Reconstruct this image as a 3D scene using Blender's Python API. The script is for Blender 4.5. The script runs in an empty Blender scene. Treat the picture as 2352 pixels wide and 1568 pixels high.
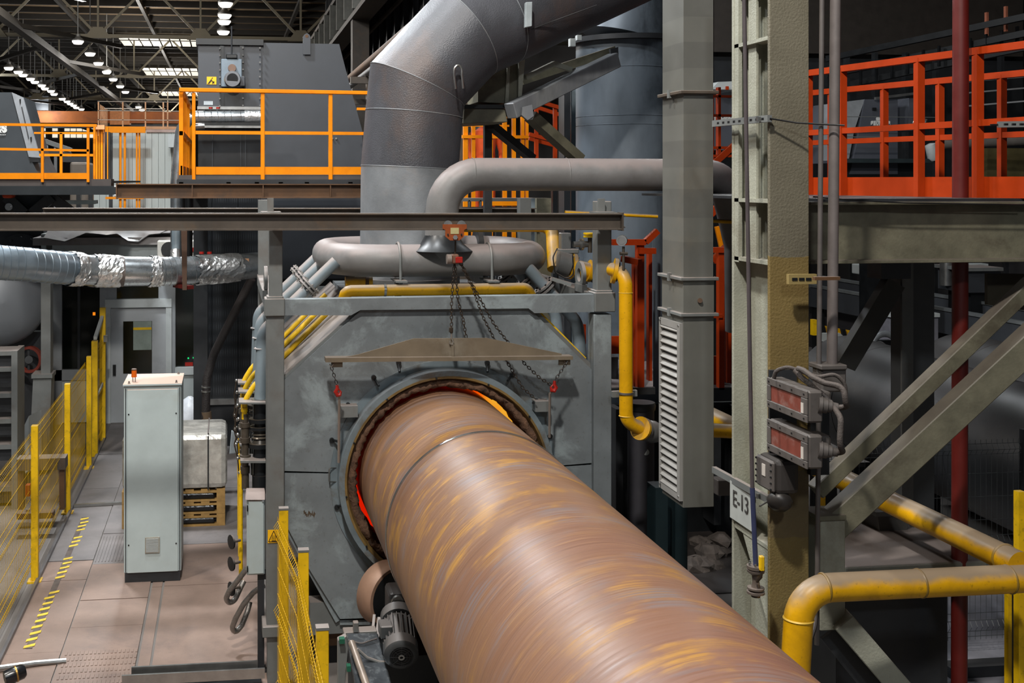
import bpy, math, random
from mathutils import Vector, Matrix
random.seed(7)
SC = bpy.context.scene
COL = SC.collection
V = Vector
PI = math.pi

# ---------------------------------------------------------------- camera
# The camera stands 4.1 m above the hall floor and looks level down the hall (+Y), turned 7.4 degrees to the right.
FPX, CX, CY, CAMH, PSI = 2600.0, 858.0, 415.0, 4.1, math.radians(7.4)
cam_d = bpy.data.cameras.new('camera')
cam = bpy.data.objects.new('camera', cam_d)
COL.objects.link(cam)
cam.location = (0, 0, CAMH)
cam.rotation_euler = (PI / 2, 0, -PSI)
cam_d.sensor_width = 36
cam_d.lens = FPX / 2352 * 36
cam_d.shift_x = (1176 - CX) / 2352
cam_d.shift_y = -(784 - CY) / 2352
cam_d.clip_end = 400
SC.camera = cam

# ---------------------------------------------------------------- world, lights, exposure
SC.view_settings.view_transform = 'Standard'
SC.view_settings.look = 'None'
SC.view_settings.gamma = 1.0
SC.view_settings.use_curve_mapping = False
SC.view_settings.exposure = -0.8
w = bpy.data.worlds.new('world')
SC.world = w
w.use_nodes = True
w.node_tree.nodes['Background'].inputs[0].default_value = (0.72, 0.86, 1.0, 1)
w.node_tree.nodes['Background'].inputs[1].default_value = 0.22


def area(name, loc, target, size, energy, col=(1, 0.97, 0.92), size_y=None):
    d = bpy.data.lights.new(name, 'AREA')
    d.energy = energy
    d.color = col
    d.size = size
    if size_y:
        d.shape = 'RECTANGLE'
        d.size_y = size_y
    o = bpy.data.objects.new(name, d)
    COL.objects.link(o)
    o.location = loc
    o.rotation_euler = (V(target) - V(loc)).to_track_quat('-Z', 'Y').to_euler()
    return o


def point(name, loc, energy, col, r=0.4):
    d = bpy.data.lights.new(name, 'POINT')
    d.energy = energy
    d.color = col
    d.shadow_soft_size = r
    o = bpy.data.objects.new(name, d)
    COL.objects.link(o)
    o.location = loc
    return o


# high bay lamps of this hall section, over and in front of the furnace, in two rows; the last one is added
WARM, COOL = (1, 0.95, 0.88), (0.93, 0.97, 1)
area('high_bay_and_fill_light', (-0.6, 2.0, 11.0), (1.6, 8.8, 1.5), 0.45, 1750, WARM)
area('high_bay_and_fill_light', (-0.4, 9.5, 11.3), (0.3, 9.6, 0), 0.6, 750, COOL)
area('high_bay_and_fill_light', (0.6, -6.0, 11.0), (2.4, 8.0, 2.0), 0.7, 620, COOL)
area('high_bay_and_fill_light', (-4.5, 8.0, 11.0), (-2.0, 10.0, 0), 0.6, 1000, WARM)
area('high_bay_and_fill_light', (-2.5, 15.0, 11.0), (-2.2, 16.5, 0), 0.8, 1700, COOL)
area('high_bay_and_fill_light', (-1.0, 25.0, 11.5), (-1.0, 23.0, 0), 0.9, 1800, COOL)
area('high_bay_and_fill_light', (9.0, 15.5, 10.0), (7.5, 13.5, 1), 0.9, 150, COOL)
area('high_bay_and_fill_light', (10.5, 22.0, 11.0), (10.0, 20.0, 0), 0.9, 320, COOL)  # added right-bay light to brighten the conveyor; no lamp seen here
# added point lights brighten the roof in place of uplight from the lamp rows
for yy in (48, 72, 98, 128):
    point('high_bay_and_fill_light', (-6.0, yy, 10.6), 2600, WARM, 0.6)
    point('high_bay_and_fill_light', (-17.0, yy + 10, 10.6), 900, COOL, 0.6)


# ---------------------------------------------------------------- helpers
def S(px, py, D):
    """World point of the picture position (px, py) on the plane Y = D."""
    u = (px - CX) / FPX
    t = D / (math.cos(PSI) - math.sin(PSI) * u)
    return V((t * (math.sin(PSI) + math.cos(PSI) * u), D, CAMH - (py - CY) / FPX * t))


def ppm(px, D):
    return FPX * (math.cos(PSI) - math.sin(PSI) * (px - CX) / FPX) / D


WL = {}


def tagged(o, label=None, cat=None, group=None, kind=None):
    if label: o['label'] = label
    if cat: o['category'] = cat
    if group: o['group'] = group
    if kind: o['kind'] = kind
    return o


def thing(name, label, cat, loc, group=None):
    o = bpy.data.objects.new(name, None)
    o.empty_display_size = 0.1
    COL.objects.link(o)
    o.location = loc
    WL[o.name] = V(loc)
    return tagged(o, label, cat, group)


def mk(name, vf, mat, parent=None, smooth=False, bev=0, label=None, cat=None, group=None, kind=None, uv=None, ang=40):
    vs, fs = vf
    lo = V((min(v[i] for v in vs) for i in range(3)))
    hi = V((max(v[i] for v in vs) for i in range(3)))
    c = (lo + hi) / 2
    if parent is None:
        c.z = lo.z
    me = bpy.data.meshes.new(name)
    me.from_pydata([tuple(V(v) - c) for v in vs], [], fs)
    if uv:
        l = me.uv_layers.new(name='uv')
        k = 0
        for f in uv:
            for q in f:
                l.data[k].uv = q
                k += 1
    me.materials.append(mat)
    me.update()
    if smooth:
        me.polygons.foreach_set('use_smooth', [True] * len(me.polygons))
        me.set_sharp_from_angle(angle=math.radians(ang))
    o = bpy.data.objects.new(name, me)
    COL.objects.link(o)
    if parent is not None:
        o.parent = parent
        o.location = c - WL[parent.name]
    else:
        o.location = c
    WL[o.name] = c
    if bev:
        b = o.modifiers.new('bevel', 'BEVEL')
        b.width = bev
        b.segments = 2 if bev > 0.012 else 1
        b.limit_method = 'ANGLE'
        b.angle_limit = math.radians(50)
    return tagged(o, label, cat, group, kind)


def kids(o):
    return [c for c in COL.objects if c.parent == o]


def copy_tree(o, offset, label=None, group=None, cache={}):
    off = V(offset)

    def cp(src, par):
        c = src.copy()
        COL.objects.link(c)
        if par:
            c.parent = par
        WL[c.name] = WL[src.name] + off
        for k in src.children:
            cp(k, c)
        return c
    r = cp(o, None)
    r.location = WL[r.name]
    if label: r['label'] = label
    if group: r['group'] = group
    return r


# ---- shapes: every one returns (vertices, faces)
def join(*vfs):
    vs, fs = [], []
    for v, f in vfs:
        n = len(vs)
        vs += [V(x) for x in v]
        fs += [tuple(i + n for i in q) for q in f]
    return vs, fs


BOXF = [(0, 3, 2, 1), (4, 5, 6, 7), (0, 1, 5, 4), (1, 2, 6, 5), (2, 3, 7, 6), (3, 0, 4, 7)]


def box(a, b):
    x0, x1 = sorted((a[0], b[0])); y0, y1 = sorted((a[1], b[1])); z0, z1 = sorted((a[2], b[2]))
    return [V(p) for p in ((x0, y0, z0), (x1, y0, z0), (x1, y1, z0), (x0, y1, z0), (x0, y0, z1), (x1, y0, z1), (x1, y1, z1), (x0, y1, z1))], list(BOXF)


def cbox(c, s):
    c, s = V(c), V(s) / 2
    return box(c - s, c + s)


def pbox(x0, y0, x1, y1, D, d):
    """Box whose front face spans the picture rectangle on Y = D; d is how deep it goes back."""
    a, b = S(x0, y0, D), S(x1, y1, D)
    return box((a.x, D, a.z), (b.x, D + d, b.z))


def frame_of(d, up=None):
    d = V(d).normalized()
    up = V(up) if up else V((0, 0, 1))
    if abs(d.dot(up.normalized())) > 0.98:
        up = V((0, 1, 0)) if abs(d.y) < 0.9 else V((1, 0, 0))
    x = d.cross(up).normalized()
    y = x.cross(d).normalized()
    return x, y, d


def bar(a, b, wd, ht, up=None):
    a, b = V(a), V(b)
    x, y, d = frame_of(b - a, up)
    o = [(-1, -1), (1, -1), (1, 1), (-1, 1)]
    vs = [a + x * (i * wd / 2) + y * (j * ht / 2) for i, j in o] + [b + x * (i * wd / 2) + y * (j * ht / 2) for i, j in o]
    return vs, list(BOXF)


def cyl(a, b, r, n=20, r2=None, cap=True):
    a, b = V(a), V(b)
    r2 = r if r2 is None else r2
    x, y, d = frame_of(b - a)
    vs = []
    for c, q in ((a, r), (b, r2)):
        for k in range(n):
            t = 2 * PI * k / n
            vs.append(c + x * (q * math.cos(t)) + y * (q * math.sin(t)))
    fs = [(k, (k + 1) % n, n + (k + 1) % n, n + k) for k in range(n)]
    if cap:
        fs += [tuple(range(n - 1, -1, -1)), tuple(range(n, 2 * n))]
    return vs, fs


def lathe(a, d, prof, n=28, closed=False):
    """Turn profile [(along, radius)] about the axis through a with direction d."""
    a = V(a)
    x, y, d = frame_of(d)
    vs, fs = [], []
    m = len(prof)
    for s, r in prof:
        for k in range(n):
            t = 2 * PI * k / n
            vs.append(a + d * s + x * (r * math.cos(t)) + y * (r * math.sin(t)))
    for i in range(m if closed else m - 1):
        j = (i + 1) % m
        for k in range(n):
            k2 = (k + 1) % n
            fs.append((i * n + k, i * n + k2, j * n + k2, j * n + k))
    if not closed:
        if prof[0][1] > 1e-5: fs.append(tuple(range(n - 1, -1, -1)))
        if prof[-1][1] > 1e-5: fs.append(tuple(range((m - 1) * n, m * n)))
    return vs, fs


def fillet(pts, R, k=6):
    pts = [V(p) for p in pts]
    out = [pts[0]]
    for i in range(1, len(pts) - 1):
        r = R[i] if isinstance(R, (list, tuple)) else R
        p, a, b = pts[i], pts[i - 1] - pts[i], pts[i + 1] - pts[i]
        ang = a.angle(b)
        if r <= 0 or ang > PI - 0.02:
            out.append(p)
            continue
        l = min(r / math.tan(ang / 2), a.length * 0.49 if i > 1 else a.length * 0.98, b.length * 0.49 if i < len(pts) - 2 else b.length * 0.98)
        r = l * math.tan(ang / 2)
        bis = (a.normalized() + b.normalized()).normalized()
        c = p + bis * (r / math.sin(ang / 2))
        s, e = p + a.normalized() * l - c, p + b.normalized() * l - c
        ax = s.cross(e).normalized()
        th = s.angle(e)
        for j in range(k + 1):
            out.append(c + Matrix.Rotation(th * j / k, 3, ax) @ s)
    out.append(pts[-1])
    return out


def tube(path, r, n=14, cap=True, closed=False, sect=None):
    """Sweep a circle (or the section [(x, y)]) along a path, corners mitred."""
    P = [V(p) for p in path]
    m = len(P)
    T = []
    for i in range(m):
        if closed:
            a, b = P[i] - P[i - 1], P[(i + 1) % m] - P[i]
        else:
            a = P[i] - P[i - 1] if i else P[1] - P[0]
            b = P[i + 1] - P[i] if i < m - 1 else P[-1] - P[-2]
        T.append((a.normalized(), b.normalized()))
    x, y, d = frame_of(T[0][0] if not closed else T[0][1])
    if closed:
        t0 = (T[0][0] + T[0][1]).normalized()
        x, y, d = frame_of(t0)
    sec = sect or [(math.cos(2 * PI * k / n), math.sin(2 * PI * k / n)) for k in range(n)]
    n = len(sec)
    vs, fs = [], []
    prev = d
    for i in range(m):
        t = (T[i][0] + T[i][1])
        t = t.normalized() if t.length > 1e-6 else T[i][1]
        q = prev.rotation_difference(t)
        x = q @ x; y = q @ y; prev = t
        rr = r[i] if isinstance(r, (list, tuple)) else r
        # mitre stretch across the bend
        c = max(0.35, T[i][0].dot(t))
        bend = (T[i][1] - T[i][0])
        bd = bend.normalized() if bend.length > 1e-4 else None
        for sx, sy in sec:
            v = x * (sx * rr) + y * (sy * rr)
            if bd:
                v = v + bd * (v.dot(bd) * (1 / c - 1))
            vs.append(P[i] + v)
    for i in range(m if closed else m - 1):
        j = (i + 1) % m
        for k in range(n):
            k2 = (k + 1) % n
            fs.append((i * n + k, i * n + k2, j * n + k2, j * n + k))
    if cap and not closed:
        fs += [tuple(range(n - 1, -1, -1)), tuple(range((m - 1) * n, m * n))]
    return vs, fs


def prism(pts, d):
    pts = [V(p) for p in pts]
    n = len(pts)
    d = V(d)
    vs = pts + [p + d for p in pts]
    fs = [tuple(range(n)), tuple(range(2 * n - 1, n - 1, -1))] + [(k, n + k, n + (k + 1) % n, (k + 1) % n) for k in range(n)]
    return vs, fs


def pprism(px, D, d):
    """Plate whose front outline is the picture polygon on Y = D, d thick."""
    return prism([S(x, y, D) for x, y in px], (0, d, 0))


def ibeam(a, b, h, wd, tf=0.014, tw=0.01, up=None):
    a, b = V(a), V(b)
    x, y, d = frame_of(b - a, up)
    H2, W2, w2 = h / 2, wd / 2, tw / 2
    sec = [(-W2, -H2), (W2, -H2), (W2, -H2 + tf), (w2, -H2 + tf), (w2, H2 - tf), (W2, H2 - tf), (W2, H2), (-W2, H2), (-W2, H2 - tf), (-w2, H2 - tf), (-w2, -H2 + tf), (-W2, -H2 + tf)]
    n = 12
    vs = [a + x * i + y * j for i, j in sec] + [b + x * i + y * j for i, j in sec]
    fs = [(k, (k + 1) % n, n + (k + 1) % n, n + k) for k in range(n)]
    for o, rev in ((0, True), (n, False)):
        for q in ((0, 1, 2, 11), (2, 3, 10, 11), (3, 4, 9, 10), (4, 5, 8, 9), (5, 6, 7, 8)):
            q = tuple(o + i for i in q)
            fs.append(q[::-1] if rev else q)
    return vs, fs


def chain_mesh(path, pitch=0.028, r=0.0032, wdt=0.011):
    """Oval links along a polyline, each turned a quarter to the one before."""
    P = [V(p) for p in path]
    L = [0]
    for i in range(1, len(P)):
        L.append(L[-1] + (P[i] - P[i - 1]).length)
    out = []
    k = 0
    s = pitch / 2
    while s < L[-1]:
        i = max(j for j in range(len(L)) if L[j] <= s)
        i = min(i, len(P) - 2)
        d = (P[i + 1] - P[i]).normalized()
        c = P[i] + d * (s - L[i])
        x, y, _ = frame_of(d)
        e = x if k % 2 else y
        loop = []
        for q in range(8):
            t = 2 * PI * q / 8
            loop.append(c + d * (math.cos(t) * pitch * 0.68) + e * (math.sin(t) * wdt))
        out.append(tube(loop, r, 4, closed=True))
        s += pitch
        k += 1
    return join(*out)


# ---------------------------------------------------------------- materials
def lin(c):
    if isinstance(c, str):
        c = [int(c[i:i + 2], 16) / 255 for i in (1, 3, 5)]
    return tuple((x / 12.92 if x <= 0.04045 else ((x + 0.055) / 1.055) ** 2.4) for x in c) + (1,)


MATS = {}


def M(name, col, rough=0.55, metal=0.0, var=0.12, scale=4.0, stain=None, stain_amt=0.0, stain_scale=2.0, streak=1.0, dust=0.0,
      dustcol='#8d827d', bump=0.0, bscale=60.0, speck=None, speck_amt=0.0, emit=None, emit_s=0.0, spec=0.5, world=False):
    if name in MATS: return MATS[name]
    m = bpy.data.materials.new(name)
    m.use_nodes = True
    nt = m.node_tree
    N, Lk = nt.nodes, nt.links
    bs = N['Principled BSDF']
    bs.inputs['Roughness'].default_value = rough
    bs.inputs['Metallic'].default_value = metal
    bs.inputs['Specular IOR Level'].default_value = spec
    geo = N.new('ShaderNodeNewGeometry')
    mp = N.new('ShaderNodeMapping')
    Lk.new(geo.outputs['Position'], mp.inputs['Vector'])
    mp.inputs['Scale'].default_value = (1, 1, streak)
    nz = N.new('ShaderNodeTexNoise')
    nz.inputs['Scale'].default_value = scale
    nz.inputs['Detail'].default_value = 6
    nz.inputs['Roughness'].default_value = 0.62
    Lk.new(mp.outputs[0], nz.inputs['Vector'])
    c = lin(col)
    lo = tuple(max(0, x * (1 - var * 1.6)) for x in c[:3]) + (1,)
    hi = tuple(min(1, x * (1 + var * 1.6)) for x in c[:3]) + (1,)
    rp = N.new('ShaderNodeValToRGB')
    rp.color_ramp.elements[0].position = 0.3
    rp.color_ramp.elements[1].position = 0.7
    rp.color_ramp.elements[0].color = lo
    rp.color_ramp.elements[1].color = hi
    Lk.new(nz.outputs[0], rp.inputs[0])
    out = rp.outputs[0]

    def mix(fac, a, b):
        x = N.new('ShaderNodeMix')
        x.data_type = 'RGBA'
        Lk.new(fac, x.inputs[0])
        Lk.new(a, x.inputs[6])
        x.inputs[7].default_value = b
        return x.outputs[2]

    def ramp(src, p0, p1, amt):
        q = N.new('ShaderNodeMapRange')
        q.interpolation_type = 'SMOOTHSTEP'
        q.inputs[1].default_value = p0
        q.inputs[2].default_value = p1
        q.inputs[4].default_value = amt
        Lk.new(src, q.inputs[0])
        return q.outputs[0]
    if stain:
        n2 = N.new('ShaderNodeTexNoise')
        n2.inputs['Scale'].default_value = stain_scale
        n2.inputs['Detail'].default_value = 8
        n2.inputs['Roughness'].default_value = 0.68
        n2.inputs['Distortion'].default_value = 0.4
        Lk.new(mp.outputs[0], n2.inputs['Vector'])
        out = mix(ramp(n2.outputs[0], 0.5, 0.68, stain_amt), out, lin(stain))
    if speck:
        n4 = N.new('ShaderNodeTexNoise')
        n4.inputs['Scale'].default_value = 38
        n4.inputs['Detail'].default_value = 4
        Lk.new(geo.outputs['Position'], n4.inputs['Vector'])
        out = mix(ramp(n4.outputs[0], 0.62, 0.7, speck_amt), out, lin(speck))
    if dust:
        sx = N.new('ShaderNodeSeparateXYZ')
        Lk.new(geo.outputs['Normal'], sx.inputs[0])
        n3 = N.new('ShaderNodeTexNoise')
        n3.inputs['Scale'].default_value = 9
        n3.inputs['Detail'].default_value = 5
        Lk.new(geo.outputs['Position'], n3.inputs['Vector'])
        ad = N.new('ShaderNodeMath')
        ad.operation = 'MULTIPLY_ADD'
        Lk.new(n3.outputs[0], ad.inputs[0])
        ad.inputs[1].default_value = 0.7
        Lk.new(sx.outputs[2], ad.inputs[2])
        out = mix(ramp(ad.outputs[0], 0.5, 1.12, dust), out, lin(dustcol))
    Lk.new(out, bs.inputs['Base Color'])
    if bump:
        n5 = N.new('ShaderNodeTexNoise')
        n5.inputs['Scale'].default_value = bscale
        n5.inputs['Detail'].default_value = 4
        Lk.new(geo.outputs['Position'], n5.inputs['Vector'])
        bp = N.new('ShaderNodeBump')
        bp.inputs['Strength'].default_value = bump
        bp.inputs['Distance'].default_value = 0.01
        Lk.new(n5.outputs[0], bp.inputs['Height'])
        Lk.new(bp.outputs[0], bs.inputs['Normal'])
    # roughness is not even either
    rr = N.new('ShaderNodeMapRange')
    rr.inputs[3].default_value = max(0.02, rough - 0.12)
    rr.inputs[4].default_value = min(1, rough + 0.12)
    Lk.new(nz.outputs[0], rr.inputs[0])
    Lk.new(rr.outputs[0], bs.inputs['Roughness'])
    if emit:
        bs.inputs['Emission Color'].default_value = lin(emit)
        bs.inputs['Emission Strength'].default_value = emit_s
    MATS[name] = m
    return m


DUST = '#8b7f7b'
furnace_m = M('furnace_grey_paint', '#6c7275', 0.5, 0, 0.18, 1.6, stain='#929da0', stain_amt=0.75, stain_scale=2.2, speck='#4a4238', speck_amt=0.25, bump=0.05, bscale=30)
frame_m = M('frame_grey_paint', '#6b6e6d', 0.5, 0, 0.1, 3, stain='#5d534a', stain_amt=0.5, stain_scale=1.5, dust=0.6, dustcol='#93857e')
pipe_m = M('dusty_grey_pipe', '#6e6d6c', 0.5, 0, 0.1, 3, stain='#87898b', stain_amt=0.3, dust=0.75, dustcol='#8f8380', bump=0.05, bscale=80)
bluegrey_m = M('blue_grey_pipe', '#76838b', 0.45, 0, 0.1, 4, dust=0.8, dustcol='#9d8f88')
duct_m = M('big_duct_grey', '#4c4d52', 0.42, 0.15, 0.16, 2.0, stain='#5b4f4b', stain_amt=0.75, stain_scale=0.9, streak=0.6, bump=0.35, bscale=90, speck='#3a3a3c', speck_amt=0.2)
duct2_m = M('duct_collar_grey', '#82868a', 0.45, 0.2, 0.12, 3, stain='#9a8f86', stain_amt=0.3, bump=0.1)
beam_m = M('brown_grey_steel', '#4d453d', 0.55, 0.1, 0.2, 3, stain='#5f4a35', stain_amt=0.5, dust=0.8, dustcol='#8a8078')
rustbeam_m = M('rust_primer_steel', '#5b3f26', 0.6, 0.0, 0.2, 3, stain='#3a2f28', stain_amt=0.6, dust=0.5)
dark_m = M('dark_grey_paint', '#3b3e43', 0.45, 0.0, 0.06, 3)
black_m = M('black_steel', '#17191b', 0.4, 0.1, 0.2, 4)
charcoal_m = M('charcoal_steel', '#2c2e31', 0.5, 0.1, 0.15, 4, dust=0.4, dustcol='#5a5450')
orange_m = M('orange_rail_paint', '#ee8c00', 0.5, 0, 0.05, 5, stain='#c96e04', stain_amt=0.4, spec=0.2)
red_m = M('red_orange_paint', '#a33409', 0.5, 0, 0.06, 5, stain='#852a06', stain_amt=0.4, dust=0.25, dustcol='#b57a60', spec=0.2)
redpole_m = M('dark_red_paint', '#56120c', 0.45, 0, 0.1, 4)
yellow_m = M('yellow_pipe_paint', '#dca408', 0.4, 0, 0.08, 5, stain='#a87a10', stain_amt=0.45, dust=1.0, dustcol='#94826c', spec=0.35, speck='#6a5214', speck_amt=0.35)
ypost_m = M('yellow_post_paint', '#e5b80a', 0.45, 0, 0.08, 6, stain='#a08410', stain_amt=0.5, stain_scale=5, speck='#4a3c10', speck_amt=0.3, dust=0.3)
cream_m = M('cream_column_paint', '#98998b', 0.6, 0, 0.12, 2.5, stain='#777262', stain_amt=0.6, stain_scale=1.4, bump=0.35, bscale=70, dust=0.3)
olive_m = M('olive_steel', '#676453', 0.6, 0, 0.22, 4, stain='#4a4336', stain_amt=0.75, stain_scale=2.6, dust=0.6, dustcol='#5d544f', bump=0.15, bscale=60)
galv_m = M('galvanised_sheet', '#b9c0c4', 0.28, 0.9, 0.12, 6)
alu_m = M('crumpled_aluminium_foil', '#d8dada', 0.34, 0.9, 0.1, 8, bump=0.9, bscale=28)
ductgrey_m = M('square_duct_grey', '#73736d', 0.42, 0.3, 0.06, 2.5, stain='#887e6e', stain_amt=0.35, stain_scale=1.0)
ductgrey2_m = M('square_duct_grey_panel', '#6c6c67', 0.4, 0.3, 0.06, 2.5, stain='#82796a', stain_amt=0.35, stain_scale=1.0)
slat_m = M('louvre_slat_grey', '#a2a09c', 0.35, 0.3, 0.06, 4)
cab_m = M('pale_cabinet_paint', '#b2bfc0', 0.45, 0, 0.05, 3, stain='#a9aea8', stain_amt=0.4, dust=0.9, dustcol='#c9aa98')
white_m = M('white_paint', '#b7bdbd', 0.5, 0, 0.05, 3, stain='#8e8f8c', stain_amt=0.4)
plate_m = M('floor_plate_steel', '#887469', 0.6, 0.1, 0.12, 2.4, stain='#75655e', stain_amt=0.8, stain_scale=1.3, speck='#6f625c', speck_amt=0.3, bump=0.12, bscale=110)
plateg_m = M('floor_plate_grey', '#767170', 0.6, 0.1, 0.12, 2.4, stain='#67615e', stain_amt=0.8, stain_scale=1.3, speck='#5f5a57', speck_amt=0.3, bump=0.12, bscale=110)
floor_m = M('hall_floor_concrete', '#6f6a66', 0.75, 0, 0.14, 0.8, stain='#4b4744', stain_amt=0.5, stain_scale=0.5)
metal_m = M('bare_steel', '#9a9a98', 0.32, 0.85, 0.1, 8)
rubber_m = M('black_rubber', '#1c1c1d', 0.65, 0, 0.15, 8, dust=0.5)
chain_m = M('rusty_chain_steel', '#3f352c', 0.5, 0.5, 0.2, 20)
hook_m = M('red_hook_paint', '#94190f', 0.4, 0, 0.1, 9)
fibre_m = M('ceramic_fibre', '#5d4332', 0.9, 0, 0.3, 14, stain='#2b211a', stain_amt=0.8, stain_scale=9, bump=1.0, bscale=40)
ring_m = M('ring_steel', '#737f85', 0.45, 0.2, 0.14, 4, stain='#5c4c38', stain_amt=0.75, dust=0.3)
bevelring_m = M('scorched_ring_steel', '#7a6238', 0.5, 0.2, 0.2, 5, stain='#4a3a28', stain_amt=0.6)
spread_m = M('spreader_brown_steel', '#6f6352', 0.55, 0.1, 0.14, 3, stain='#8b8578', stain_amt=0.5, dust=0.4)
gland_m = M('dusty_box_grey', '#5a5552', 0.6, 0.1, 0.1, 8, speck='#4a4542', speck_amt=0.3)
cable_m = M('dusty_cable', '#47413e', 0.8, 0, 0.2, 30, dust=0.6, dustcol='#6a625e', bump=0.5, bscale=90)
blackpipe_m = M('black_coated_pipe', '#26282b', 0.45, 0, 0.15, 1.5, dust=0.5, dustcol='#45413f', speck='#77777a', speck_amt=0.12)
concrete_m = M('plinth_concrete', '#6f6f66', 0.75, 0, 0.12, 3, dust=0.8, dustcol='#6f6360', bump=0.2)
wood_m = M('pallet_wood', '#9c7a45', 0.7, 0, 0.15, 12)
glass_dark_m = M('dark_window_glass', '#10140f', 0.08, 0, 0.2, 2)
yellow_flat = M('sign_yellow', '#f3b708', 0.5, 0, 0.03, 5)
black_flat = M('sign_black', '#161310', 0.6, 0, 0.03, 5)
white_flat = M('lettering_white', '#c9cac8', 0.6, 0, 0.03, 5)
# ================================================================ THE HALL
floor = mk('floor', box((-30, -14, -0.3), (20.5, 170, 0)), floor_m, kind='structure')
roof_m = M('roof_panels', '#7d6a52', 0.8, 0, 0.15, 1.5)
wall_dm = M('hall_wall_cladding', '#3b3a3c', 0.7, 0, 0.15, 0.6)
ceiling = mk('ceiling', box((-30, -14, 14.9), (20.5, 170, 15.1)), roof_m, kind='structure')
wall_left = mk('wall_left', box((-30.3, -14, 0), (-30, 170, 15)), wall_dm, kind='structure')
wall_right = mk('wall_right', box((20.5, -14, 0), (20.8, 170, 15)), wall_dm, kind='structure')
wall_far = mk('wall_far', box((-30, 170, 0), (20.5, 170.3, 15)), wall_dm, kind='structure')
daylight_m = M('roof_daylight', '#ffffff', 0.5, 0, 0, 1, emit='#fff6e2', emit_s=1.6)
purlin_m = M('dark_purlin', '#2b2824', 0.6, 0, 0.1, 2)
for k in range(44):
    y = 32 + k * 3.1
    mk('purlin', box((-30, y - 0.09, 14.55), (20.5, y + 0.09, 14.9)), purlin_m, ceiling)
for k in range(10):
    x = -28 + k * 4.6
    mk('roof_rib', box((x - 0.1, 25, 14.3), (x + 0.1, 170, 14.55)), purlin_m, ceiling)
for y0, y1 in ((80.5, 86.5), (104, 111), (130, 137)):
    for k in range(8):
        x0 = -7.6 + k * 0.72
        mk('skylight_pane', box((x0, y0, 14.22), (x0 + 0.6, y1, 14.28)), daylight_m, ceiling)
for r in range(2):
    for k in range(10):
        if k in (2, 4): continue
        x0 = S(78 + k * 14, 300, 169.8).x
        mk('window_pane', box((x0, 169.85, 11.35 - r * 0.95), (x0 + 0.75, 169.95, 12.1 - r * 0.95)), daylight_m, wall_far)
for k in range(34):                                   # ribs of the cladding on the right-hand wall
    y = 8 + k * 1.5
    mk('cladding_rib', box((20.4, y, 0), (20.5, y + 0.12, 15)), charcoal_m, wall_right)

# roof trusses, one every 22 m
cream_truss = M('cream_truss_paint', '#8a826f', 0.6, 0, 0.08, 1)
ZB, ZT = CAMH + 7.5, CAMH + 10.2


def truss(y, label):
    t = thing('roof_truss', label, 'truss', (-7, y, ZB), 'roof trusses across the hall')
    mk('bottom_chord', box((-30, y - 0.12, ZB - 0.09), (20.5, y + 0.1, ZB + 0.09)), cream_truss, t)
    mk('top_chord', box((-30, y - 0.12, ZT - 0.12), (20.5, y + 0.1, ZT + 0.12)), purlin_m, t)
    xs = [-27.6 + i * 5.25 for i in range(9)]
    for i, x in enumerate(xs):
        if i < 8:
            mk('diagonal', bar((x, y, ZB), (x + 2.6, y, ZT), 0.11, 0.13), cream_truss, t)
            mk('diagonal', bar((x + 5.25, y, ZB), (x + 2.65, y, ZT), 0.11, 0.13), cream_truss, t)
        mk('hanger', bar((x, y, ZB), (x, y, ZT), 0.1, 0.12), cream_truss, t)
        mk('gusset', prism([(x - 0.7, y - 0.14, ZB - 0.12), (x + 0.7, y - 0.14, ZB - 0.12), (x + 0.25, y - 0.14, ZB + 0.45), (x - 0.25, y - 0.14, ZB + 0.45)], (0, 0.28, 0)), cream_truss, t)
    return t


WORDS = ['nearest', 'second', 'third', 'fourth', 'fifth']
t0 = truss(60, 'nearest cream steel roof truss in view, above the dark filter housing')
for i, y in enumerate((83, 106, 130, 152)):
    copy_tree(t0, (0, y - 60, 0), '%s cream steel roof truss down the hall from the camera' % WORDS[i + 1])
for x, nm in ((-9.6, 'near the middle lamp row'), (-19, 'near the lamp row on the wall side')):
    g = thing('roof_walkway_beam', 'dark lattice beam running lengthwise under the roof trusses ' + nm, 'beam', (x, 90, ZB - 0.5), 'lengthwise roof beams')
    mk('chord', box((x - 0.2, 28, ZB - 0.55), (x + 0.2, 165, ZB - 0.2)), purlin_m, g)
    for k in range(16):
        y = 30 + k * 8
        mk('brace', bar((x, y, ZB - 0.3), (x + (4 if k % 2 else -4), y + 8, ZB - 0.3), 0.2, 0.2), purlin_m, g)

# high bay lamps in rows
lamp_shell = M('lamp_housing', '#8c8c8a', 0.5, 0.3, 0.05, 3)
lamp_glow = M('lamp_diffuser', '#ffffff', 0.5, 0, 0, 1, emit='#fff7ea', emit_s=4.0)


def lamp(p, label, group):
    p = V(p)
    t = thing('high_bay_lamp', label, 'lamp', p, group)
    mk('housing', lathe(p, (0, 0, 1), [(0, 0.3), (0.06, 0.3), (0.22, 0.12), (0.34, 0.12)], 14), lamp_shell, t, True)
    mk('diffuser', lathe(p + V((0, 0, -0.16)), (0, 0, 1), [(0, 0.2), (0.1, 0.28), (0.16, 0.29)], 14), lamp_glow, t, True)
    mk('hanger_rod', cyl(p + V((0, 0, 0.34)), p + V((0, 0, 3.79)), 0.03, 6), lamp_shell, t)
    return t


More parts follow.
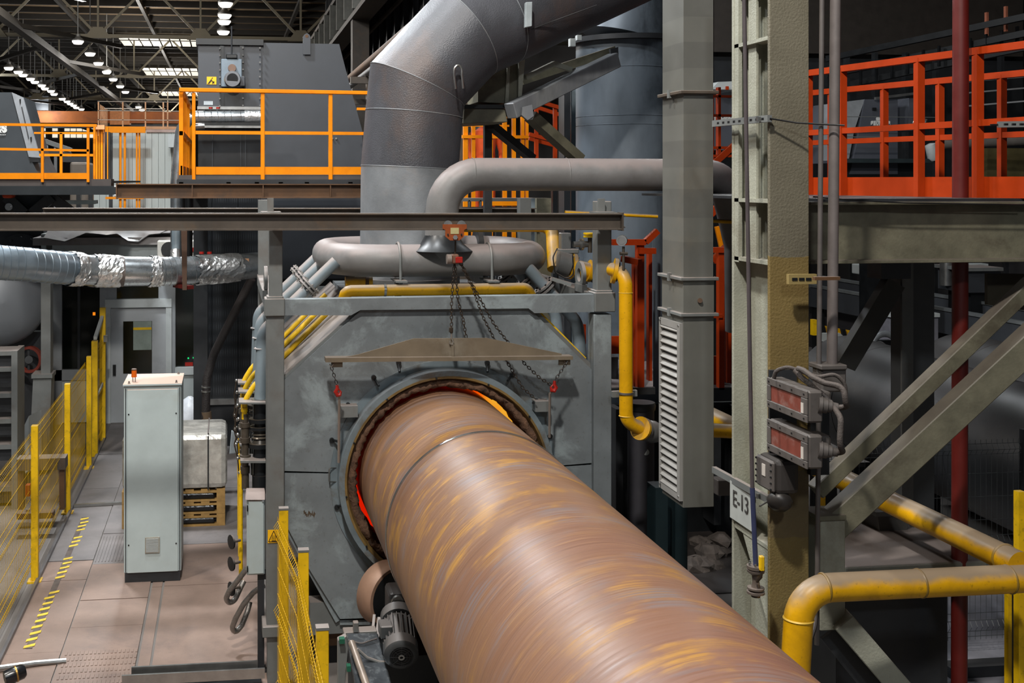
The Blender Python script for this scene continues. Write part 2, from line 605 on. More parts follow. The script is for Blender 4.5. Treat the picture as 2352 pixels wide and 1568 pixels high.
ZL = 7.0
la = None
NUM = 'one two three four five six seven eight nine ten eleven twelve thirteen fourteen fifteen'.split()
for row, grp, lb in (
    ([(20, 155), (42, 164), (53, 171), (70, 180), (80, 187), (96, 195), (103, 202), (117, 208), (124, 215), (143, 226), (154, 232), (161, 237), (169, 241), (175, 246), (187, 250)],
     'high bay lamps in the long row by the far side wall', 'high bay lamp in the row nearest the side wall'),
    ([(179, 94), (207, 122), (226, 144), (245, 164), (260, 181), (276, 197), (288, 210), (318, 245), (326, 252)],
     'high bay lamps in the middle row', 'high bay lamp in the middle row'),
    ([(518, 7), (516, 34), (515, 48), (513, 72)],
     'high bay lamps in the row over the dark housing', 'high bay lamp above the dark filter housing')):
    for q_, (px, py) in enumerate(row):
        nth = '%s, number %s from the camera' % (lb, NUM[q_])
        u = (px - CX) / FPX
        D = ZL * FPX / (CAMH and (415 - py)) * (math.cos(PSI) - math.sin(PSI) * u)
        p = S(px, py, D)
        if la is None:
            la = lamp(p, nth, grp)
            la0 = p
        else:
            copy_tree(la, p - la0, nth, grp)

# bridge crane far down the hall
cranem = M('crane_orange_brown', '#b0632c', 0.6, 0, 0.2, 0.5, stain='#5a4038', stain_amt=0.6, stain_scale=0.3)
g = thing('bridge_crane', 'orange brown bridge crane girder spanning the far end of the hall', 'crane', S(200, 270, 110), None)
a, b = S(20, 254, 110), S(470, 284, 110)
mk('girder', box((a.x - 10, 110, b.z), (b.x + 8, 111, a.z)), cranem, g)
mk('end_rail', box((a.x - 10, 109.9, b.z - 0.5), (b.x + 8, 110.6, b.z - 0.1)), charcoal_m, g)
mk('hoist_trolley', box((S(70, 240, 110).x, 109, a.z), (S(115, 240, 110).x, 110.5, S(70, 222, 110).z)), charcoal_m, g)
mk('cab', box((S(255, 240, 110).x, 109, b.z - 0.2), (S(300, 240, 110).x, 110.5, a.z)), M('crane_cab_glow', '#d98a50', 0.5), g)  # orange paint imitates the cab's glow; nothing here emits

# crane runway girders and pipes receding above the furnace
g = thing('crane_runway', 'dark crane runway girder with upright stiffeners behind the filter housing', 'girder', (4, 60, 9))
mk('girder_web', box((3.9, 22, CAMH + 5.0), (4.1, 110, CAMH + 6.2)), charcoal_m, g)
mk('bottom_flange', box((3.7, 22, CAMH + 4.85), (4.3, 110, CAMH + 5.0)), beam_m, g)
mk('top_flange', box((3.7, 22, CAMH + 6.2), (4.3, 110, CAMH + 6.35)), beam_m, g)
for k in range(26):
    mk('stiffener', box((3.62, 23 + k * 2.4, CAMH + 5.0), (3.9, 23.16 + k * 2.4, CAMH + 6.2)), M('pale_stiffener', '#8f8f88', 0.6), g)
for k in range(4):
    y = 34 + k * 18
    mk('support_post', box((3.75, y - 0.25, 0), (4.25, y + 0.25, CAMH + 4.85)), beam_m, g)
g = thing('wall_screen', 'dark corrugated screen rising behind the bent duct', 'screen', (6, 24, 0))
mk('screen_panel', box((5.2, 22, 0), (5.4, 60, CAMH + 9.5)), black_m, g)
for k in range(22):
    mk('upright_rib', box((5.05, 22 + k * 1.7, CAMH - 2), (5.2, 22.12 + k * 1.7, CAMH + 9.5)), charcoal_m, g)
for k in range(5):
    mk('cross_rail', box((4.98, 22, CAMH + 0.4 + k * 1.6), (5.06, 60, CAMH + 0.5 + k * 1.6)), beam_m, g)
for i, (x, z, r, lb) in enumerate(((2.95, 2.45, 0.10, 'thicker brown pipe running back beside the bent duct'), (2.72, 2.1, 0.065, 'thinner grey pipe running back below the thicker brown one'))):
    p0, p1 = V((x, 13.5, CAMH + z)), V((x, 40, CAMH + z))
    o = mk('overhead_pipe', cyl(p0, p1, r, 14), rustbeam_m if i == 0 else pipe_m, None, True, label=lb, cat='pipe')
g = thing('pipe_support_frame', 'dark steel frame carrying the two pipes beside the bent duct', 'frame', (2.9, 22, 0))
for y in (17, 22, 28):
    mk('cross_arm', box((2.4, y - 0.06, CAMH + 1.9), (3.9, y + 0.06, CAMH + 2.03)), beam_m, g)
    mk('post', box((3.45, y - 0.1, 0), (3.65, y + 0.1, CAMH + 2.6)), beam_m, g)
# ================================================================ FLOOR OF THE LEFT WALKWAY
def plate(x0, y0, x1, y1, m, z=0.012, ry=0):
    return mk('floor_plate', box((x0 + 0.006, y0 + 0.006, 0), (x1 - 0.006, y1 - 0.006, z)), m, floor)


ys = [7.0, 9.0, 10.62, 11.3, 12.35, 13.4, 15.0, 16.8, 19.4]
for i in range(8):
    plate(-1.42, ys[i], -0.76, ys[i + 1], plate_m if i < 4 else plateg_m, 0.012 + 0.003 * (i % 2))
ys = [7.0, 8.6, 10.1, 11.9, 12.5, 13.6, 15.4, 17.3, 19.4]
for i in range(8):
    plate(-1.93, ys[i], -1.42, ys[i + 1], plate_m if i < 4 else plateg_m, 0.01 + 0.004 * (i % 3 == 1))
ys = [7.0, 9.25, 11.6, 12.9, 15.2, 17.2, 19.4]
for i in range(6):
    plate(-0.63, ys[i], 0.36 if i < 3 else 0.7, ys[i + 1], plate_m if i < 3 else plateg_m, 0.011)
    plate(-0.75, ys[i], -0.64, ys[i + 1], plate_m if i < 3 else plateg_m, 0.006)
# tread ribs on two of the plates: raised lines
ribs = join(*[box((-1.40 + k * 0.035, 12.42, 0.012), (-1.392 + k * 0.035, 13.3, 0.018)) for k in range(18)])
mk('tread_rib', ribs, plateg_m, floor, kind='stuff')
ribs = join(*[box((-1.38 + (k % 18) * 0.035, 8.2 + (k // 18) * 0.12, 0.015), (-1.362 + (k % 18) * 0.035, 8.27 + (k // 18) * 0.12, 0.02)) for k in range(18 * 16)])
mk('tread_rib', ribs, plate_m, floor, kind='stuff')
mk('tape_strip', prism([(-1.745, 10.2, 0.0135), (-1.685, 10.2, 0.0135), (-1.685, 14.1, 0.0135), (-1.745, 14.1, 0.0135)], (0, 0, 0.001)), M('worn_tape_black', '#5a504a', 0.7, 0, 0.3, 9), floor)
tape_m = M('worn_tape_yellow', '#d9bb3a', 0.6, 0, 0.15, 20)
for k in range(27):
    y = 10.2 + k * 0.145
    if k in (10, 11, 17, 18, 22): continue
    x = -1.715 + random.uniform(-0.008, 0.008) + (0.02 if k > 8 else 0)
    mk('tape_dash', prism([(x - 0.045, y, 0.0145), (x + 0.045, y + 0.05, 0.0145), (x + 0.045, y + 0.105, 0.0145), (x - 0.045, y + 0.055, 0.0145)], (0, 0, 0.003)), tape_m, floor)
mk('cable_cover', bar((-1.93, 14.55, 0.03), (-1.3, 14.6, 0.03), 0.05, 0.03), metal_m, None, label='thin pale conduit lying across the walkway beside the cabinet', cat='conduit')
mk('cable_cover', tube([(-1.95, 9.72, 0.05), (-1.6, 9.82, 0.04), (-1.35, 9.86, 0.03)], 0.022, 8), metal_m, None, True, label='pale conduit lying across the walkway in front of the yellow fence', cat='conduit')

# ================================================================ PALE CABINET
D = 11.72
a, b = S(284, 884, D), S(416, 1346, D)
zt, x0, x1, dp = a.z, a.x, b.x, 0.62
g = thing('control_cabinet', 'tall pale grey control cabinet standing alone on the walkway', 'cabinet', ((x0 + x1) / 2, D + dp / 2, 0))
mk('plinth', box((x0 + 0.01, D + 0.02, 0.012), (x1 - 0.01, D + dp - 0.02, 0.11)), charcoal_m, g)
mk('body', box((x0, D + 0.022, 0.11), (x1, D + dp, zt - 0.012)), cab_m, g, bev=0.006)
mk('front_panel', box((x0 + 0.035, D, 0.115), (x1 - 0.03, D + 0.02, zt - 0.05)), cab_m, g, bev=0.004)
mk('top_plate', box((x0 - 0.008, D - 0.006, zt - 0.012), (x1 + 0.008, D + dp + 0.006, zt + 0.004)), cab_m, g)
for xx, yy in ((x0 + 0.05, D + 0.05), (x1 - 0.05, D + 0.05), (x0 + 0.05, D + dp - 0.05), (x1 - 0.05, D + dp - 0.05)):
    mk('lifting_bolt', lathe((xx, yy, zt), (0, 0, 1), [(0, 0.014), (0.012, 0.014), (0.012, 0.008), (0.03, 0.008)], 8), metal_m, g)
for sx in (x0 + 0.018, x1 - 0.014):
    mk('seam_strip', box((sx - 0.004, D + 0.016, 0.12), (sx + 0.004, D + 0.0225, zt - 0.04)), black_m, g)
for xx, zz in ((x0 + 0.05, 0.4), (x1 - 0.05, 0.4), (x0 + 0.05, zt - 0.3), (x1 - 0.05, zt - 0.3)):
    mk('screw', cyl((xx, D, zz), (xx, D - 0.004, zz), 0.008, 8), black_m, g)
va, vb = S(333, 1233, D), S(367, 1269, D)
vent = mk('vent_grille', box((va.x, D - 0.012, vb.z), (vb.x, D, va.z)), M('grille_plastic', '#9a988e', 0.5, stain='#7d6a52', stain_amt=0.6, stain_scale=8), g, bev=0.003)
for k in range(12):
    z = vb.z + 0.014 + k * (va.z - vb.z - 0.024) / 12
    mk('louvre', box((va.x + 0.012, D - 0.018, z), (vb.x - 0.012, D - 0.012, z + 0.006)), white_m, vent)
o = thing('beacon_lamp', 'small amber beacon lamp on top of the pale cabinet', 'lamp', S(308, 868, D + 0.15))
p = V((S(308, 868, D + 0.15).x, D + 0.15, zt + 0.004))
for sx in (-0.012, 0.012):
    mk('foot', cyl(p + V((sx, 0, 0)), p + V((sx, 0, 0.05)), 0.005, 6), metal_m, o)
mk('lens', lathe(p + V((0, 0, 0.05)), (0, 0, 1), [(0, 0.026), (0.0, 0.028), (0.07, 0.026)], 14), M('amber_lens', '#c85a10', 0.25), o, True)
mk('cap', lathe(p + V((0, 0, 0.12)), (0, 0, 1), [(0, 0.027), (0.012, 0.027), (0.016, 0.02)], 14), rustbeam_m, o, True)


# ================================================================ YELLOW GUARD FENCES
def mesh_panel(a, b, z0, z1, parent, m, name='mesh_panel', sx=0.05, sz=0.2, fold=True):
    """Welded wire panel between two posts: uprights, cross wires and the bent bead along them."""
    a, b = V(a), V(b)
    d = (b - a)
    L = d.length
    d.normalize()
    nrm = V((d.y, -d.x, 0))
    out = []
    n = int(L / sx)
    H = z1 - z0
    folds = [z1 - 0.06, z0 + H * 0.5, z0 + 0.12] if fold else []
    for k in range(n + 1):
        p = a + d * (k * L / n)
        pts = [p + V((0, 0, z0))]
        for f in sorted(folds):
            pts += [p + V((0, 0, f - 0.045)), p + nrm * 0.03 + V((0, 0, f)), p + V((0, 0, f + 0.045))]
        pts.append(p + V((0, 0, z1 + 0.02)))
        out.append(tube(pts, 0.0019, 3, cap=False))
    zz = [z0 + 0.03 + i * sz for i in range(int(H / sz) + 1)]
    for f in folds:
        zz += [f - 0.045, f + 0.045]
    for z in zz:
        out.append(bar(a + V((0, 0, z)), b + V((0, 0, z)), 0.004, 0.004))
    return mk(name, join(*out), m, parent, kind='stuff')


wire_m = M('yellow_fence_wire', '#c99f08', 0.5, 0.1, 0.05, 5)
fx = -1.945
py = [(6.5, 0), (9.35, 0), (11.94, 0), (14.34, 0), (16.5, 0)]
g = thing('guard_fence', 'yellow wire mesh guard fence along the outer edge of the walkway', 'fence', (fx, 13, 0))
for y in (6.5, 9.25, 11.94, 14.34, 16.54):
    mk('post', box((fx - 0.035, y - 0.035, 0), (fx + 0.035, y + 0.035, 1.6)), ypost_m, g, bev=0.004)
    mk('base_plate', box((fx - 0.07, y - 0.07, 0), (fx + 0.07, y + 0.07, 0.018)), ypost_m, g)
yy = [6.5, 9.25, 11.94, 14.34, 16.54]
for i in range(4):
    mesh_panel((fx - 0.05, yy[i] + 0.03, 0), (fx - 0.05, yy[i + 1] - 0.03, 0), 0.1, 1.5, g, wire_m)
mk('floor_rail', box((fx + 0.02, 6, 0), (fx + 0.05, 18.4, 0.05)), M('grey_edge_steel', '#77777a', 0.4, 0.5), g)
g = thing('fence_gate', 'yellow mesh gate between two posts at the end of the guard fence', 'gate', (fx, 17.8, 0))
mk('post', box((fx - 0.045, 17.2, 0), (fx + 0.045, 17.3, 1.72)), ypost_m, g, bev=0.004)
mk('post', box((fx - 0.04, 18.25, 0), (fx + 0.05, 18.35, 2.1)), ypost_m, g, bev=0.004)
mk('top_rail', bar((fx, 17.3, 1.75), (fx, 18.25, 1.95), 0.05, 0.05), white_m, g)
mesh_panel((fx, 17.3, 0), (fx, 18.25, 0), 0.12, 1.6, g, wire_m)
mk('mid_rail', bar((fx, 17.3, 0.85), (fx, 18.25, 0.9), 0.04, 0.04), white_m, g)
mk('latch_box', cbox((fx + 0.06, 18.2, 1.62), (0.06, 0.08, 0.1)), metal_m, g)
# fence beside the furnace, near the pipe
g = thing('guard_fence', 'yellow wire mesh fence with capped posts beside the rusty pipe', 'fence', (0.5, 7.5, 0))
PF = [(0.435, 8.72), (0.52, 7.72), (0.535, 6.37)]
for i, (x, y) in enumerate(PF):
    mk('post', box((x - 0.035, y - 0.03, 0), (x + 0.035, y + 0.03, 1.575)), ypost_m, g, bev=0.003)
    mk('post_cap', box((x - 0.037, y - 0.032, 1.575), (x + 0.037, y + 0.032, 1.59)), frame_m, g)
for i in range(2):
    (x0, y0), (x1, y1) = PF[i], PF[i + 1]
    mesh_panel((x0 - 0.045, y0, 0), (x1 - 0.045, y1, 0), 0.1, 1.5, g, wire_m, sx=0.05)
(x0, y0), (x1, y1) = (0.535, 6.37), (0.55, 5.4)
mesh_panel((x0 - 0.045, y0, 0), (x1 - 0.045, y1, 0), 0.1, 1.5, g, wire_m)

# ================================================================ PALLETS WITH WRAPPED LOAD
px0, px1, pd0, pd1 = S(280, 1200, 13.55).x, S(517, 1200, 13.55).x, 13.55, 14.4
wrap_black = M('black_stretch_film', '#141416', 0.18, 0, 0.2, 6, bump=0.4, bscale=20)


def pallet(z, label):
    t = thing('wooden_pallet', label, 'pallet', ((px0 + px1) / 2, pd0, z), None)
    for y in (pd0, pd0 + 0.37, pd1 - 0.1):
        mk('bottom_board', box((px0, y, z), (px1, y + 0.1, z + 0.022)), wood_m, t)
        mk('stringer_board', box((px0, y, z + 0.1), (px1, y + 0.1, z + 0.122)), wood_m, t)
        for f in (0, 0.46, 0.92):
            x = px0 + (px1 - px0 - 0.1) * f / 0.92
            mk('block', box((x, y, z + 0.022), (x + 0.1, y + 0.1, z + 0.1)), wood_m, t)
    for k in range(7):
        x = px0 + k * (px1 - px0 - 0.1) / 6
        mk('deck_board', box((x, pd0, z + 0.122), (x + 0.1, pd1, z + 0.144)), wood_m, t)
    return t


zs = 0.012
for nm in ('on the floor', 'in the middle of the stack', 'carrying the wrapped load'):
    pallet(zs, 'wooden pallet %s, beside the pale cabinet' % nm)
    o = mk('film_bundle', box((px0 + 0.11, pd0 + 0.01, zs + 0.024), (px1 - 0.12, pd1 - 0.02, zs + 0.098)), wrap_black, None, bev=0.02, label='black shiny film bundle inside the pallet %s' % nm, cat='film')
    zs += 0.146
bx0, bx1 = px0 - 0.0, S(522, 1000, 13.55).x
ztop = S(480, 988, 13.7).z
vs, fs = box((bx0, pd0 - 0.02, zs), (bx1, pd1, ztop))
foil_m = M('silver_stretch_wrap', '#bdbab2', 0.22, 0.3, 0.15, 7, stain='#8f8c86', stain_amt=0.5, stain_scale=6, bump=1.0, bscale=9)
g = thing('wrapped_load', 'silver film wrapped load with a dark strap, on the wooden pallets', 'package', ((bx0 + bx1) / 2, pd0, zs))
o = mk('wrapped_block', (vs, fs), foil_m, g, bev=0.07)
mk('strap', box((S(478, 1050, 13.5).x - 0.008, pd0 - 0.03, zs), (S(478, 1050, 13.5).x + 0.008, pd0 - 0.02, ztop - 0.03)), rubber_m, g)
mk('strap', box((S(478, 1050, 13.5).x - 0.008, pd0 - 0.03, ztop), (S(478, 1050, 13.5).x + 0.008, pd1, ztop + 0.006)), rubber_m, g)
p = S(532, 1010, 13.8)
mk('loose_film', prism([p + V((0, 0, 0.12)), p + V((0.08, 0.1, 0.02)), p + V((0.1, 0.15, -0.2)), p + V((-0.03, 0, -0.18))], (0, 0.05, 0)), M('clear_film', '#b7c0c4', 0.2), g, bev=0.02)
mk('bin_bag', lathe(S(436, 985, 17.5), (0, 0, 1), [(-0.02, 0.2), (0.1, 0.3), (0.3, 0.26), (0.45, 0.1), (0.5, 0.03)], 12), M('white_bag', '#c2c6cc', 0.4, bump=0.6, bscale=12), None, True, label='crumpled white bag slumped between the cabinet and the black housing', cat='bag')

# ================================================================ CONTROL BOOTH WITH DOOR
D = 19.6
booth_m = M('booth_white_panel', '#aab2b2', 0.5, 0, 0.06, 2, stain='#8d9292', stain_amt=0.4)
booth_fm = M('booth_grey_frame', '#8d9194', 0.5, 0, 0.06, 3)
g = thing('control_booth', 'pale walled control booth with a glazed grey door', 'booth', S(270, 980, D))
zfl = 0.0


def bp(n, x0, y0, x1, y1, m, d=0.06, off=0.0, par=g, **k):
    return mk(n, pbox(x0, y0, x1, y1, D + off, d), m, par, **k)


xa, xb = S(92, 600, D).x, S(456, 600, D).x
mk('back_wall', box((xa, D + 2.5, 0), (xb, D + 2.6, 3.2)), charcoal_m, g)
mk('side_wall', box((xa, D + 0.1, 0), (xa + 0.08, D + 2.5, 3.2)), booth_m, g)
mk('roof_slab', box((xa - 0.1, D - 0.12, S(200, 562, D).z), (xb, D + 2.6, S(200, 545, D).z)), M('booth_roof_grey', '#8b8684', 0.6), g)
bp('upper_panel', 120, 562, 456, 650, booth_m)
bp('corner_post', 116, 640, 142, 975, booth_fm, 0.12, -0.03)
bp('window_sill', 118, 850, 236, 872, booth_fm, 0.12, -0.03)
bp('lower_panel', 122, 868, 236, 968, booth_m)
w1 = bp('window_pane', 142, 650, 230, 852, glass_dark_m, 0.02, 0.04)
mk('mullion', pbox(178, 650, 184, 852, D + 0.02, 0.03), charcoal_m, w1)
bp('post', 229, 640, 246, 975, booth_fm, 0.1, -0.02)
bp('transom_window', 266, 650, 366, 686, glass_dark_m, 0.02, 0.04)
bp('transom_frame', 246, 650, 268, 690, booth_fm)
bp('transom_frame', 364, 650, 396, 690, booth_fm)
bp('door_frame', 241, 690, 254, 976, white_m, 0.12, -0.05)
bp('door_frame', 381, 690, 394, 976, white_m, 0.12, -0.05)
bp('door_frame', 241, 688, 394, 705, white_m, 0.12, -0.06)
dr = bp('door', 254, 705, 381, 972, M('door_grey_white', '#a9adb0', 0.45, 0, 0.05, 2, stain='#8f9298', stain_amt=0.4), 0.05, 0.0)
mk('door_pane', pbox(283, 738, 349, 856, D - 0.012, 0.012), glass_dark_m, dr)
mk('door_notice', pbox(306, 738, 348, 803, D - 0.02, 0.006), M('notice_grey_green', '#7f8a82', 0.5), dr)
mk('notice_line', pbox(306, 752, 348, 757, D - 0.024, 0.004), ypost_m, dr)
mk('handle', pbox(259, 838, 266, 862, D - 0.04, 0.04), black_m, dr)
bp('side_post', 394, 640, 403, 975, booth_fm, 0.1, -0.02)
w2 = bp('window_pane', 403, 645, 452, 846, glass_dark_m, 0.02, 0.06)
bp('lit_cupboard', 411, 665, 425, 738, M('lit_cupboard_paint', '#8fa8a6', 0.5), 0.1, 0.5)  # pale paint stands in for the lit booth interior
bp('lower_panel', 403, 858, 456, 968, booth_m)
bp('window_sill', 402, 844, 456, 860, white_m, 0.1, -0.03)
led = M('green_indicator', '#10d070', 0.4, emit='#10ff80', emit_s=1.5)
for x, y in ((431, 821), (443, 820)):
    bp('indicator_light', x, y, x + 3, y + 3, led, 0.02, 0.05)
bp('indicator_light', 213, 717, 219, 724, M('amber_indicator', '#ff9020', 0.4, emit='#ff8a10', emit_s=1.5), 0.02, 0.03)
bp('red_display', 425, 832, 443, 840, M('red_display', '#7a1a12', 0.4, emit='#c02010', emit_s=0.3), 0.02, 0.05)
for i, (x, y, m) in enumerate(((160, 806, '#8c1c12'), (172, 830, '#d2501c'))):
    p = S(x, y, D + 0.5)
    o = thing('seated_person', '%s behind the booth window, bent over a desk' % ('person in a dark jacket and red helmet' if i == 0 else 'person in a dark jacket and orange helmet'), 'person', p + V((0, 0, -0.6)))
    body = lathe(p + V((0, 0, -0.62)), (0, 0, 1), [(0, 0.17), (0.2, 0.18), (0.38, 0.2), (0.46, 0.16), (0.5, 0.07), (0.54, 0.06), (0.58, 0.09), (0.66, 0.1), (0.72, 0.06), (0.74, 0.0)], 14)
    mk('body', body, charcoal_m, o, True)
    mk('helmet', lathe(p + V((0, 0, 0.02)), (0, 0, 1), [(0, 0.15), (0.015, 0.15), (0.02, 0.125), (0.08, 0.11), (0.13, 0.06), (0.145, 0)], 14), M('helmet_' + m[1:], m, 0.4), o, True)
# tarpaulin on the booth roof
random.seed(3)
g2 = [[None] * 15 for _ in range(6)]
vs, fs = [], []
for j in range(6):
    for i in range(15):
        q = S(104 + i * 24, 545, D)
        vs.append(V((q.x, D - 0.2 + j * 0.35, S(200, 540, D).z + 0.03 + random.uniform(0, 0.1) - (0.16 * (0.5 + 0.5 * math.sin(i * 0.9)) if j == 0 else 0))))
for j in range(5):
    for i in range(14):
        fs.append((j * 15 + i, j * 15 + i + 1, (j + 1) * 15 + i + 1, (j + 1) * 15 + i))
mk('tarpaulin', join((vs, fs), ([v + V((0, 0, -0.012)) for v in vs], [f[::-1] for f in fs])), M('grey_tarpaulin', '#8f8b89', 0.4, bump=0.4, bscale=8), None, True, label='crumpled grey tarpaulin thrown over the roof of the control booth', cat='tarpaulin', ang=180)
g = thing('cooling_unit', 'white boxed cooling unit with a round fan on the booth wall', 'air conditioner', S(405, 590, D - 0.4))
mk('casing', pbox(361, 553, 452, 592, D - 0.45, 0.42), M('cooling_unit_white', '#c9c6bd', 0.5), g, bev=0.02)
mk('fan_recess', cyl(S(388, 573, D - 0.455), S(388, 573, D - 0.47), 0.13, 20), black_m, g)
mk('red_button', cyl(S(443, 573, D - 0.455), S(443, 573, D - 0.48), 0.035, 12), hook_m, g)

# ================================================================ LEFT EDGE: VESSEL, RACK, POSTS
g = thing('storage_vessel', 'large grey cylindrical vessel lying beyond the yellow fence', 'vessel', S(-40, 900, 19))
c = S(-10, 697, 17.0)
rv = 106 / ppm(-10, 17.0)
mk('shell', lathe(c + V((0, 0.35, 0)), (-0.3, 1, 0), [(-0.36, 0.0), (-0.34, rv * 0.35), (-0.26, rv * 0.68), (-0.12, rv * 0.92), (0, rv), (3.6, rv)], 44), M('vessel_grey_blue', '#7d8288', 0.4, 0.1, 0.06, 1), g, True)
mk('seam_ring', lathe(c + V((0, 0.36, 0)), (-0.3, 1, 0), [(-0.01, rv), (0, rv + 0.008), (0.01, rv)], 44), charcoal_m, g, True)
for yy_ in (0.9, 3.2):
    mk('saddle', box((c.x - 0.6, c.y + yy_, 0), (c.x + 0.5, c.y + yy_ + 0.2, c.z - rv * 0.8)), charcoal_m, g)
g = thing('roller_drive', 'round bolted dark flange cover above the silver duct', 'cover', S(48, 560, 20))
mk('disc', cyl(S(48, 590, 20), S(48, 590, 20.3), 0.4, 28), charcoal_m, g, True)
for k in range(7):
    t = k * PI / 6
    q = S(48, 590, 19.99) + V((0.33 * math.cos(t), 0, 0.33 * math.sin(t)))
    mk('bolt', cyl(q, q + V((0, -0.04, 0)), 0.025, 8), black_m, g)
mk('mount_wall', pbox(-60, 525, 100, 640, 20.3, 0.4), charcoal_m, g)
D = 14.6
g = thing('steel_rack', 'grey steel rack with stacked open shelves beyond the yellow fence', 'rack', S(0, 1190, D))
mk('upright', pbox(26, 806, 40, 1230, D, 0.5), frame_m, g)
mk('upright', pbox(-70, 806, -56, 1230, D, 0.5), frame_m, g)
for y in (808, 845, 905, 964, 1023, 1120):
    mk('shelf', pbox(-60, y, 30, y + 8, D + 0.05, 0.45), frame_m, g)
    mk('drawer_front', pbox(-56, y + 10, 26, y + 34, D + 0.12, 0.3), charcoal_m, g)
D = 16.2
g = thing('steel_post', 'grey steel H post standing left of the booth corner', 'post', S(104, 1000, D))
mk('upper_shaft', pbox(94, 640, 116, 868, D, 0.25), frame_m, g)
mk('base_plate', pbox(72, 860, 120, 868, D - 0.05, 0.35), frame_m, g)
mk('lower_shaft', pprism([(76, 868), (118, 868), (112, 1075), (66, 1075)], D - 0.02, 0.3), frame_m, g)
g = thing('ladle_wheel', 'dark red wheel half hidden behind the grey post', 'wheel', S(66, 830, 17.5))
mk('rim', lathe(S(66, 826, 17.5), (0.3, 1, 0), [(0, 0.16), (0, 0.2), (0.08, 0.2), (0.08, 0.16)], 24, closed=True), M('wheel_dark_red', '#7a3226', 0.5), g, True)
mk('hub', cyl(S(66, 826, 17.5), S(66, 826, 17.6), 0.06, 12), charcoal_m, g)
mk('spoke', bar(S(66, 800, 17.55), S(66, 852, 17.55), 0.03, 0.03), charcoal_m, g)
mk('white_sheet', prism([S(40, 1010, 15.5), S(66, 955, 15.5), S(66, 1080, 15.5), S(40, 1100, 15.5)], (0.1, 0.4, 0)), white_m, None, label='pale sheet leaning between the steel rack and the grey post', cat='panel')
g = thing('wooden_stand', 'low brown timber stand behind the yellow mesh', 'stand', S(120, 1170, 13.6))
mk('leg', pbox(136, 1075, 148, 1170, 13.9, 0.12), rustbeam_m, g)
mk('leg', pbox(40, 1060, 54, 1170, 13.9, 0.12), rustbeam_m, g)
mk('top_beam', pbox(38, 1055, 150, 1078, 13.85, 0.22), beam_m, g)
mk('bottom_beam', pbox(38, 1180, 122, 1190, 13.4, 0.15), rustbeam_m, g)
mk('orange_box', pbox(58, 1115, 68, 1140, 13.5, 0.1), red_m, None, label='small orange box on the floor behind the yellow mesh', cat='box')
# torch / lamp at the lower left corner
p = S(28, 1556, 9.0)
g = thing('floor_spotlight', 'black round spotlight with a brass ring at the walkway edge', 'spotlight', p)
mk('body', lathe(p + V((0.09, 0.05, 0.03)), (-0.9, -0.4, -0.15), [(0, 0.04), (0.02, 0.055), (0.1, 0.06), (0.16, 0.05)], 18), M('gloss_black', '#16181c', 0.25), g, True)
mk('brass_ring', lathe(p + V((0.03, 0.024, 0.02)), (-0.9, -0.4, -0.15), [(0, 0.062), (0.012, 0.062)], 18), M('brass', '#b08a4a', 0.3, 0.8), g, True)
mk('bracket', bar(p + V((-0.03, 0, -0.3)), p + V((0.02, 0, 0)), 0.03, 0.03), metal_m, g)
# ================================================================ FURNACE
DF = 9.3
C = S(1021, 1091, DF)                                  # centre of the round opening
PP = ppm(1021, DF)
hot = bpy.data.materials.new('glowing_refractory')
hot.use_nodes = True
nt = hot.node_tree
b_ = nt.nodes['Principled BSDF']
b_.inputs['Base Color'].default_value = (0.2, 0.08, 0.05, 1)
b_.inputs['Roughness'].default_value = 0.9
gp = nt.nodes.new('ShaderNodeNewGeometry')
nz = nt.nodes.new('ShaderNodeTexNoise')
nz.inputs['Scale'].default_value = 2.2
nz.inputs['Detail'].default_value = 3
cr = nt.nodes.new('ShaderNodeValToRGB')
cr.color_ramp.elements[0].position = 0.36
cr.color_ramp.elements[0].color = (0.75, 0.012, 0.0, 1)
cr.color_ramp.elements[1].position = 0.62
cr.color_ramp.elements[1].color = (1.0, 0.45, 0.03, 1)
e = cr.color_ramp.elements.new(0.5)
e.color = (1.0, 0.09, 0.0, 1)
nt.links.new(gp.outputs['Position'], nz.inputs['Vector'])
sxx = nt.nodes.new('ShaderNodeSeparateXYZ')
nt.links.new(gp.outputs['Position'], sxx.inputs[0])
mrr = nt.nodes.new('ShaderNodeMapRange')
mrr.inputs[1].default_value = C.x + 0.1
mrr.inputs[2].default_value = C.x + 0.95
mrr.inputs[3].default_value = 0.0
mrr.inputs[4].default_value = 0.8
nt.links.new(sxx.outputs[0], mrr.inputs[0])
add = nt.nodes.new('ShaderNodeMath')
add.operation = 'MULTIPLY_ADD'
add.inputs[1].default_value = 0.5
nt.links.new(nz.outputs[0], add.inputs[0])
nt.links.new(mrr.outputs[0], add.inputs[2])
nt.links.new(add.outputs[0], cr.inputs[0])
nt.links.new(cr.outputs[0], b_.inputs['Emission Color'])
b_.inputs['Emission Strength'].default_value = 1.5

fur = thing('pipe_furnace', 'big blue-grey furnace with a glowing round opening that the rusty pipe enters', 'furnace', (C.x, 10.5, 0))


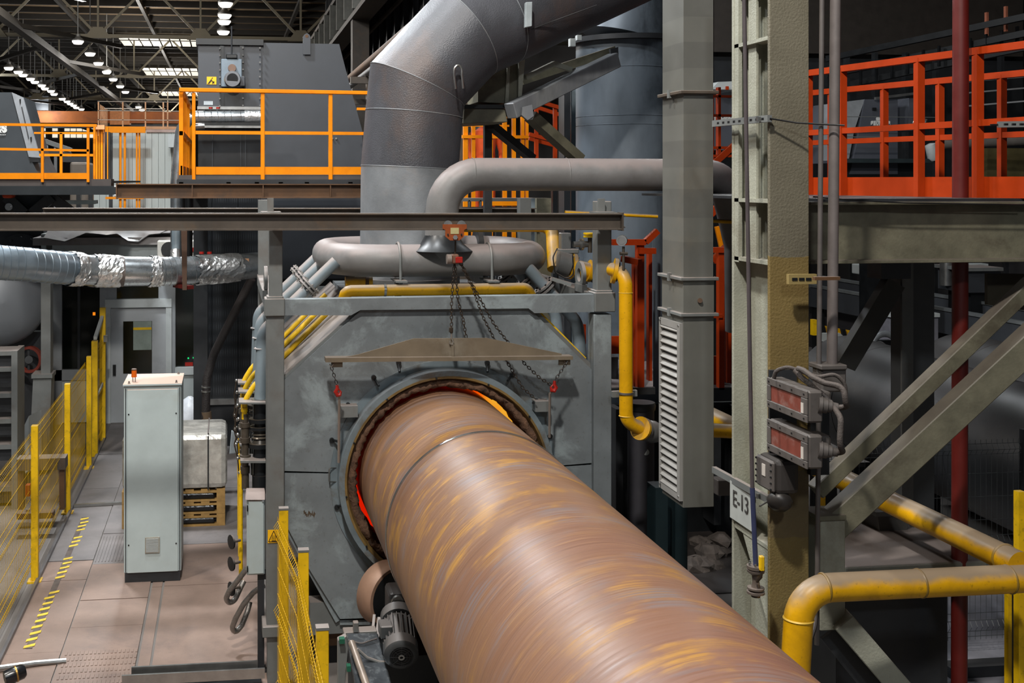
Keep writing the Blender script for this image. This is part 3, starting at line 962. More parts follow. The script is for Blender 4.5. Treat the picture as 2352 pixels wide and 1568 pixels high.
def holed(px, D, d, R, sub=6):
    """Plate between the picture polyline px and the round hole, d thick."""
    B = []
    for i in range(len(px) - 1):
        for k in range(sub):
            f = k / sub
            B.append(S(px[i][0] + (px[i + 1][0] - px[i][0]) * f, px[i][1] + (px[i + 1][1] - px[i][1]) * f, D))
    B.append(S(px[-1][0], px[-1][1], D))
    vs, fs = [], []
    n = len(B)
    for p in B:
        q = p - C
        q.y = 0
        q.normalize()
        c = V((C.x, D, C.z)) + q * R
        vs += [p, c, p + V((0, d, 0)), c + V((0, d, 0))]
    for i in range(n - 1):
        a, b = 4 * i, 4 * (i + 1)
        fs += [(a, b, b + 1, a + 1), (a + 2, a + 3, b + 3, b + 2), (a, a + 2, b + 2, b), (a + 1, b + 1, b + 3, a + 3)]
    fs += [(0, 1, 3, 2), (4 * (n - 1), 4 * (n - 1) + 2, 4 * (n - 1) + 3, 4 * (n - 1) + 1)]
    return vs, fs


mk('upper_front_plate', holed([(1381, 1061), (1379, 868), (1216, 708), (828, 713), (638, 886), (640, 1081)], DF, 0.025, 0.80), furnace_m, fur)
mk('lower_front_plate', holed([(640, 1086), (640, 1172), (708, 1303), (781, 1421), (862, 1418), (1000, 1440), (1381, 1418), (1381, 1066)], DF, 0.025, 0.80), furnace_m, fur)
DB, DE = DF + 0.03, 11.85


def wall_px(a, b, D0, D1, th, m, name, par=fur):
    """Wall over the picture edge a-b (on Y = D0) running straight back to D1."""
    A, B = S(a[0], a[1], D0), S(b[0], b[1], D0)
    n = (B - A).cross(V((0, 1, 0))).normalized() * th
    return mk(name, prism([A, B, B + n, A + n], (0, D1 - D0, 0)), m, par)


wall_px((829, 716), (1216, 711), DB, DE, 0.04, furnace_m, 'roof_plate')
wall_px((642, 888), (829, 716), DB, DE, 0.04, frame_m, 'left_slope_plate')
wall_px((1216, 711), (1377, 869), DB, DE, 0.04, frame_m, 'right_slope_plate')
wall_px((643, 1172), (642, 888), DB, DE, 0.04, furnace_m, 'left_side_plate')
wall_px((1377, 869), (1378, 1420), DB, DE, 0.04, furnace_m, 'right_side_plate')
wall_px((1378, 1420), (781, 1424), DB, DE, 0.04, furnace_m, 'bottom_plate')
wall_px((781, 1424), (643, 1172), DB, DE, 0.04, furnace_m, 'lower_slope_plate')
a, b = S(640, 710, DE), S(1380, 1420, DE)
mk('back_plate', box((S(640, 886, DB).x, DE, C.z - 1.2), (S(1379, 868, DB).x, DE + 0.04, C.z + 1.35)), furnace_m, fur)
mk('hot_chamber', lathe((C.x, DF + 0.12, C.z), (0, 1, 0), [(2.2, 0.0), (2.2, 0.98), (0.26, 0.98), (0.26, 0.80)], 48), hot, fur, True)
mk('chamber_glow_block', lathe((C.x, DF + 0.12, C.z), (0, 1, 0), [(2.25, 0.0), (2.25, 1.02), (0.05, 1.02), (0.05, 0.79), (0.25, 0.79), (0.25, 1.0), (2.21, 1.0), (2.21, 0.0)], 48), charcoal_m, fur, True)  # added shell blocks the chamber glow from leaking through the plate seam
# ribs lying along the sloping roof on the left: stacked cover strips
for i, off in enumerate((0.06, 0.17, 0.29)):
    A, B = S(648, 880, DB), S(824, 716, DB)
    n = (B - A).cross(V((0, 1, 0))).normalized() * -0.05
    y0 = DB + off
    mk('slope_rib', prism([A + V((0, off, 0)), B + V((0, off, 0)), B + n + V((0, off, 0)), A + n + V((0, off, 0))], (0, 0.05, 0)), frame_m, fur)
A, B = S(1222, 712, DB), S(1345, 836, DB)
mk('slope_edge_strip', bar(A + V((0, 0.06, 0.03)), B + V((0, 0.06, 0.03)), 0.05, 0.05), ypost_m, fur)
# round collar
col = mk('collar_ring', lathe((C.x, DF, C.z), (0, 1, 0), [(0, 0.90), (-0.17, 0.90), (-0.17, 0.845), (0.0, 0.80), (0.0, 0.86)], 72, closed=True), ring_m, fur, True)
mk('scorched_bevel', lathe((C.x, DF, C.z), (0, 1, 0), [(-0.172, 0.856), (-0.172, 0.838), (-0.06, 0.805), (-0.06, 0.856)], 72, closed=True), bevelring_m, fur, True)
random.seed(5)
vs, fs = lathe((C.x, DF, C.z), (0, 1, 0), [(-0.10, 0.83), (-0.135, 0.812), (-0.14, 0.78), (-0.11, 0.757), (-0.03, 0.75), (0.1, 0.753), (0.30, 0.757), (0.31, 0.82)], 150)
for v in vs:
    q = V((v.x - C.x, 0, v.z - C.z))
    if q.length < 0.818:
        v += q.normalized() * random.uniform(-0.014, 0.012)
        v.y += random.uniform(-0.022, 0.015)
mk('fibre_packing', (vs, fs[:-2] if len(fs[-1]) > 4 else fs), fibre_m, fur, True, ang=180)
mk('backing_flange', lathe((C.x, DF, C.z), (0, 1, 0), [(0.0, 0.96), (-0.012, 0.96), (-0.012, 0.9), (0.0, 0.9)], 72, closed=True), ring_m, fur, True)
for k in range(12):
    t = 2 * PI * k / 12 + 0.12
    q = V((C.x + 0.848 * math.cos(t), DF - 0.172, C.z + 0.848 * math.sin(t)))
    mk('bolt', cyl(q, q + V((0, -0.02, 0)), 0.008, 6), black_m, fur)
for x, y, dx, dy in ((858, 866, 12, 20), (1176, 860, -10, 14), (762, 1010, 16, 4), (799, 929, 8, 8), (1232, 920, -8, 5), (773, 1163, 16, -3), (1262, 1000, -8, 6), (915, 832, 3, 22), (1118, 832, 2, 22)):
    p = S(x, y, DF)
    q = S(x + dx, y + dy, DF - 0.1)
    mk('stud', cyl(p, q, 0.011, 7), black_m, fur)
    mk('stud_washer', cyl(p + V((0, 0.0, 0)), p + V((0, -0.03, 0)), 0.021, 10), black_m, fur)
for x0, y0, x1, y1, nm in ((783, 933, 822, 958, 'bracket'), (1230, 922, 1262, 945, 'bracket')):
    mk(nm, pbox(x0, y0, x1, y1, DF - 0.12, 0.12), frame_m, fur)
mk('pull_handle', tube(fillet([S(775, 1074, DF), S(756, 1074, DF - 0.05), S(756, 1106, DF - 0.05), S(775, 1106, DF)], 0.015, 3), 0.006, 6), metal_m, fur, True)
# frame
for x0, x1, xt0, xt1, yt in ((612, 653, 618, 649, 528), (1364, 1405, 1371, 1405, 462)):
    p = mk('corner_post', pbox(x0, 722, x1, 1440, DF - 0.06, 0.16), frame_m if x0 < 700 else furnace_m, fur, bev=0.006)
    mk('upper_post', pbox(xt0, yt, xt1, 690, DF - 0.05, 0.12), frame_m, fur, bev=0.006)
mk('joint_block', pbox(608, 686, 654, 726, DF - 0.09, 0.2), frame_m, fur, bev=0.006)
mk('joint_block', pbox(1367, 672, 1414, 716, DF - 0.09, 0.2), frame_m, fur, bev=0.006)
mk('joint_cap', pbox(613, 681, 650, 688, DF - 0.075, 0.16), frame_m, fur, bev=0.004)
mk('joint_cap', pbox(1370, 667, 1408, 674, DF - 0.075, 0.16), frame_m, fur, bev=0.004)
mk('top_beam', pprism([(653, 688), (1370, 676), (1370, 716), (1228, 719), (1214, 708), (828, 712), (806, 724), (653, 724)], DF - 0.055, 0.12), furnace_m, fur)
for px, w_ in ((630, 40), (1388, 42)):
    a = S(px, 690 if px < 900 else 676, DF)
    hw = 0.07
    mk('side_beam', box((a.x - hw, DF, a.z - 0.11), (a.x + hw, DE + 0.1, a.z - 0.0)), frame_m, fur, bev=0.005)
    mk('rear_post', box((a.x - 0.06, DE, 0), (a.x + 0.06, DE + 0.14, a.z + 0.78)), frame_m, fur)
    lug = lathe((a.x + (-0.07 if px < 900 else -0.08), DF + 0.45, a.z + 0.13), (1, 0, 0), [(0, 0.06), (0, 0.12), (0.03, 0.12), (0.03, 0.06)], 24, closed=True)
    mk('lifting_lug', lug, frame_m, fur, True)
    mk('lug_base', box((a.x - 0.085, DF + 0.34, a.z - 0.02), (a.x - 0.04, DF + 0.56, a.z + 0.05)), frame_m, fur)
a = S(600, 480, DE + 0.1)
mk('base_collar', pbox(603, 1440, 660, 1462, DF - 0.1, 0.25), frame_m, fur, bev=0.005)
mk('base_post', pbox(614, 1462, 657, 1640, DF - 0.06, 0.16), frame_m, fur)
mk('base_post', pbox(1364, 1420, 1405, 1600, DF - 0.06, 0.16), frame_m, fur)
mk('base_beam', pbox(712, 1384, 1364, 1424, DF + 0.06, 0.16), frame_m, fur)
mk('heat_shield', pbox(705, 1322, 775, 1384, DF + 0.35, 0.05), charcoal_m, fur)
mk('lower_grid', pbox(735, 1424, 900, 1475, DF + 0.2, 0.05), rustbeam_m, fur)
for i in range(9):
    mk('scuff', pprism([(697 + i * 3, 1173 + (i % 4) * 4), (700 + i * 3, 1171 + (i % 3) * 4), (701 + i * 3, 1178 + (i % 4) * 4), (698 + i * 3, 1181 + (i % 3) * 3)], DF - 0.001, 0.001), M('brown_scuff', '#4a3b2a', 0.7), fur)


def warning(x0, y0, x1, y1, D, name, label, kind):
    t = thing(name, label, 'sign', S(x0, y1, D))
    mk('plate', pbox(x0, y0, x1, y1, D, 0.004), yellow_flat, t)
    W_, H_ = x1 - x0, y1 - y0

    def q(fx, fy): return (x0 + fx * W_, y0 + fy * H_)
    d2 = D - 0.003

    def stroke(pts, wd=0.06, par=t):
        P_ = [S(*q(*p), d2) for p in pts]
        mk('symbol', join(*[bar(P_[i], P_[i + 1], wd * W_ / ppm(x0, D), 0.003, (0, 1, 0)) for i in range(len(P_) - 1)]), black_flat, t)
    if kind == 'heat':
        stroke([(0.08, 0.92), (0.55, 0.06), (1.02, 0.92), (0.08, 0.92)], 0.05)
        for k in range(3):
            c = 0.42 + k * 0.14
            stroke([(c + 0.04 * math.sin(i * 1.2), 0.42 + i * 0.07) for i in range(6)], 0.035)
        stroke([(0.36, 0.84), (0.78, 0.84)], 0.035)
    else:
        stroke([(0.08, 0.95), (0.62, 0.1)], 0.05)
        stroke([(0.2, 0.9), (0.5, 0.45), (0.62, 0.7), (0.8, 0.65)], 0.08)
        stroke([(0.58, 0.9), (0.66, 0.62), (0.76, 0.9)], 0.08)
    return t


warning(615, 1217, 640, 1246, DF - 0.068, 'hot_surface_sign', 'yellow hot surface warning sign on the furnace corner post', 'heat')

# ================================================================ RUSTY PIPE
rust = bpy.data.materials.new('spinning_rusty_pipe')
rust.use_nodes = True
nt = rust.node_tree
N, Lk = nt.nodes, nt.links
bs = N['Principled BSDF']
bs.inputs['Roughness'].default_value = 0.5
bs.inputs['Metallic'].default_value = 0.0
uvn = N.new('ShaderNodeUVMap')
uvn.uv_map = 'uv'


def nse(sx, sy, off, det=3, rough=0.55):
    mp = N.new('ShaderNodeMapping')
    mp.inputs['Scale'].default_value = (sx, sy, 1)
    mp.inputs['Location'].default_value = (off, off * 1.7, 0)
    mp.inputs['Rotation'].default_value = (0, 0, 0)
    Lk.new(uvn.outputs[0], mp.inputs[0])
    n_ = N.new('ShaderNodeTexNoise')
    n_.inputs['Scale'].default_value = 1
    n_.inputs['Detail'].default_value = det
    n_.inputs['Roughness'].default_value = rough
    Lk.new(mp.outputs[0], n_.inputs['Vector'])
    return n_.outputs[0]


def ramp2(src, p0, p1, lo=0.0, hi=1.0):
    q = N.new('ShaderNodeMapRange')
    q.interpolation_type = 'SMOOTHSTEP'
    q.inputs[1].default_value = p0; q.inputs[2].default_value = p1
    q.inputs[3].default_value = lo; q.inputs[4].default_value = hi
    Lk.new(src, q.inputs[0])
    return q.outputs[0]


def mul(a, b):
    q = N.new('ShaderNodeMath')
    q.operation = 'MULTIPLY'
    Lk.new(a, q.inputs[0]); Lk.new(b, q.inputs[1])
    return q.outputs[0]


def mx(fac, a, b):
    x = N.new('ShaderNodeMix')
    x.data_type = 'RGBA'
    Lk.new(fac, x.inputs[0])
    if isinstance(a, tuple): x.inputs[6].default_value = a
    else: Lk.new(a, x.inputs[6])
    if isinstance(b, tuple): x.inputs[7].default_value = b
    else: Lk.new(b, x.inputs[7])
    return x.outputs[2]


fine = nse(4, 46, 3.1, 5, 0.68)
big = nse(1.3, 0.55, 0.4, 2)
blot = nse(14, 5.5, 5.2, 4, 0.6)
sepuv = N.new('ShaderNodeSeparateXYZ')
Lk.new(uvn.outputs[0], sepuv.inputs[0])
along_pipe = ramp2(sepuv.outputs[1], 3.5, 7.2)
c0 = mx(along_pipe, lin('#7a5548'), lin('#775640'))
c0 = mx(ramp2(big, 0.4, 0.65, 0, 0.5), c0, lin('#86664c'))
patch = mul(ramp2(blot, 0.47, 0.66), ramp2(nse(2.2, 0.9, 6.1, 2), 0.4, 0.6, 0.12, 0.95))
c1 = mx(mul(patch, ramp2(fine, 0.34, 0.58)), c0, lin('#a97b30'))
c2 = mx(mul(ramp2(nse(8, 3.0, 9.4, 3), 0.5, 0.68), ramp2(nse(4, 40, 1.2, 4), 0.36, 0.6, 0, 0.85)), c1, lin('#73696a'))
c3 = mx(ramp2(nse(3, 80, 7.7, 3), 0.48, 0.74, 0, 0.45), c2, lin('#5c4032'))
c4 = mx(mul(ramp2(nse(10, 66, 12.3, 3), 0.52, 0.72, 0, 0.55), ramp2(nse(2.4, 1.2, 4.4, 2), 0.42, 0.62)), c3, lin('#9c7550'))
Lk.new(c4, bs.inputs['Base Color'])
Lk.new(ramp2(fine, 0.3, 0.7, 0.38, 0.56), bs.inputs['Roughness'])
bpn = N.new('ShaderNodeBump')
bpn.inputs['Strength'].default_value = 0.12
bpn.inputs['Distance'].default_value = 0.006
Lk.new(nse(4, 70, 2.2, 4), bpn.inputs['Height'])
Lk.new(bpn.outputs[0], bs.inputs['Normal'])

PC = S(1017, 1088, DF)
PR = 193 / ppm(1017, DF)
DJ = 7.69


def uvcyl(y0, y1, n=128, m=60, th=0.016):
    vs, fs, uvs = [], [], []
    for j in range(m + 1):
        y = y0 + (y1 - y0) * j / m
        for k in range(n + 1):
            t = 2 * PI * k / n - PI / 2
            vs.append(V((PC.x + PR * math.cos(t), y, PC.z + PR * math.sin(t))))
    for j in range(m):
        for k in range(n):
            a = j * (n + 1) + k
            fs.append((a, a + 1, a + n + 2, a + n + 1))
            q = [(k / n, y0 + (y1 - y0) * j / m), ((k + 1) / n, y0 + (y1 - y0) * j / m), ((k + 1) / n, y0 + (y1 - y0) * (j + 1) / m), (k / n, y0 + (y1 - y0) * (j + 1) / m)]
            uvs.append([(u, v + 0.16 * u) for u, v in q])
    return vs, fs, uvs


pip = thing('line_pipe', 'huge rust brown steel pipe rolling into the furnace opening', 'pipe', (PC.x, 7, PC.z))
v_, f_, u_ = uvcyl(-5.0, DJ - 0.006)
mk('front_pipe_section', (v_, f_), rust, pip, True, uv=u_, ang=180)
v_, f_, u_ = uvcyl(DJ + 0.006, 11.2)
mk('rear_pipe_section', (v_, f_), rust, pip, True, uv=u_, ang=180)
mk('joint_ring', lathe((PC.x, DJ, PC.z), (0, 1, 0), [(-0.014, PR - 0.01), (-0.014, PR + 0.007), (0.012, PR + 0.009), (0.014, PR - 0.01)], 128, closed=True), M('polished_ring_steel', '#b4b4b2', 0.2, 0.95, 0.05, 8), pip, True)

# ================================================================ RUNWAY BEAM, HOIST, SPREADER
a, b = S(-700, 509.5, 9.02), S(1424, 508.5, 9.02)
g = thing('runway_beam', 'long brown-grey I-beam runway across the front of the furnace, carrying the hoist', 'beam', (a + b) / 2)
mk('i_section', ibeam(a, b, 0.136, 0.11, 0.012, 0.009), beam_m, g)
mk('end_plate', cbox(b + V((0.006, 0, 0)), (0.012, 0.12, 0.15)), beam_m, g)
for dy in (-0.04, 0.04):
    for dz in (-0.045, 0.045):
        mk('bolt', cyl(b + V((0.01, dy, dz)), b + V((0.03, dy, dz)), 0.008, 6), metal_m, g)
for px in (622, 1388):
    q = S(px, 488, 9.12)
    mk('seat_plate', cbox(q + V((0, 0.05, 0.0)), (0.16, 0.2, 0.015)), frame_m, g)
    mk('hold_down', cbox(q + V((0, 0.08, 0.06)), (0.05, 0.05, 0.11)), frame_m, g)
a, b = S(100, 484, 12.15), S(1228, 484, 12.15)
o = mk('rear_beam', ibeam(a, b, 0.06, 0.16, 0.01, 0.008), beam_m, None, label='thin dark steel channel just behind the runway beam', cat='beam')
g = thing('hoist_trolley', 'orange-rust push trolley hanging on the runway beam', 'trolley', S(1044, 530, 8.93))
for d0, nm in ((8.93, 'front_plate'), (9.1, 'rear_plate')):
    mk(nm, pprism([(1017, 515), (1072, 515), (1072, 525), (1066, 528), (1066, 543), (1055, 552), (1034, 552), (1023, 543), (1023, 528), (1017, 525)], d0, 0.01), M('hoist_orange', '#8f4a28', 0.5, stain='#6e3a1e', stain_amt=0.4, spec=0.2), g)
for px in (1029, 1060):
    mk('wheel', cyl(S(px, 516, 8.955), S(px, 516, 9.0), 0.035, 16), metal_m, g, True)
mk('rating_plate', pbox(1035, 523, 1054, 537, 8.926, 0.004), M('brass_plate', '#b3a878', 0.4), g)
mk('centre_nut', cyl(S(1046, 545, 8.93), S(1046, 545, 8.905), 0.02, 6), metal_m, g)
for px in (1029, 1060):
    mk('bolt', cyl(S(px, 538, 8.93), S(px, 538, 8.915), 0.007, 6), black_m, g)
mk('cross_bolt', cyl(S(1046, 545, 8.93), S(1046, 545, 9.11), 0.012, 8), metal_m, g)
g = thing('chain_hoist', 'small rusty chain hoist hanging under the orange trolley', 'hoist', S(1046, 600, 9.02))
mk('top_hook', tube([S(1046, 553, 9.02), S(1046, 575, 9.02), S(1044, 585, 9.02)], 0.007, 6), chain_m, g, True)
mk('body', pbox(1038, 584, 1055, 606, 8.98, 0.08), M('hoist_brown', '#6a4a3a', 0.5), g, bev=0.01)
mk('hand_wheel_cover', cyl(S(1036, 595, 9.0), S(1026, 595, 9.0) + V((0, 0, 0)), 0.04, 16), M('hoist_grey_brown', '#7b6f68', 0.5), g, True)
mk('red_guide', pbox(1047, 590, 1063, 604, 8.965, 0.03), hook_m, g, bev=0.004)
mk('load_chain', chain_mesh([S(1043, 606, 9.02), S(1037, 700, 9.02), S(1037, 762, 9.02)]), chain_m, g, kind='stuff')
mk('slack_chain', chain_mesh([S(1045, 606, 9.04), S(1052, 690, 9.04), S(1064, 735, 9.05), S(1071, 776, 9.06)]), chain_m, g, kind='stuff')
mk('hand_chain', chain_mesh([S(1056, 602, 9.0), S(1085, 660, 9.03), S(1108, 725, 9.06), S(1136, 780, 9.1), S(1170, 840, 9.1), S(1200, 890, 9.1), S(1232, 918, 9.12)]), chain_m, g, kind='stuff')
mk('hand_chain', chain_mesh([S(1058, 602, 9.0), S(1100, 682, 9.03), S(1135, 745, 9.06), S(1167, 786, 9.1), S(1205, 835, 9.1), S(1240, 868, 9.1), S(1266, 884, 9.1)]), chain_m, g, kind='stuff')
mk('hook_block', pbox(1033, 752, 1041, 764, 9.0, 0.04), chain_m, g, bev=0.004)
mk('load_hook', tube([S(1037, 764, 9.02), S(1037, 775, 9.02), S(1041, 784, 9.02), S(1039, 791, 9.02), S(1034, 789, 9.02), S(1033, 783, 9.02)], 0.007, 6), M('steel_hook', '#8f8a82', 0.4, 0.6), g, True)
DS = 9.02
g = thing('lifting_spreader', 'brown steel spreader beam with a tapered web hanging above the opening', 'spreader', S(1033, 830, DS))
mk('web_plate', pprism([(785, 821), (822, 814), (951, 777), (1119, 776), (1290, 812), (1290, 818)], DS + 0.02, 0.012), spread_m, g)
mk('bottom_flange', prism([S(748, 822, DS - 0.03), S(1316, 818, DS - 0.03), S(1316, 826, DS - 0.03), S(748, 832, DS - 0.03)], (0, 0.11, 0)), spread_m, g)
for x, y in ((773, 833), (1296, 828)):
    mk('end_lug', pbox(x - 12, y - 2, x + 14, y + 10, DS + 0.01, 0.02), spread_m, g)
mk('centre_stiffener', pbox(1037, 790, 1043, 822, DS, 0.02), spread_m, g)
for i, (x, y, x2, y2, side) in enumerate(((761, 842, 774, 884, 'left'), (1300, 835, 1274, 874, 'right'))):
    g = thing('sling_hook', 'red safety hook on a short black chain at the %s end of the spreader' % side, 'hook', S(x2, 900, DS))
    mk('shackle', tube([S(x - 4, y - 6, DS), S(x, y, DS), S(x + 4, y - 6, DS)], 0.006, 6), metal_m, g, True)
    mk('sling_chain', chain_mesh([S(x, y, DS), S(x2, y2, DS)]), rubber_m, g, kind='stuff')
    k = 1 if side == 'left' else -1
    mk('hook_body', tube([S(x2, y2, DS), S(x2 + 1 * k, y2 + 8, DS), S(x2 - 3 * k, y2 + 16, DS), S(x2 + 1 * k, y2 + 23, DS), S(x2 + 7 * k, y2 + 22, DS), S(x2 + 9 * k, y2 + 14, DS)], [0.012, 0.014, 0.016, 0.016, 0.014, 0.009], 8), hook_m, g, True)
    mk('latch', tube([S(x2 + 1 * k, y2 + 6, DS), S(x2 + 8 * k, y2 + 14, DS)], 0.006, 6), hook_m, g)
    xr = 779 if side == 'left' else 1263
    o = mk('lifting_rod', tube([S(x2 + 4 * k, y2 + 22, DS), S(xr, y2 + 30, DS + 0.02), S(xr - 1, 1062 if side == 'left' else 1004, 9.12)], 0.011, 8), M('rod_grey_brown', '#8b8078', 0.4, 0.3), None, True, label='thin steel lifting rod on the %s side of the round collar' % side, cat='rod')

# ================================================================ SUPPORT ROLLER AND ITS DRIVE
dr_c = S(898, 1368, 8.75)
g = thing('support_roller', 'worn tan and black support roller under the edge of the rusty pipe', 'roller', dr_c)
ax = V((-0.5, 1, 0)).normalized()
mk('tyre', lathe(dr_c - ax * 0.06, ax, [(0, 0.12), (0, 0.235), (0.02, 0.25), (0.17, 0.25), (0.19, 0.235), (0.19, 0.12)], 48, closed=True), M('roller_tan', '#8d6f5c', 0.5, 0.1), g, True)
mk('disc', cyl(dr_c - ax * 0.064, dr_c + ax * 0.1, 0.21, 36), black_m, g, True)
mk('hub', cyl(dr_c - ax * 0.09, dr_c - ax * 0.05, 0.06, 16), metal_m, g, True)
mk('yoke', cbox(dr_c + V((0.1, 0.2, -0.35)), (0.3, 0.12, 0.9)), charcoal_m, g)
mk('yoke_base', box((dr_c.x - 0.3, 8.3, 0), (dr_c.x + 0.5, 9.1, 0.35)), charcoal_m, g)
mp_ = S(922, 1508, 7.75)
g = thing('drive_motor', 'grey finned electric drive motor with a round fan grille below the pipe', 'motor', mp_)
ax = V((0.08, 1, 0.34)).normalized()
mot_m = M('motor_grey', '#4a4d4f', 0.4, 0.2, 0.1, 5, dust=0.5, dustcol='#8a8380')
mk('fan_cover', lathe(mp_, ax, [(0, 0.085), (0.004, 0.105), (0.02, 0.122), (0.10, 0.125)], 32), mot_m, g, True)
mk('fan_grille', lathe(mp_ - ax * 0.003, ax, [(0, 0.0), (0, 0.082)], 28), black_m, g, True)
gr = mk('grille_hub', lathe(mp_ - ax * 0.01, ax, [(0, 0.012), (0, 0.022), (0.006, 0.022), (0.006, 0.012)], 14, closed=True), metal_m, g, True)
xx, yy_, dd = frame_of(ax)
for rr in (0.04, 0.058, 0.075):
    mk('grille_ring', lathe(mp_ - ax * 0.006, ax, [(0, rr - 0.002), (0, rr + 0.002), (0.004, rr)], 24, closed=True), charcoal_m, g)
for k in range(8):
    t = 2 * PI * k / 8
    e_ = xx * math.cos(t) + yy_ * math.sin(t)
    mk('grille_spoke', bar(mp_ + e_ * 0.02 - ax * 0.005, mp_ + e_ * 0.082 - ax * 0.005, 0.003, 0.003), charcoal_m, g)
mk('body', cyl(mp_ + ax * 0.1, mp_ + ax * 0.34, 0.098, 24), mot_m, g, True)
for k in range(22):
    t = 2 * PI * k / 22
    e_ = xx * math.cos(t) + yy_ * math.sin(t)
    mk('cooling_fin', bar(mp_ + ax * 0.1 + e_ * 0.108, mp_ + ax * 0.32 + e_ * 0.108, 0.026, 0.006, e_.cross(ax)), mot_m, g)
mk('gear_housing', cyl(mp_ + ax * 0.34, mp_ + ax * 0.42, 0.125, 24), mot_m, g, True)
mk('gearbox', cbox(mp_ + ax * 0.55 + V((0.05, 0, -0.03)), (0.24, 0.26, 0.3)), charcoal_m, g, bev=0.03)
mk('shaft_cap', lathe(mp_ + ax * 0.55 + V((-0.01, -0.15, 0.06)), (0, 1, 0), [(0, 0.03), (0, 0.045), (0.04, 0.05)], 18), metal_m, g, True)
mk('terminal_box', cbox(mp_ + ax * 0.2 + V((-0.1, 0, 0.06)), (0.09, 0.14, 0.09)), mot_m, g, bev=0.008)
mk('mount_frame', box((mp_.x - 0.1, 8.0, 0), (mp_.x + 0.3, 8.7, 0.7)), black_m, g)
g = thing('drive_guard', 'oily grey guard plate with a steel handrail left of the motor', 'guard', S(830, 1500, 7.9))
mk('cover_plate', prism([S(796, 1452, 8.2), S(868, 1452, 8.2), S(905, 1590, 7.6), S(820, 1590, 7.6)], (0.0, 0.03, -0.05)), M('oily_grey_steel', '#565b60', 0.25, 0.5, 0.2, 6, stain='#9aa0a4', stain_amt=0.5, stain_scale=14), g, bev=0.01)
mk('top_ledge', pbox(790, 1452, 866, 1470, 8.25, 0.1), frame_m, g, bev=0.005)
mk('handrail', tube([S(808, 1476, 8.0), S(848, 1590, 7.5)], 0.026, 12), M('worn_handrail', '#8a7d72', 0.4, 0.3), g, True)
mk('side_plate', pprism([(776, 1470), (796, 1460), (800, 1490), (790, 1600), (776, 1600)], 7.9, 0.06), frame_m, g, bev=0.004)
mk('green_clip', pbox(780, 1468, 792, 1478, 7.85, 0.05), M('green_clip', '#1d5a44', 0.5), g)
mk('green_clip', pbox(797, 1530, 806, 1542, 7.75, 0.05), M('green_clip', '#1d5a44', 0.5), g)
mk('support_strut', bar(S(872, 1418, 8.4), S(860, 1510, 8.1), 0.03, 0.015), frame_m, g)
mk('support_strut', bar(S(860, 1412, 8.5), S(856, 1450, 8.4), 0.02, 0.02), frame_m, g)
mk('hinge_bracket', pbox(812, 1430, 824, 1452, 8.2, 0.05), frame_m, g, bev=0.004)
mk('cable', tube(fillet([S(800, 1470, 8.1), S(830, 1478, 8.05), S(866, 1466, 8.1)], 0.05, 4), 0.006, 6), rubber_m, g, True)
mk('arc_rail', tube([S(820, 1490, 7.9), S(842, 1510, 7.9), S(870, 1520, 7.9), S(905, 1522, 7.9)], 0.012, 8), frame_m, g, True)
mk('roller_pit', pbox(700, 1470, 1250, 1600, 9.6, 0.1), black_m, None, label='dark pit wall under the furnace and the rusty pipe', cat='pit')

# ================================================================ LEFT SIDE PIPES AND BURNERS
fl = thing('flanged_pipe', 'nearest flanged air pipe down the left slope of the furnace', 'pipe', S(597, 900, 10.0), 'flanged air pipes on the left slope')
D = 10.0
pth = fillet([S(772, 600, D), S(603, 762, D), S(597, 915, D)], 0.16, 6)
mk('tube', tube(pth, 0.052, 16), bluegrey_m, fl, True)
ax = (S(603, 762, D) - S(772, 600, D)).normalized()
fc = S(711, 657, D)
for s in (-0.02, 0.012):
    mk('flange', cyl(fc + ax * s, fc + ax * (s + 0.016), 0.10, 22), pipe_m, fl, True)
mk('gasket', cyl(fc - ax * 0.004, fc + ax * 0.012, 0.085, 20), black_m, fl)
xx, yy_, _ = frame_of(ax)
for k in range(8):
    t = 2 * PI * k / 8
    q = fc + xx * (0.082 * math.cos(t)) + yy_ * (0.082 * math.sin(t))
    mk('bolt', cyl(q - ax * 0.035, q + ax * 0.045, 0.009, 6), metal_m, fl)
mk('weld_ring', lathe(S(597, 800, D) , (0, 0, 1), [(-0.006, 0.052), (0, 0.056), (0.006, 0.052)], 16), bluegrey_m, fl, True)
mk('lower_flange', cyl(S(597, 915, D), S(597, 920, D), 0.085, 20), metal_m, fl, True)
copy_tree(fl, (0, 0.68, 0), 'middle flanged air pipe of three down the left slope of the furnace')
copy_tree(fl, (0, 1.4, 0), 'rearmost flanged air pipe of three down the left slope of the furnace')
rf = thing('flanged_pipe', 'nearest flanged air pipe down the right slope of the furnace', 'pipe', S(1340, 860, 10.0), 'flanged air pipes on the right slope')
pth = fillet([S(1196, 596, D), S(1326, 740, D), S(1342, 900, D)], 0.2, 6)
mk('tube', tube(pth, 0.055, 16), bluegrey_m, rf, True)
ax = (S(1326, 740, D) - S(1196, 596, D)).normalized()
fc = S(1251, 657, D)
for s in (-0.02, 0.014):
    mk('flange', cyl(fc + ax * s, fc + ax * (s + 0.018), 0.105, 22), pipe_m, rf, True)
xx, yy_, _ = frame_of(ax)
for k in range(8):
    t = 2 * PI * k / 8
    q = fc + xx * (0.085 * math.cos(t)) + yy_ * (0.085 * math.sin(t))
    mk('bolt', cyl(q - ax * 0.03, q + ax * 0.045, 0.01, 6), black_m, rf)
copy_tree(rf, (0, 0.68, 0), 'middle flanged air pipe of three down the right slope of the furnace')
copy_tree(rf, (0, 1.4, 0), 'rearmost flanged air pipe of three down the right slope of the furnace')

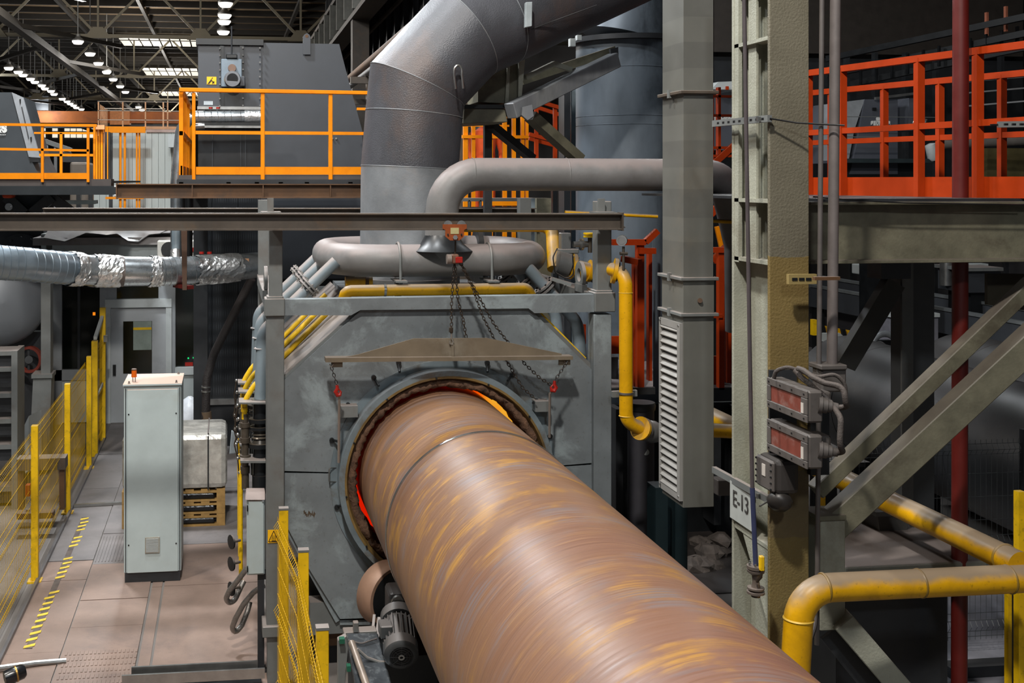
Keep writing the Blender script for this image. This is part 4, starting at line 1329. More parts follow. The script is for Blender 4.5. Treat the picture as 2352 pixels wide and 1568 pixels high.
gas = thing('gas_header', 'dusty yellow gas pipe running along the top of the furnace under the grey loop', 'pipe', S(990, 666, 9.75))
D = 9.75
mk('tube', tube(fillet([S(800, 700, 9.8), S(778, 668, D), S(1210, 662, D), S(1225, 690, D)], 0.06, 4), 0.05, 14), yellow_m, gas, True)
mk('clamp', lathe(S(884, 666, D), (1, 0, 0), [(-0.01, 0.05), (-0.01, 0.056), (0.01, 0.056), (0.01, 0.05)], 16), metal_m, gas, True)
mk('stub_tube', tube([S(793, 647, 10.2), S(855, 645, 10.2)], 0.05, 14), yellow_m, gas, True)
mk('stub_coupling', cyl(S(838, 646, 10.2), S(846, 646, 10.2), 0.056, 16), rustbeam_m, gas, True)
gb = thing('gas_branch', 'nearest yellow gas branch pipe down the left slope of the furnace', 'pipe', S(562, 960, 10.0), 'yellow gas branches on the left slope')
D = 10.0
mk('tube', tube(fillet([S(770, 700, D), S(583, 886, D), S(562, 920, D), S(561, 962, D)], 0.22, 5), 0.024, 12), ypost_m, gb, True)
mk('coupling', cyl(S(561, 935, D), S(561, 945, D), 0.03, 12), ypost_m, gb, True)
mk('bracket_plate', prism([S(549, 924, D - 0.15), S(610, 924, D - 0.15), S(610, 928, D - 0.15), S(549, 928, D - 0.15)], (0, 0.22, 0)), frame_m, gb)
copy_tree(gb, (0, 0.5, 0), 'middle yellow gas branch pipe of three down the left slope of the furnace')
copy_tree(gb, (0, 0.95, 0), 'rearmost yellow gas branch pipe of three down the left slope of the furnace')

bn = thing('burner_valve', 'nearest burner valve stack with black flanges left of the furnace post', 'burner', S(595, 1100, 10.0), 'burner valve stacks')
fit_m = M('bronze_fitting', '#5a5248', 0.4, 0.5, 0.15, 12, dust=0.4)
p0 = S(563, 1120, D)
k = 1 / ppm(563, D)
prof = [(0, 9), (34, 9), (34, 11), (50, 11), (50, 8), (66, 8), (66, 13), (76, 13), (76, 8), (104, 8), (104, 12), (116, 12), (116, 9), (140, 9), (140, 12), (150, 12), (150, 7), (170, 7)]
mk('gas_fitting', lathe(p0, (0, 0, 1), [(a * k, b * k) for a, b in prof], 14), fit_m, bn, True)
p1 = S(597, 1130, D)
prof = [(0, 19), (40, 19), (40, 17), (72, 17), (72, 26), (78, 26), (78, 17), (104, 17), (104, 28), (114, 28), (114, 20), (122, 16), (126, 20), (130, 16), (134, 20), (138, 16), (146, 26), (152, 26), (152, 14), (162, 14), (162, 27), (170, 27), (170, 17), (205, 17)]
mk('air_valve', lathe(p1, (0, 0, 1), [(a * k, b * k * 0.95) for a, b in prof], 22), M('burner_black', '#24272a', 0.35, 0.4, 0.1, 6, dust=0.6, dustcol='#7a6f60'), bn, True)
mk('bracket_plate', prism([S(552, 1058, D - 0.15), S(610, 1058, D - 0.15), S(610, 1063, D - 0.15), S(552, 1063, D - 0.15)], (0, 0.25, 0)), frame_m, bn)
mk('gas_riser', tube([S(553, 1080, D), S(553, 1330, D)], 0.018, 10), ypost_m, bn, True)
for i, (x, y) in enumerate(((546, 931), (548, 962), (546, 998), (542, 1020), (546, 1052), (550, 1085))):
    mk('ball_joint', lathe(S(x, y, D), (0, 0, 1), [(-0.016, 0.004), (-0.011, 0.012), (0, 0.016), (0.011, 0.012), (0.016, 0.004)], 10), metal_m, bn, True)
mk('sense_line', tube(fillet([S(546, 931, D), S(540, 970, D), S(544, 1000, D), S(538, 1020, D), S(546, 1052, D), S(550, 1100, D)], 0.04, 4), 0.006, 6), chain_m, bn, True)
copy_tree(bn, (0, 0.62, 0), 'middle burner valve stack of three left of the furnace post')
copy_tree(bn, (0, 1.25, 0), 'rearmost burner valve stack of three left of the furnace post')
D = 9.45
g = thing('wall_box', 'narrow pale electrical box mounted on the left furnace post', 'electrical box', S(587, 1320, D))
mk('housing', pbox(567, 1146, 608, 1319, D, 0.18), cab_m, g, bev=0.006)
mk('door', pbox(571, 1150, 606, 1317, D - 0.02, 0.02), cab_m, g, bev=0.004)
mk('rain_hood', prism([S(563, 1148, D - 0.04), S(609, 1148, D - 0.04), S(609, 1129, D + 0.1), S(566, 1129, D + 0.1)], (0, 0.12, 0)), M('hood_dusty', '#8d7f79', 0.55), g, bev=0.004)
for y in (1168, 1308):
    mk('hinge', pbox(567, y - 6, 570, y + 6, D - 0.03, 0.03), black_m, g)
mk('lock', cyl(S(604, 1150, D - 0.02), S(604, 1150, D - 0.03), 0.009, 8), metal_m, g)
mk('rear_bracket', pbox(592, 1319, 612, 1330, D + 0.02, 0.12), black_m, g)
g = thing('box_stand', 'dark steel leg standing under the narrow electrical box', 'stand', S(600, 1560, D))
mk('leg', pbox(592, 1330, 607, 1545, D + 0.02, 0.08), charcoal_m, g)
mk('foot', pbox(586, 1540, 612, 1553, D, 0.12), charcoal_m, g)
for i, (y, lb) in enumerate(((1240, 'topmost'), (1290, 'middle'), (1347, 'lowest'))):
    o = thing('valve_handwheel', '%s black star handwheel on the gas riser left of the electrical box' % lb, 'valve', S(545, y, 9.9))
    q = S(552, y, 9.9)
    mk('spindle', cyl(q, q + V((-0.06, -0.03, 0)), 0.013, 8), fit_m, o)
    mk('wheel', lathe(q + V((-0.06, -0.03, 0)), (-1, -0.5, 0), [(0, 0.012), (0.01, 0.06), (0.026, 0.062), (0.032, 0.02)], 12), rubber_m, o, True)
for lb, path in (('higher', [(566, 1306), (548, 1330), (527, 1356), (519, 1374), (526, 1385), (539, 1378), (551, 1352), (560, 1334)]), ('lower', [(606, 1344), (582, 1360), (560, 1386), (541, 1420), (533, 1442), (541, 1453), (555, 1436), (568, 1404), (574, 1382)])):
    pts = [S(x, y, 9.72 + 0.035 * k_) for k_, (x, y) in enumerate(path)]
    mk('metal_hose', tube(fillet(pts, 0.06, 3), 0.024, 10), M('braided_steel_hose', '#8b8681', 0.3, 0.7, 0.1, 30, bump=0.4, bscale=160), None, True, label='looped braided steel hose, the %s of two under the electrical box' % lb, cat='hose')
g = thing('cable_tray', 'grey cable tray with dark cables along the edge of the walkway', 'cable tray', S(450, 1545, 9.2))
a, b = S(302, 1541, 9.42), S(592, 1526, 9.42)
mk('rear_rail', bar(a, b, 0.02, 0.07), metal_m, g)
a, b = S(280, 1562, 9.18), S(608, 1545, 9.18)
mk('front_rail', bar(a, b, 0.02, 0.08), metal_m, g)
a, b = S(286, 1570, 9.3), S(600, 1553, 9.3)
mk('tray_floor', bar(a, b, 0.24, 0.01), black_m, g)
for k_ in range(3):
    o = 0.02 * k_
    mk('cable', tube([S(296, 1562 - k_ * 3, 9.28 + o), S(380, 1552 - k_ * 2, 9.3 + o), S(470, 1546, 9.27 + o), S(590, 1540, 9.3 + o)], 0.012, 7), rubber_m, g, True)
# ================================================================ MANIFOLD LOOP, BIG DUCT, ELBOW PIPE
g = thing('manifold_loop', 'dusty grey pipe loop lying round the foot of the big bent duct', 'pipe', S(980, 640, 10.6))
DFr, DRe, R_ = 9.95, 11.5, 0.145
zz = S(980, 598, DFr).z
xl, xr = S(722, 590, 10.7).x + R_, S(1232, 590, 10.7).x - R_
fr = [(0.5 * (xl + xr), DFr, zz), (xr, DFr, zz), (xr, DRe, zz), (xl, DRe, zz), (xl, DFr, zz), (0.5 * (xl + xr), DFr, zz)]
lp = fillet(fr, 0.52, 10)[:-1]
mk('loop_tube', tube(lp, R_, 24, closed=True), pipe_m, g, True)
for px in (914, 1121):
    c = S(px, 598, DFr)
    pts = [c + V((0, -R_ - 0.012, -0.2))] + [c + V((0, -math.cos(t) * (R_ + 0.012), math.sin(t) * (R_ + 0.012))) for t in [PI * i / 12 for i in range(13)]] + [c + V((0, R_ + 0.012, -0.2))]
    mk('u_clamp', tube(pts, 0.012, 8), frame_m, g, True)
    mk('clamp_plate', cbox(c + V((0, -0.05, -0.17)), (0.1, 0.36, 0.015)), frame_m, g)
    mk('clamp_nut', cyl(c + V((0, -R_ - 0.012, -0.2)), c + V((0, -R_ - 0.012, -0.178)), 0.018, 6), metal_m, g)
    b = S(px, 690, DFr)
    mk('support_leg', box((b.x - 0.026, DFr - 0.03, b.z - 0.1), (b.x + 0.026, DFr + 0.03, c.z - 0.18)), frame_m, g)
q = S(1092, 560, 11.4)
mk('rear_flange', cyl(q, q + V((0.05, 0, 0)), R_ + 0.03, 24), charcoal_m, g, True)

g = thing('bent_duct', 'huge grey flue duct rising from the furnace and bending off overhead', 'duct', S(938, 600, 10.75))
r0 = 112 / ppm(950, 10.75)
J = [S(938, 640, 10.75), S(941, 385, 10.75), S(951, 262, 10.75), S(958, 195, 10.75), S(1068, 78, 10.75), S(1142, 45, 10.85), S(1560, -140, 11.6)]
mk('foot_collar', cyl(J[0] - V((0, 0, 0.25)), J[0] + (J[1] - J[0]) * 0.0 + V((0, 0, 0.02)), r0 * 1.05, 40), pipe_m, g, True)
full = tube(J, r0, 48)
n = 48
names = ['foot_section', 'lower_section', 'upper_section', 'elbow_section', 'elbow_collar', 'overhead_section']
mats = [duct2_m, duct_m, duct_m, duct_m, duct_m, duct_m]
for i in range(6):
    vs = full[0][i * n:(i + 2) * n]
    fs = [(k, (k + 1) % n, n + (k + 1) % n, n + k) for k in range(n)]
    mk(names[i], (vs, fs), mats[i], g, True)
    if i:
        ringv = full[0][i * n:(i + 1) * n]
        c = sum(ringv, V((0, 0, 0))) / n
        mk('weld_seam', tube([c + (p - c) * 1.001 for p in ringv], 0.0045, 6, closed=True), duct2_m, g, True)
h = mk('lifting_loop', tube([S(1047, 204, 10.22), S(1043, 172, 10.2)] + [S(1052 - 9 * math.cos(t), 163 - 13 * math.sin(t), 10.2) for t in [PI * i / 8 for i in range(9)]] + [S(1061, 172, 10.2), S(1064, 203, 10.22)], 0.011, 8), metal_m, g, True)
mk('hanger_plate', pprism([(1208, 5), (1223, 4), (1222, 60), (1207, 63)], 10.3, 0.06), M('hanger_plate_grey', '#a5adb0', 0.4, 0.2), g, bev=0.004)
mk('weld_line', tube([S(1157, 92, 10.43), S(1250, 56, 10.5), S(1370, 12, 10.6)], 0.006, 6), charcoal_m, g, True)

g = thing('cooling_air_pipe', 'grey air pipe leaving the loop, turning right and crossing behind the square duct', 'pipe', S(1017, 560, 10.0))
D = 9.95
r1 = 37.5 / ppm(1250, D)
pth = fillet([S(1012, 600, D), S(1018, 400, D), S(1662, 402, D), S(1700, 560, D + 0.35), S(1702, 760, D + 0.4)], [0, 0.33, 0.3, 0.2, 0], 8)
mk('tube', tube(pth, r1, 26), pipe_m, g, True)
mk('saddle', lathe(S(1015, 575, D), (0, 0, 1), [(0, r1 * 1.9), (0.06, r1 * 1.3), (0.14, r1 * 1.02)], 24), black_m, g, True)
for px in (1085, 1300):
    mk('weld_seam', lathe(S(px, 400, D), (1, 0, 0), [(-0.004, r1), (0, r1 + 0.003), (0.004, r1)], 24), pipe_m, g, True)

# ================================================================ DUCT SUPPORT AND STACK BEHIND
g = thing('duct_support', 'cream and grey steel bracket frame holding up the bent duct', 'support frame', S(1130, 280, 11.6))
D = 11.5
mk('saddle_box', pprism([(1098, 175), (1115, 168), (1150, 158), (1194, 122), (1206, 136), (1198, 226), (1176, 238), (1098, 234)], D - 0.3, 0.5), olive_m, g)
mk('saddle_rib', pprism([(1166, 140), (1172, 140), (1168, 236), (1160, 236)], D - 0.34, 0.05), cream_m, g)
mk('saddle_rib', pprism([(1192, 124), (1206, 136), (1198, 226), (1190, 230)], D - 0.36, 0.07), cream_m, g)
mk('cross_channel', pprism([(1066, 248), (1160, 250), (1166, 280), (1064, 284)], D - 0.4, 0.7), olive_m, g, bev=0.006)
mk('channel_lip', pprism([(1066, 240), (1168, 240), (1168, 249), (1066, 249)], D - 0.42, 0.75), black_m, g)
dbm = M('diagonal_box_grey', '#83868a', 0.4, 0.15, 0.15, 3, stain='#a0a19c', stain_amt=0.5, streak=0.3)
mk('diagonal_beam', bar(S(1172, 255, D - 0.5), S(1412, 138, D + 0.3), 0.14, 0.16), dbm, g, bev=0.008)
mk('end_plate', pprism([(1402, 112), (1420, 108), (1422, 156), (1408, 160)], D + 0.28, 0.05), charcoal_m, g)
mk('channel_arm', bar(S(1196, 186, D + 0.3), S(1410, 116, D + 0.5), 0.1, 0.09), olive_m, g)
mk('angle_brace', bar(S(1206, 178, D - 0.2), S(1272, 146, D), 0.04, 0.05), cream_m, g)
mk('angle_brace', bar(S(1270, 146, D), S(1312, 160, D + 0.1), 0.04, 0.05), cream_m, g)
mk('knee_brace', bar(S(1218, 266, D - 0.1), S(1330, 366, D + 0.2), 0.13, 0.1), olive_m, g)
mk('rear_brace', bar(S(1128, 288, D + 0.2), S(1222, 364, D + 0.6), 0.09, 0.08), charcoal_m, g)
mk('node_plate', pprism([(1200, 246), (1222, 240), (1226, 266), (1212, 276), (1198, 264)], D - 0.6, 0.06), dbm, g)
mk('stub_post', bar(S(1120, 282, D + 0.3), S(1120, 560, D + 0.3), 0.08, 0.08), charcoal_m, g)

g = thing('exhaust_stack', 'broad blue-grey steel exhaust stack standing behind the square duct', 'stack', S(1430, 900, 13.3))
c = S(1440, 400, 13.4)
rs = 0.62
stack_m = M('stack_blue_grey', '#5d666f', 0.45, 0.2, 0.18, 1.5, stain='#363c43', stain_amt=0.85, stain_scale=0.9, streak=0.5)
mk('lower_shell', cyl((c.x, c.y, 0.0), (c.x, c.y, S(1440, 102, 13.4).z), rs, 40), stack_m, g, True)
mk('flange', lathe((c.x, c.y, S(1440, 103, 13.4).z), (0, 0, 1), [(0, rs), (0, rs + 0.09), (0.06, rs + 0.09), (0.06, rs - 0.1)], 40), charcoal_m, g, True)
mk('upper_cone', cyl((c.x, c.y, S(1440, 92, 13.4).z), (c.x + 0.3, c.y, S(1440, -120, 13.4).z), rs - 0.05, 36, rs - 0.25), stack_m, g, True)
for y in (162, 270, 290, 420):
    mk('weld_seam', lathe((c.x, c.y, S(1440, y, 13.4).z), (0, 0, 1), [(-0.005, rs), (0, rs + 0.005), (0.005, rs)], 40), stack_m, g, True)
mk('clip', pbox(1310, 88, 1322, 106, 12.9, 0.08), white_m, g)
mk('clip', pbox(1326, 80, 1336, 92, 12.9, 0.08), white_m, g)
for i, (x0, x1, y0, m, nm, lb) in enumerate(((1233, 1266, 455, olive_m, 'cream', 'pale cream post behind the right end of the grey loop'), (1205, 1229, 455, bluegrey_m, 'grey', 'blue-grey post behind the right end of the grey loop'))):
    o = mk('support_post', pbox(x0, y0, x1, 1258, 12.4 - 0.2 * i, 0.2), m, None, label=lb, cat='post')
o = mk('protective_sheet', pbox(1500, 540, 1505, 880, 12.3, 0.02), stack_m, None, label='narrow grey sheet edge beside the square duct', cat='sheet')
mk('dark_post', pbox(1296, 180, 1310, 1152, 14.0, 0.25), charcoal_m, None, label='dark steel post left of the broad exhaust stack', cat='post')
mk('grey_post', pbox(1312, 170, 1328, 1141, 14.2, 0.25), bluegrey_m, None, label='grey steel post touching the broad exhaust stack', cat='post')


# ---- railings: posts, rails and toe boards as parts
def rail_run(g, A, B, levels, n, m, pw=0.05, rh=0.05, toe=None, posts=None):
    """Straight railing from floor point A to floor point B: uprights, rails at the levels, toe board (z0, z1)."""
    A, B = V(A), V(B)
    d = (B - A)
    for f in (posts if posts is not None else [i / n for i in range(n + 1)]):
        p = A + d * f
        mk('post', bar(p, p + V((0, 0, levels[-1])), pw, pw, (d.x, d.y, 0)), m, g)
    for l in levels:
        mk('rail', bar(A + V((0, 0, l)), B + V((0, 0, l)), rh, rh), m, g)
    if toe:
        mk('toe_board', bar(A + V((0, 0, (toe[0] + toe[1]) / 2)), B + V((0, 0, (toe[0] + toe[1]) / 2)), 0.012, toe[1] - toe[0]), m, g)


# orange railings seen between the bent duct and the stack
g = thing('stair_railing', 'bright orange stair railing behind the diagonal steel brace', 'railing', S(1180, 420, 16))
D = 16
z = S(1150, 425, D).z
for x, w_ in ((1070, 10), (1088, 8), (1128, 8), (1160, 9), (1181, 8), (1201, 7), (1211, 6)):
    mk('post', pbox(x - w_ / 2, 268 if x > 1120 else 285, x + w_ / 2, 560, D, 0.06), orange_m, g)
mk('rail', pbox(1062, 310, 1215, 318, D - 0.03, 0.05), orange_m, g)
mk('rail', pbox(1062, 286, 1170, 291, D + 0.4, 0.05), orange_m, g)
mk('toe_board', pbox(1108, 458, 1202, 472, D - 0.03, 0.03), orange_m, g)
mk('support_leg', pbox(1124, 556, 1132, 1070, D, 0.1), charcoal_m, g)
g = thing('stair_railing', 'red-orange sloping stair railing left of the broad exhaust stack', 'railing', S(1270, 380, 15))
D = 15
mk('handrail', bar(S(1235, 232, D), S(1332, 262, D), 0.05, 0.05), red_m, g)
mk('handrail', bar(S(1232, 246, D + 0.5), S(1330, 278, D + 0.5), 0.05, 0.05), red_m, g)
mk('rail', bar(S(1215, 308, D), S(1330, 338, D), 0.05, 0.05), red_m, g)
mk('rail', bar(S(1215, 318, D + 0.5), S(1330, 350, D + 0.5), 0.05, 0.05), red_m, g)
for x in (1233, 1276):
    mk('post', pbox(x - 4, 240, x + 4, 420, D, 0.05), red_m, g)
mk('support_leg', pbox(1270, 418, 1280, 1108, D + 0.02, 0.1), charcoal_m, g)
g = thing('platform_deck', 'grey platform edge beam behind the cooling air pipe', 'platform', S(1150, 470, 15))
mk('edge_beam', pbox(1060, 455, 1232, 462, 14.6, 0.3), frame_m, g)
mk('lower_beam', pbox(1060, 476, 1232, 492, 14.6, 0.3), charcoal_m, g)
for x in (1076, 1102):
    mk('strut', pbox(x, 460, x + 4, 480, 14.6, 0.05), frame_m, g)
mk('support_leg', pbox(1140, 490, 1150, 1125, 14.7, 0.1), charcoal_m, g)

# worker in orange on the far stair
p = S(1114, 372, 17.5)
g = thing('worker', 'person in orange overalls and orange helmet standing behind the orange stair railing', 'person', p + V((0, 0, -0.9)))
ov = M('orange_overalls', '#e0521a', 0.8)
b0 = p + V((0, 0, -0.95))


def P3(x, y, z): return b0 + V((x, y, z))


torso = lathe(P3(0, 0, 0.84), (0, 0, 1), [(0, 0.15), (0.12, 0.165), (0.3, 0.16), (0.5, 0.19), (0.6, 0.17), (0.66, 0.08), (0.7, 0.06)], 16)
legs = join(tube([P3(-0.09, 0, 0.9), P3(-0.1, 0, 0.48), P3(-0.1, 0.03, 0.08)], [0.095, 0.07, 0.055], 12), tube([P3(0.09, 0, 0.9), P3(0.1, 0, 0.48), P3(0.11, 0.03, 0.08)], [0.095, 0.07, 0.055], 12))
arms = join(tube([P3(-0.19, 0, 1.4), P3(-0.26, -0.03, 1.12), P3(-0.22, -0.16, 0.92)], [0.06, 0.048, 0.035], 10), tube([P3(0.19, 0, 1.4), P3(0.26, -0.03, 1.12), P3(0.22, -0.16, 0.92)], [0.06, 0.048, 0.035], 10))
mk('body', join(torso, legs, arms), ov, g, True)
skin = M('skin_tone', '#b98a70', 0.6)
mk('head', lathe(P3(0, -0.01, 1.5), (0, 0, 1), [(0, 0.05), (0.05, 0.06), (0.1, 0.08), (0.17, 0.085), (0.24, 0.07), (0.27, 0.0)], 16), skin, g, True)
mk('helmet', lathe(P3(0, -0.01, 1.66), (0, 0, 1), [(0, 0.13), (0.012, 0.13), (0.016, 0.108), (0.07, 0.1), (0.12, 0.055), (0.13, 0.0)], 18), M('helmet_orange', '#f0661e', 0.35), g, True)
for s in (-1, 1):
    mk('boot', cbox(P3(0.1 * s, -0.03, 0.045), (0.1, 0.26, 0.09)), rubber_m, g, bev=0.02)
    mk('hand', lathe(P3(0.22 * s, -0.17, 0.84), (0, 0, 1), [(0, 0.02), (0.04, 0.04), (0.09, 0.03)], 10), skin, g, True)

# ================================================================ YELLOW GAS TRAIN
D = 10.2
g = thing('gas_train', 'yellow gas line with grey valves, actuators and a bent feed pipe', 'gas line', S(1310, 640, D))
k = 1 / ppm(1310, D)
mk('feed_pipe', tube(fillet([S(1062, 518, D + 0.3), S(1268, 518, D + 0.3), S(1272, 618, D)], 0.1, 6), 15 * k, 16), yellow_m, g, True)
ax = (S(1360, 618, D) - S(1278, 596, D)).normalized()
o_ = S(1272, 600, D)


def along(s): return o_ + ax * (s * k)


gv = M('valve_grey', '#6a6c6c', 0.4, 0.3, 0.1, 6, dust=0.4)
mk('valve_body', lathe(along(4), ax, [(0, 20), (2, 30), (34, 30), (36, 22)] and [(0, 20 * k), (2 * k, 28 * k), (32 * k, 28 * k), (36 * k, 20 * k)], 20), gv, g, True)
mk('flange', cyl(along(40), along(48), 30 * k, 22), yellow_m, g, True)
mk('spool', cyl(along(48), along(84), 18 * k, 20), yellow_m, g, True)
mk('flange', cyl(along(84), along(92), 26 * k, 22), yellow_m, g, True)
mk('second_valve', cyl(along(92), along(124), 24 * k, 20), gv, g, True)
for t in range(6):
    a_ = 2 * PI * t / 6
    x_, y_, _ = frame_of(ax)
    q = along(38) + (x_ * math.cos(a_) + y_ * math.sin(a_)) * 25 * k
    mk('bolt', cyl(q, q + ax * 14 * k, 2.6 * k, 6), metal_m, g)
mk('actuator', pbox(1290, 535, 1312, 576, D - 0.02, 0.1), gv, g, bev=0.006)
mk('actuator_lid', pbox(1286, 572, 1330, 582, D - 0.03, 0.14), frame_m, g, bev=0.006)
mk('regulator', lathe(S(1316, 561, D), (1, 0.1, 0), [(0, 5 * k), (0, 7 * k), (16 * k, 7 * k), (18 * k, 14 * k), (23 * k, 14 * k), (24 * k, 8 * k), (36 * k, 7 * k)], 18), metal_m, g, True)
mk('regulator_stem', cyl(S(1355, 580, D), S(1355, 546, D), 5 * k, 12), fit_m, g, True)
mk('handwheel', lathe(S(1354, 541, D), (0, 0, 1), [(-4 * k, 10 * k), (-4 * k, 14 * k), (0, 14 * k), (0, 11 * k), (3 * k, 11 * k), (3 * k, 14 * k), (7 * k, 14 * k), (7 * k, 6 * k)], 22), ypost_m, g, True)
mk('signal_cable', tube(fillet([S(1280, 570, D - 0.1), S(1270, 590, D - 0.12), S(1274, 625, D - 0.12), S(1300, 640, D - 0.1), S(1318, 632, D - 0.12), S(1315, 585, D - 0.1)], 0.05, 4), 0.006, 6), rubber_m, g, True)
mk('bracket', pbox(1328, 632, 1350, 652, D + 0.1, 0.05), white_m, g)
mk('slot_tray', bar(S(1268, 640, D - 0.3), S(1312, 654, D - 0.35), 0.05, 0.03), frame_m, g)
D = 9.0
k = 1 / ppm(1435, D)
g = thing('gas_drop_pipe', 'tall yellow gas drop pipe with an elbow and flange right of the furnace', 'pipe', S(1437, 985, D))
pth = fillet([S(1404, 618, D + 0.15), S(1437, 628, D), S(1438, 968, D), S(1474, 984, D + 0.02)], [0, 0.12, 0.12, 0], 7)
mk('tube', tube(pth, 15.5 * k, 20), yellow_m, g, True)
q = S(1408, 621, D + 0.12)
ax = V((1, -0.25, -0.2)).normalized()
mk('top_flange', cyl(q, q + ax * 0.03, 30 * k, 22), yellow_m, g, True)
mk('top_gasket', cyl(q + ax * 0.03, q + ax * 0.045, 24 * k, 22), black_m, g, True)
for y in (672, 955):
    mk('weld_ring', lathe(S(1437.5, y, D), (0, 0, 1), [(-0.005, 15.5 * k), (0, 16.6 * k), (0.005, 15.5 * k)], 18), ypost_m, g, True)
mk('clamp_ring', lathe(S(1437, 902, D), (0, 0, 1), [(-0.008, 16 * k), (-0.008, 18 * k), (0.008, 18 * k), (0.008, 16 * k)], 18), metal_m, g, True)
q = S(1470, 983, D)
ax = (S(1500, 992, D + 0.1) - q).normalized()
mk('flange', cyl(q, q + ax * 0.025, 27 * k, 24), yellow_m, g, True)
mk('flange', cyl(q + ax * 0.035, q + ax * 0.06, 26 * k, 24), frame_m, g, True)
mk('ball_valve', lathe(q + ax * 0.06, ax, [(0, 14 * k), (0.04, 24 * k), (0.12, 26 * k), (0.2, 20 * k), (0.2, 14 * k)], 22), gv, g, True)
mk('gauge_stem', cyl(S(1432, 620, D), S(1432, 566, D), 3.2 * k, 10), fit_m, g, True)
mk('gauge_cock', cyl(S(1424, 582, D), S(1441, 582, D), 4 * k, 10), fit_m, g, True)
q = S(1430, 552, D)
ga = mk('pressure_gauge', lathe(q + V((-0.02, -0.03, 0)), (0.45, 1, 0), [(0, 9 * k), (0, 12 * k), (0.06, 12.5 * k), (0.07, 9 * k)], 24), M('gauge_grey', '#9a9c9c', 0.3, 0.5), g, True)
mk('dial', lathe(q + V((-0.021, -0.032, 0)), (0.45, 1, 0), [(0, 0.0), (0, 9 * k), (0.004, 9 * k)], 20), M('dial_grey', '#6e6f70', 0.4), ga)
mk('clamp_arm', bar(S(1405, 905, D + 0.1), S(1462, 902, D + 0.1), 0.04, 0.05), frame_m, g)
o = mk('gas_pipe', cyl(S(1600, 986, 8.9), S(1790, 996, 8.9), 16 / ppm(1650, 8.9), 18), yellow_m, None, True, label='short stretch of yellow gas pipe between the square duct and the cream column', cat='pipe')
o = mk('gas_line', tube([S(1298, 487, 9.9), S(1510, 497, 9.9)], 0.017, 10), yellow_m, None, True, label='thin yellow gas line running above the right end of the runway beam', cat='pipe')
o = mk('gas_line', tube([S(1560, 503, 9.9), S(1700, 510, 9.9)], 0.02, 10), yellow_m, None, True, label='thin yellow gas line showing between the square duct and the cream column', cat='pipe')

# red-orange access stair frames right of the furnace
D = 11.2
g = thing('access_railing', 'red-orange access railing left of the square duct', 'railing', S(1470, 890, D))
for x0, x1, y0, y1, d in ((1464, 1480, 560, 892, 0), (1456, 1466, 600, 892, 0.1), (1490, 1498, 575, 892, 0.4)):
    mk('post', pbox(x0, y0, x1, y1, D + d, 0.07), red_m, g)
mk('top_rail', bar(S(1405, 556, D), S(1482, 556, D), 0.06, 0.06), red_m, g)
mk('top_rail', bar(S(1482, 556, D), S(1510, 530, D), 0.06, 0.06), red_m, g)
mk('mid_rail', bar(S(1430, 594, D), S(1470, 602, D - 0.2), 0.06, 0.06), red_m, g)
mk('short_rail', bar(S(1466, 576, D), S(1505, 576, D), 0.06, 0.06), red_m, g)
mk('toe_board', pbox(1405, 772, 1430, 812, D, 0.03), red_m, g)
mk('side_toe_board', pbox(1326, 745, 1346, 790, D + 0.3, 0.03), red_m, g)
g = thing('access_deck', 'dusty grey access deck plate behind the yellow drop pipe', 'platform', S(1460, 892, D))
mk('deck_plate', prism([S(1400, 892, D), S(1500, 892, D), S(1500, 814, D + 2.0), S(1405, 814, D + 2.0)], (0, 0, -0.04)), M('dusty_deck', '#8f8786', 0.7), g)
mk('deck_edge', pbox(1395, 892, 1505, 905, D - 0.02, 0.05), charcoal_m, g)
mk('deck_block', pbox(1404, 820, 1420, 892, D + 0.5, 0.5), charcoal_m, g)
D = 12.2
g = thing('access_railing', 'red-orange access frame between the square duct and the cream column', 'railing', S(1662, 880, D))
for x0, x1, y0, y1, d in ((1652, 1664, 580, 895, 0), (1670, 1680, 575, 880, 0.3), (1650, 1656, 200, 440, 2), (1636, 1640, 215, 420, 2.2)):
    mk('post', pbox(x0, y0, x1, y1, D + d, 0.08), red_m, g)
mk('top_rail', pbox(1632, 568, 1690, 580, D - 0.04, 0.06), red_m, g)
mk('diagonal', bar(S(1636, 600, D + 0.4), S(1690, 545, D + 0.4), 0.05, 0.08), red_m, g)
mk('diagonal', bar(S(1646, 520, D + 0.6), S(1672, 635, D + 0.6), 0.03, 0.05), orange_m, g)
mk('diagonal', bar(S(1640, 375, D + 2), S(1690, 330, D + 2), 0.05, 0.08), red_m, g)
mk('diagonal', bar(S(1632, 492, D + 0.8), S(1672, 450, D + 0.8), 0.05, 0.08), red_m, g)
for y in (218, 262, 336, 355):
    mk('rail', pbox(1628, y, 1690, y + 6, D + 2, 0.05), red_m, g)
mk('mid_rail', pbox(1636, 722, 1660, 730, D - 0.03, 0.05), red_m, g)
mk('toe_board', pbox(1636, 818, 1660, 890, D + 0.2, 0.03), red_m, g)
mk('base_deck', pbox(1600, 892, 1700, 920, D, 0.5), charcoal_m, g)
mk('junction_box', pbox(1648, 1102, 1680, 1138, 8.6, 0.12), gland_m, None, bev=0.008, label='small grey junction box low between the square duct and the cream column', cat='box')
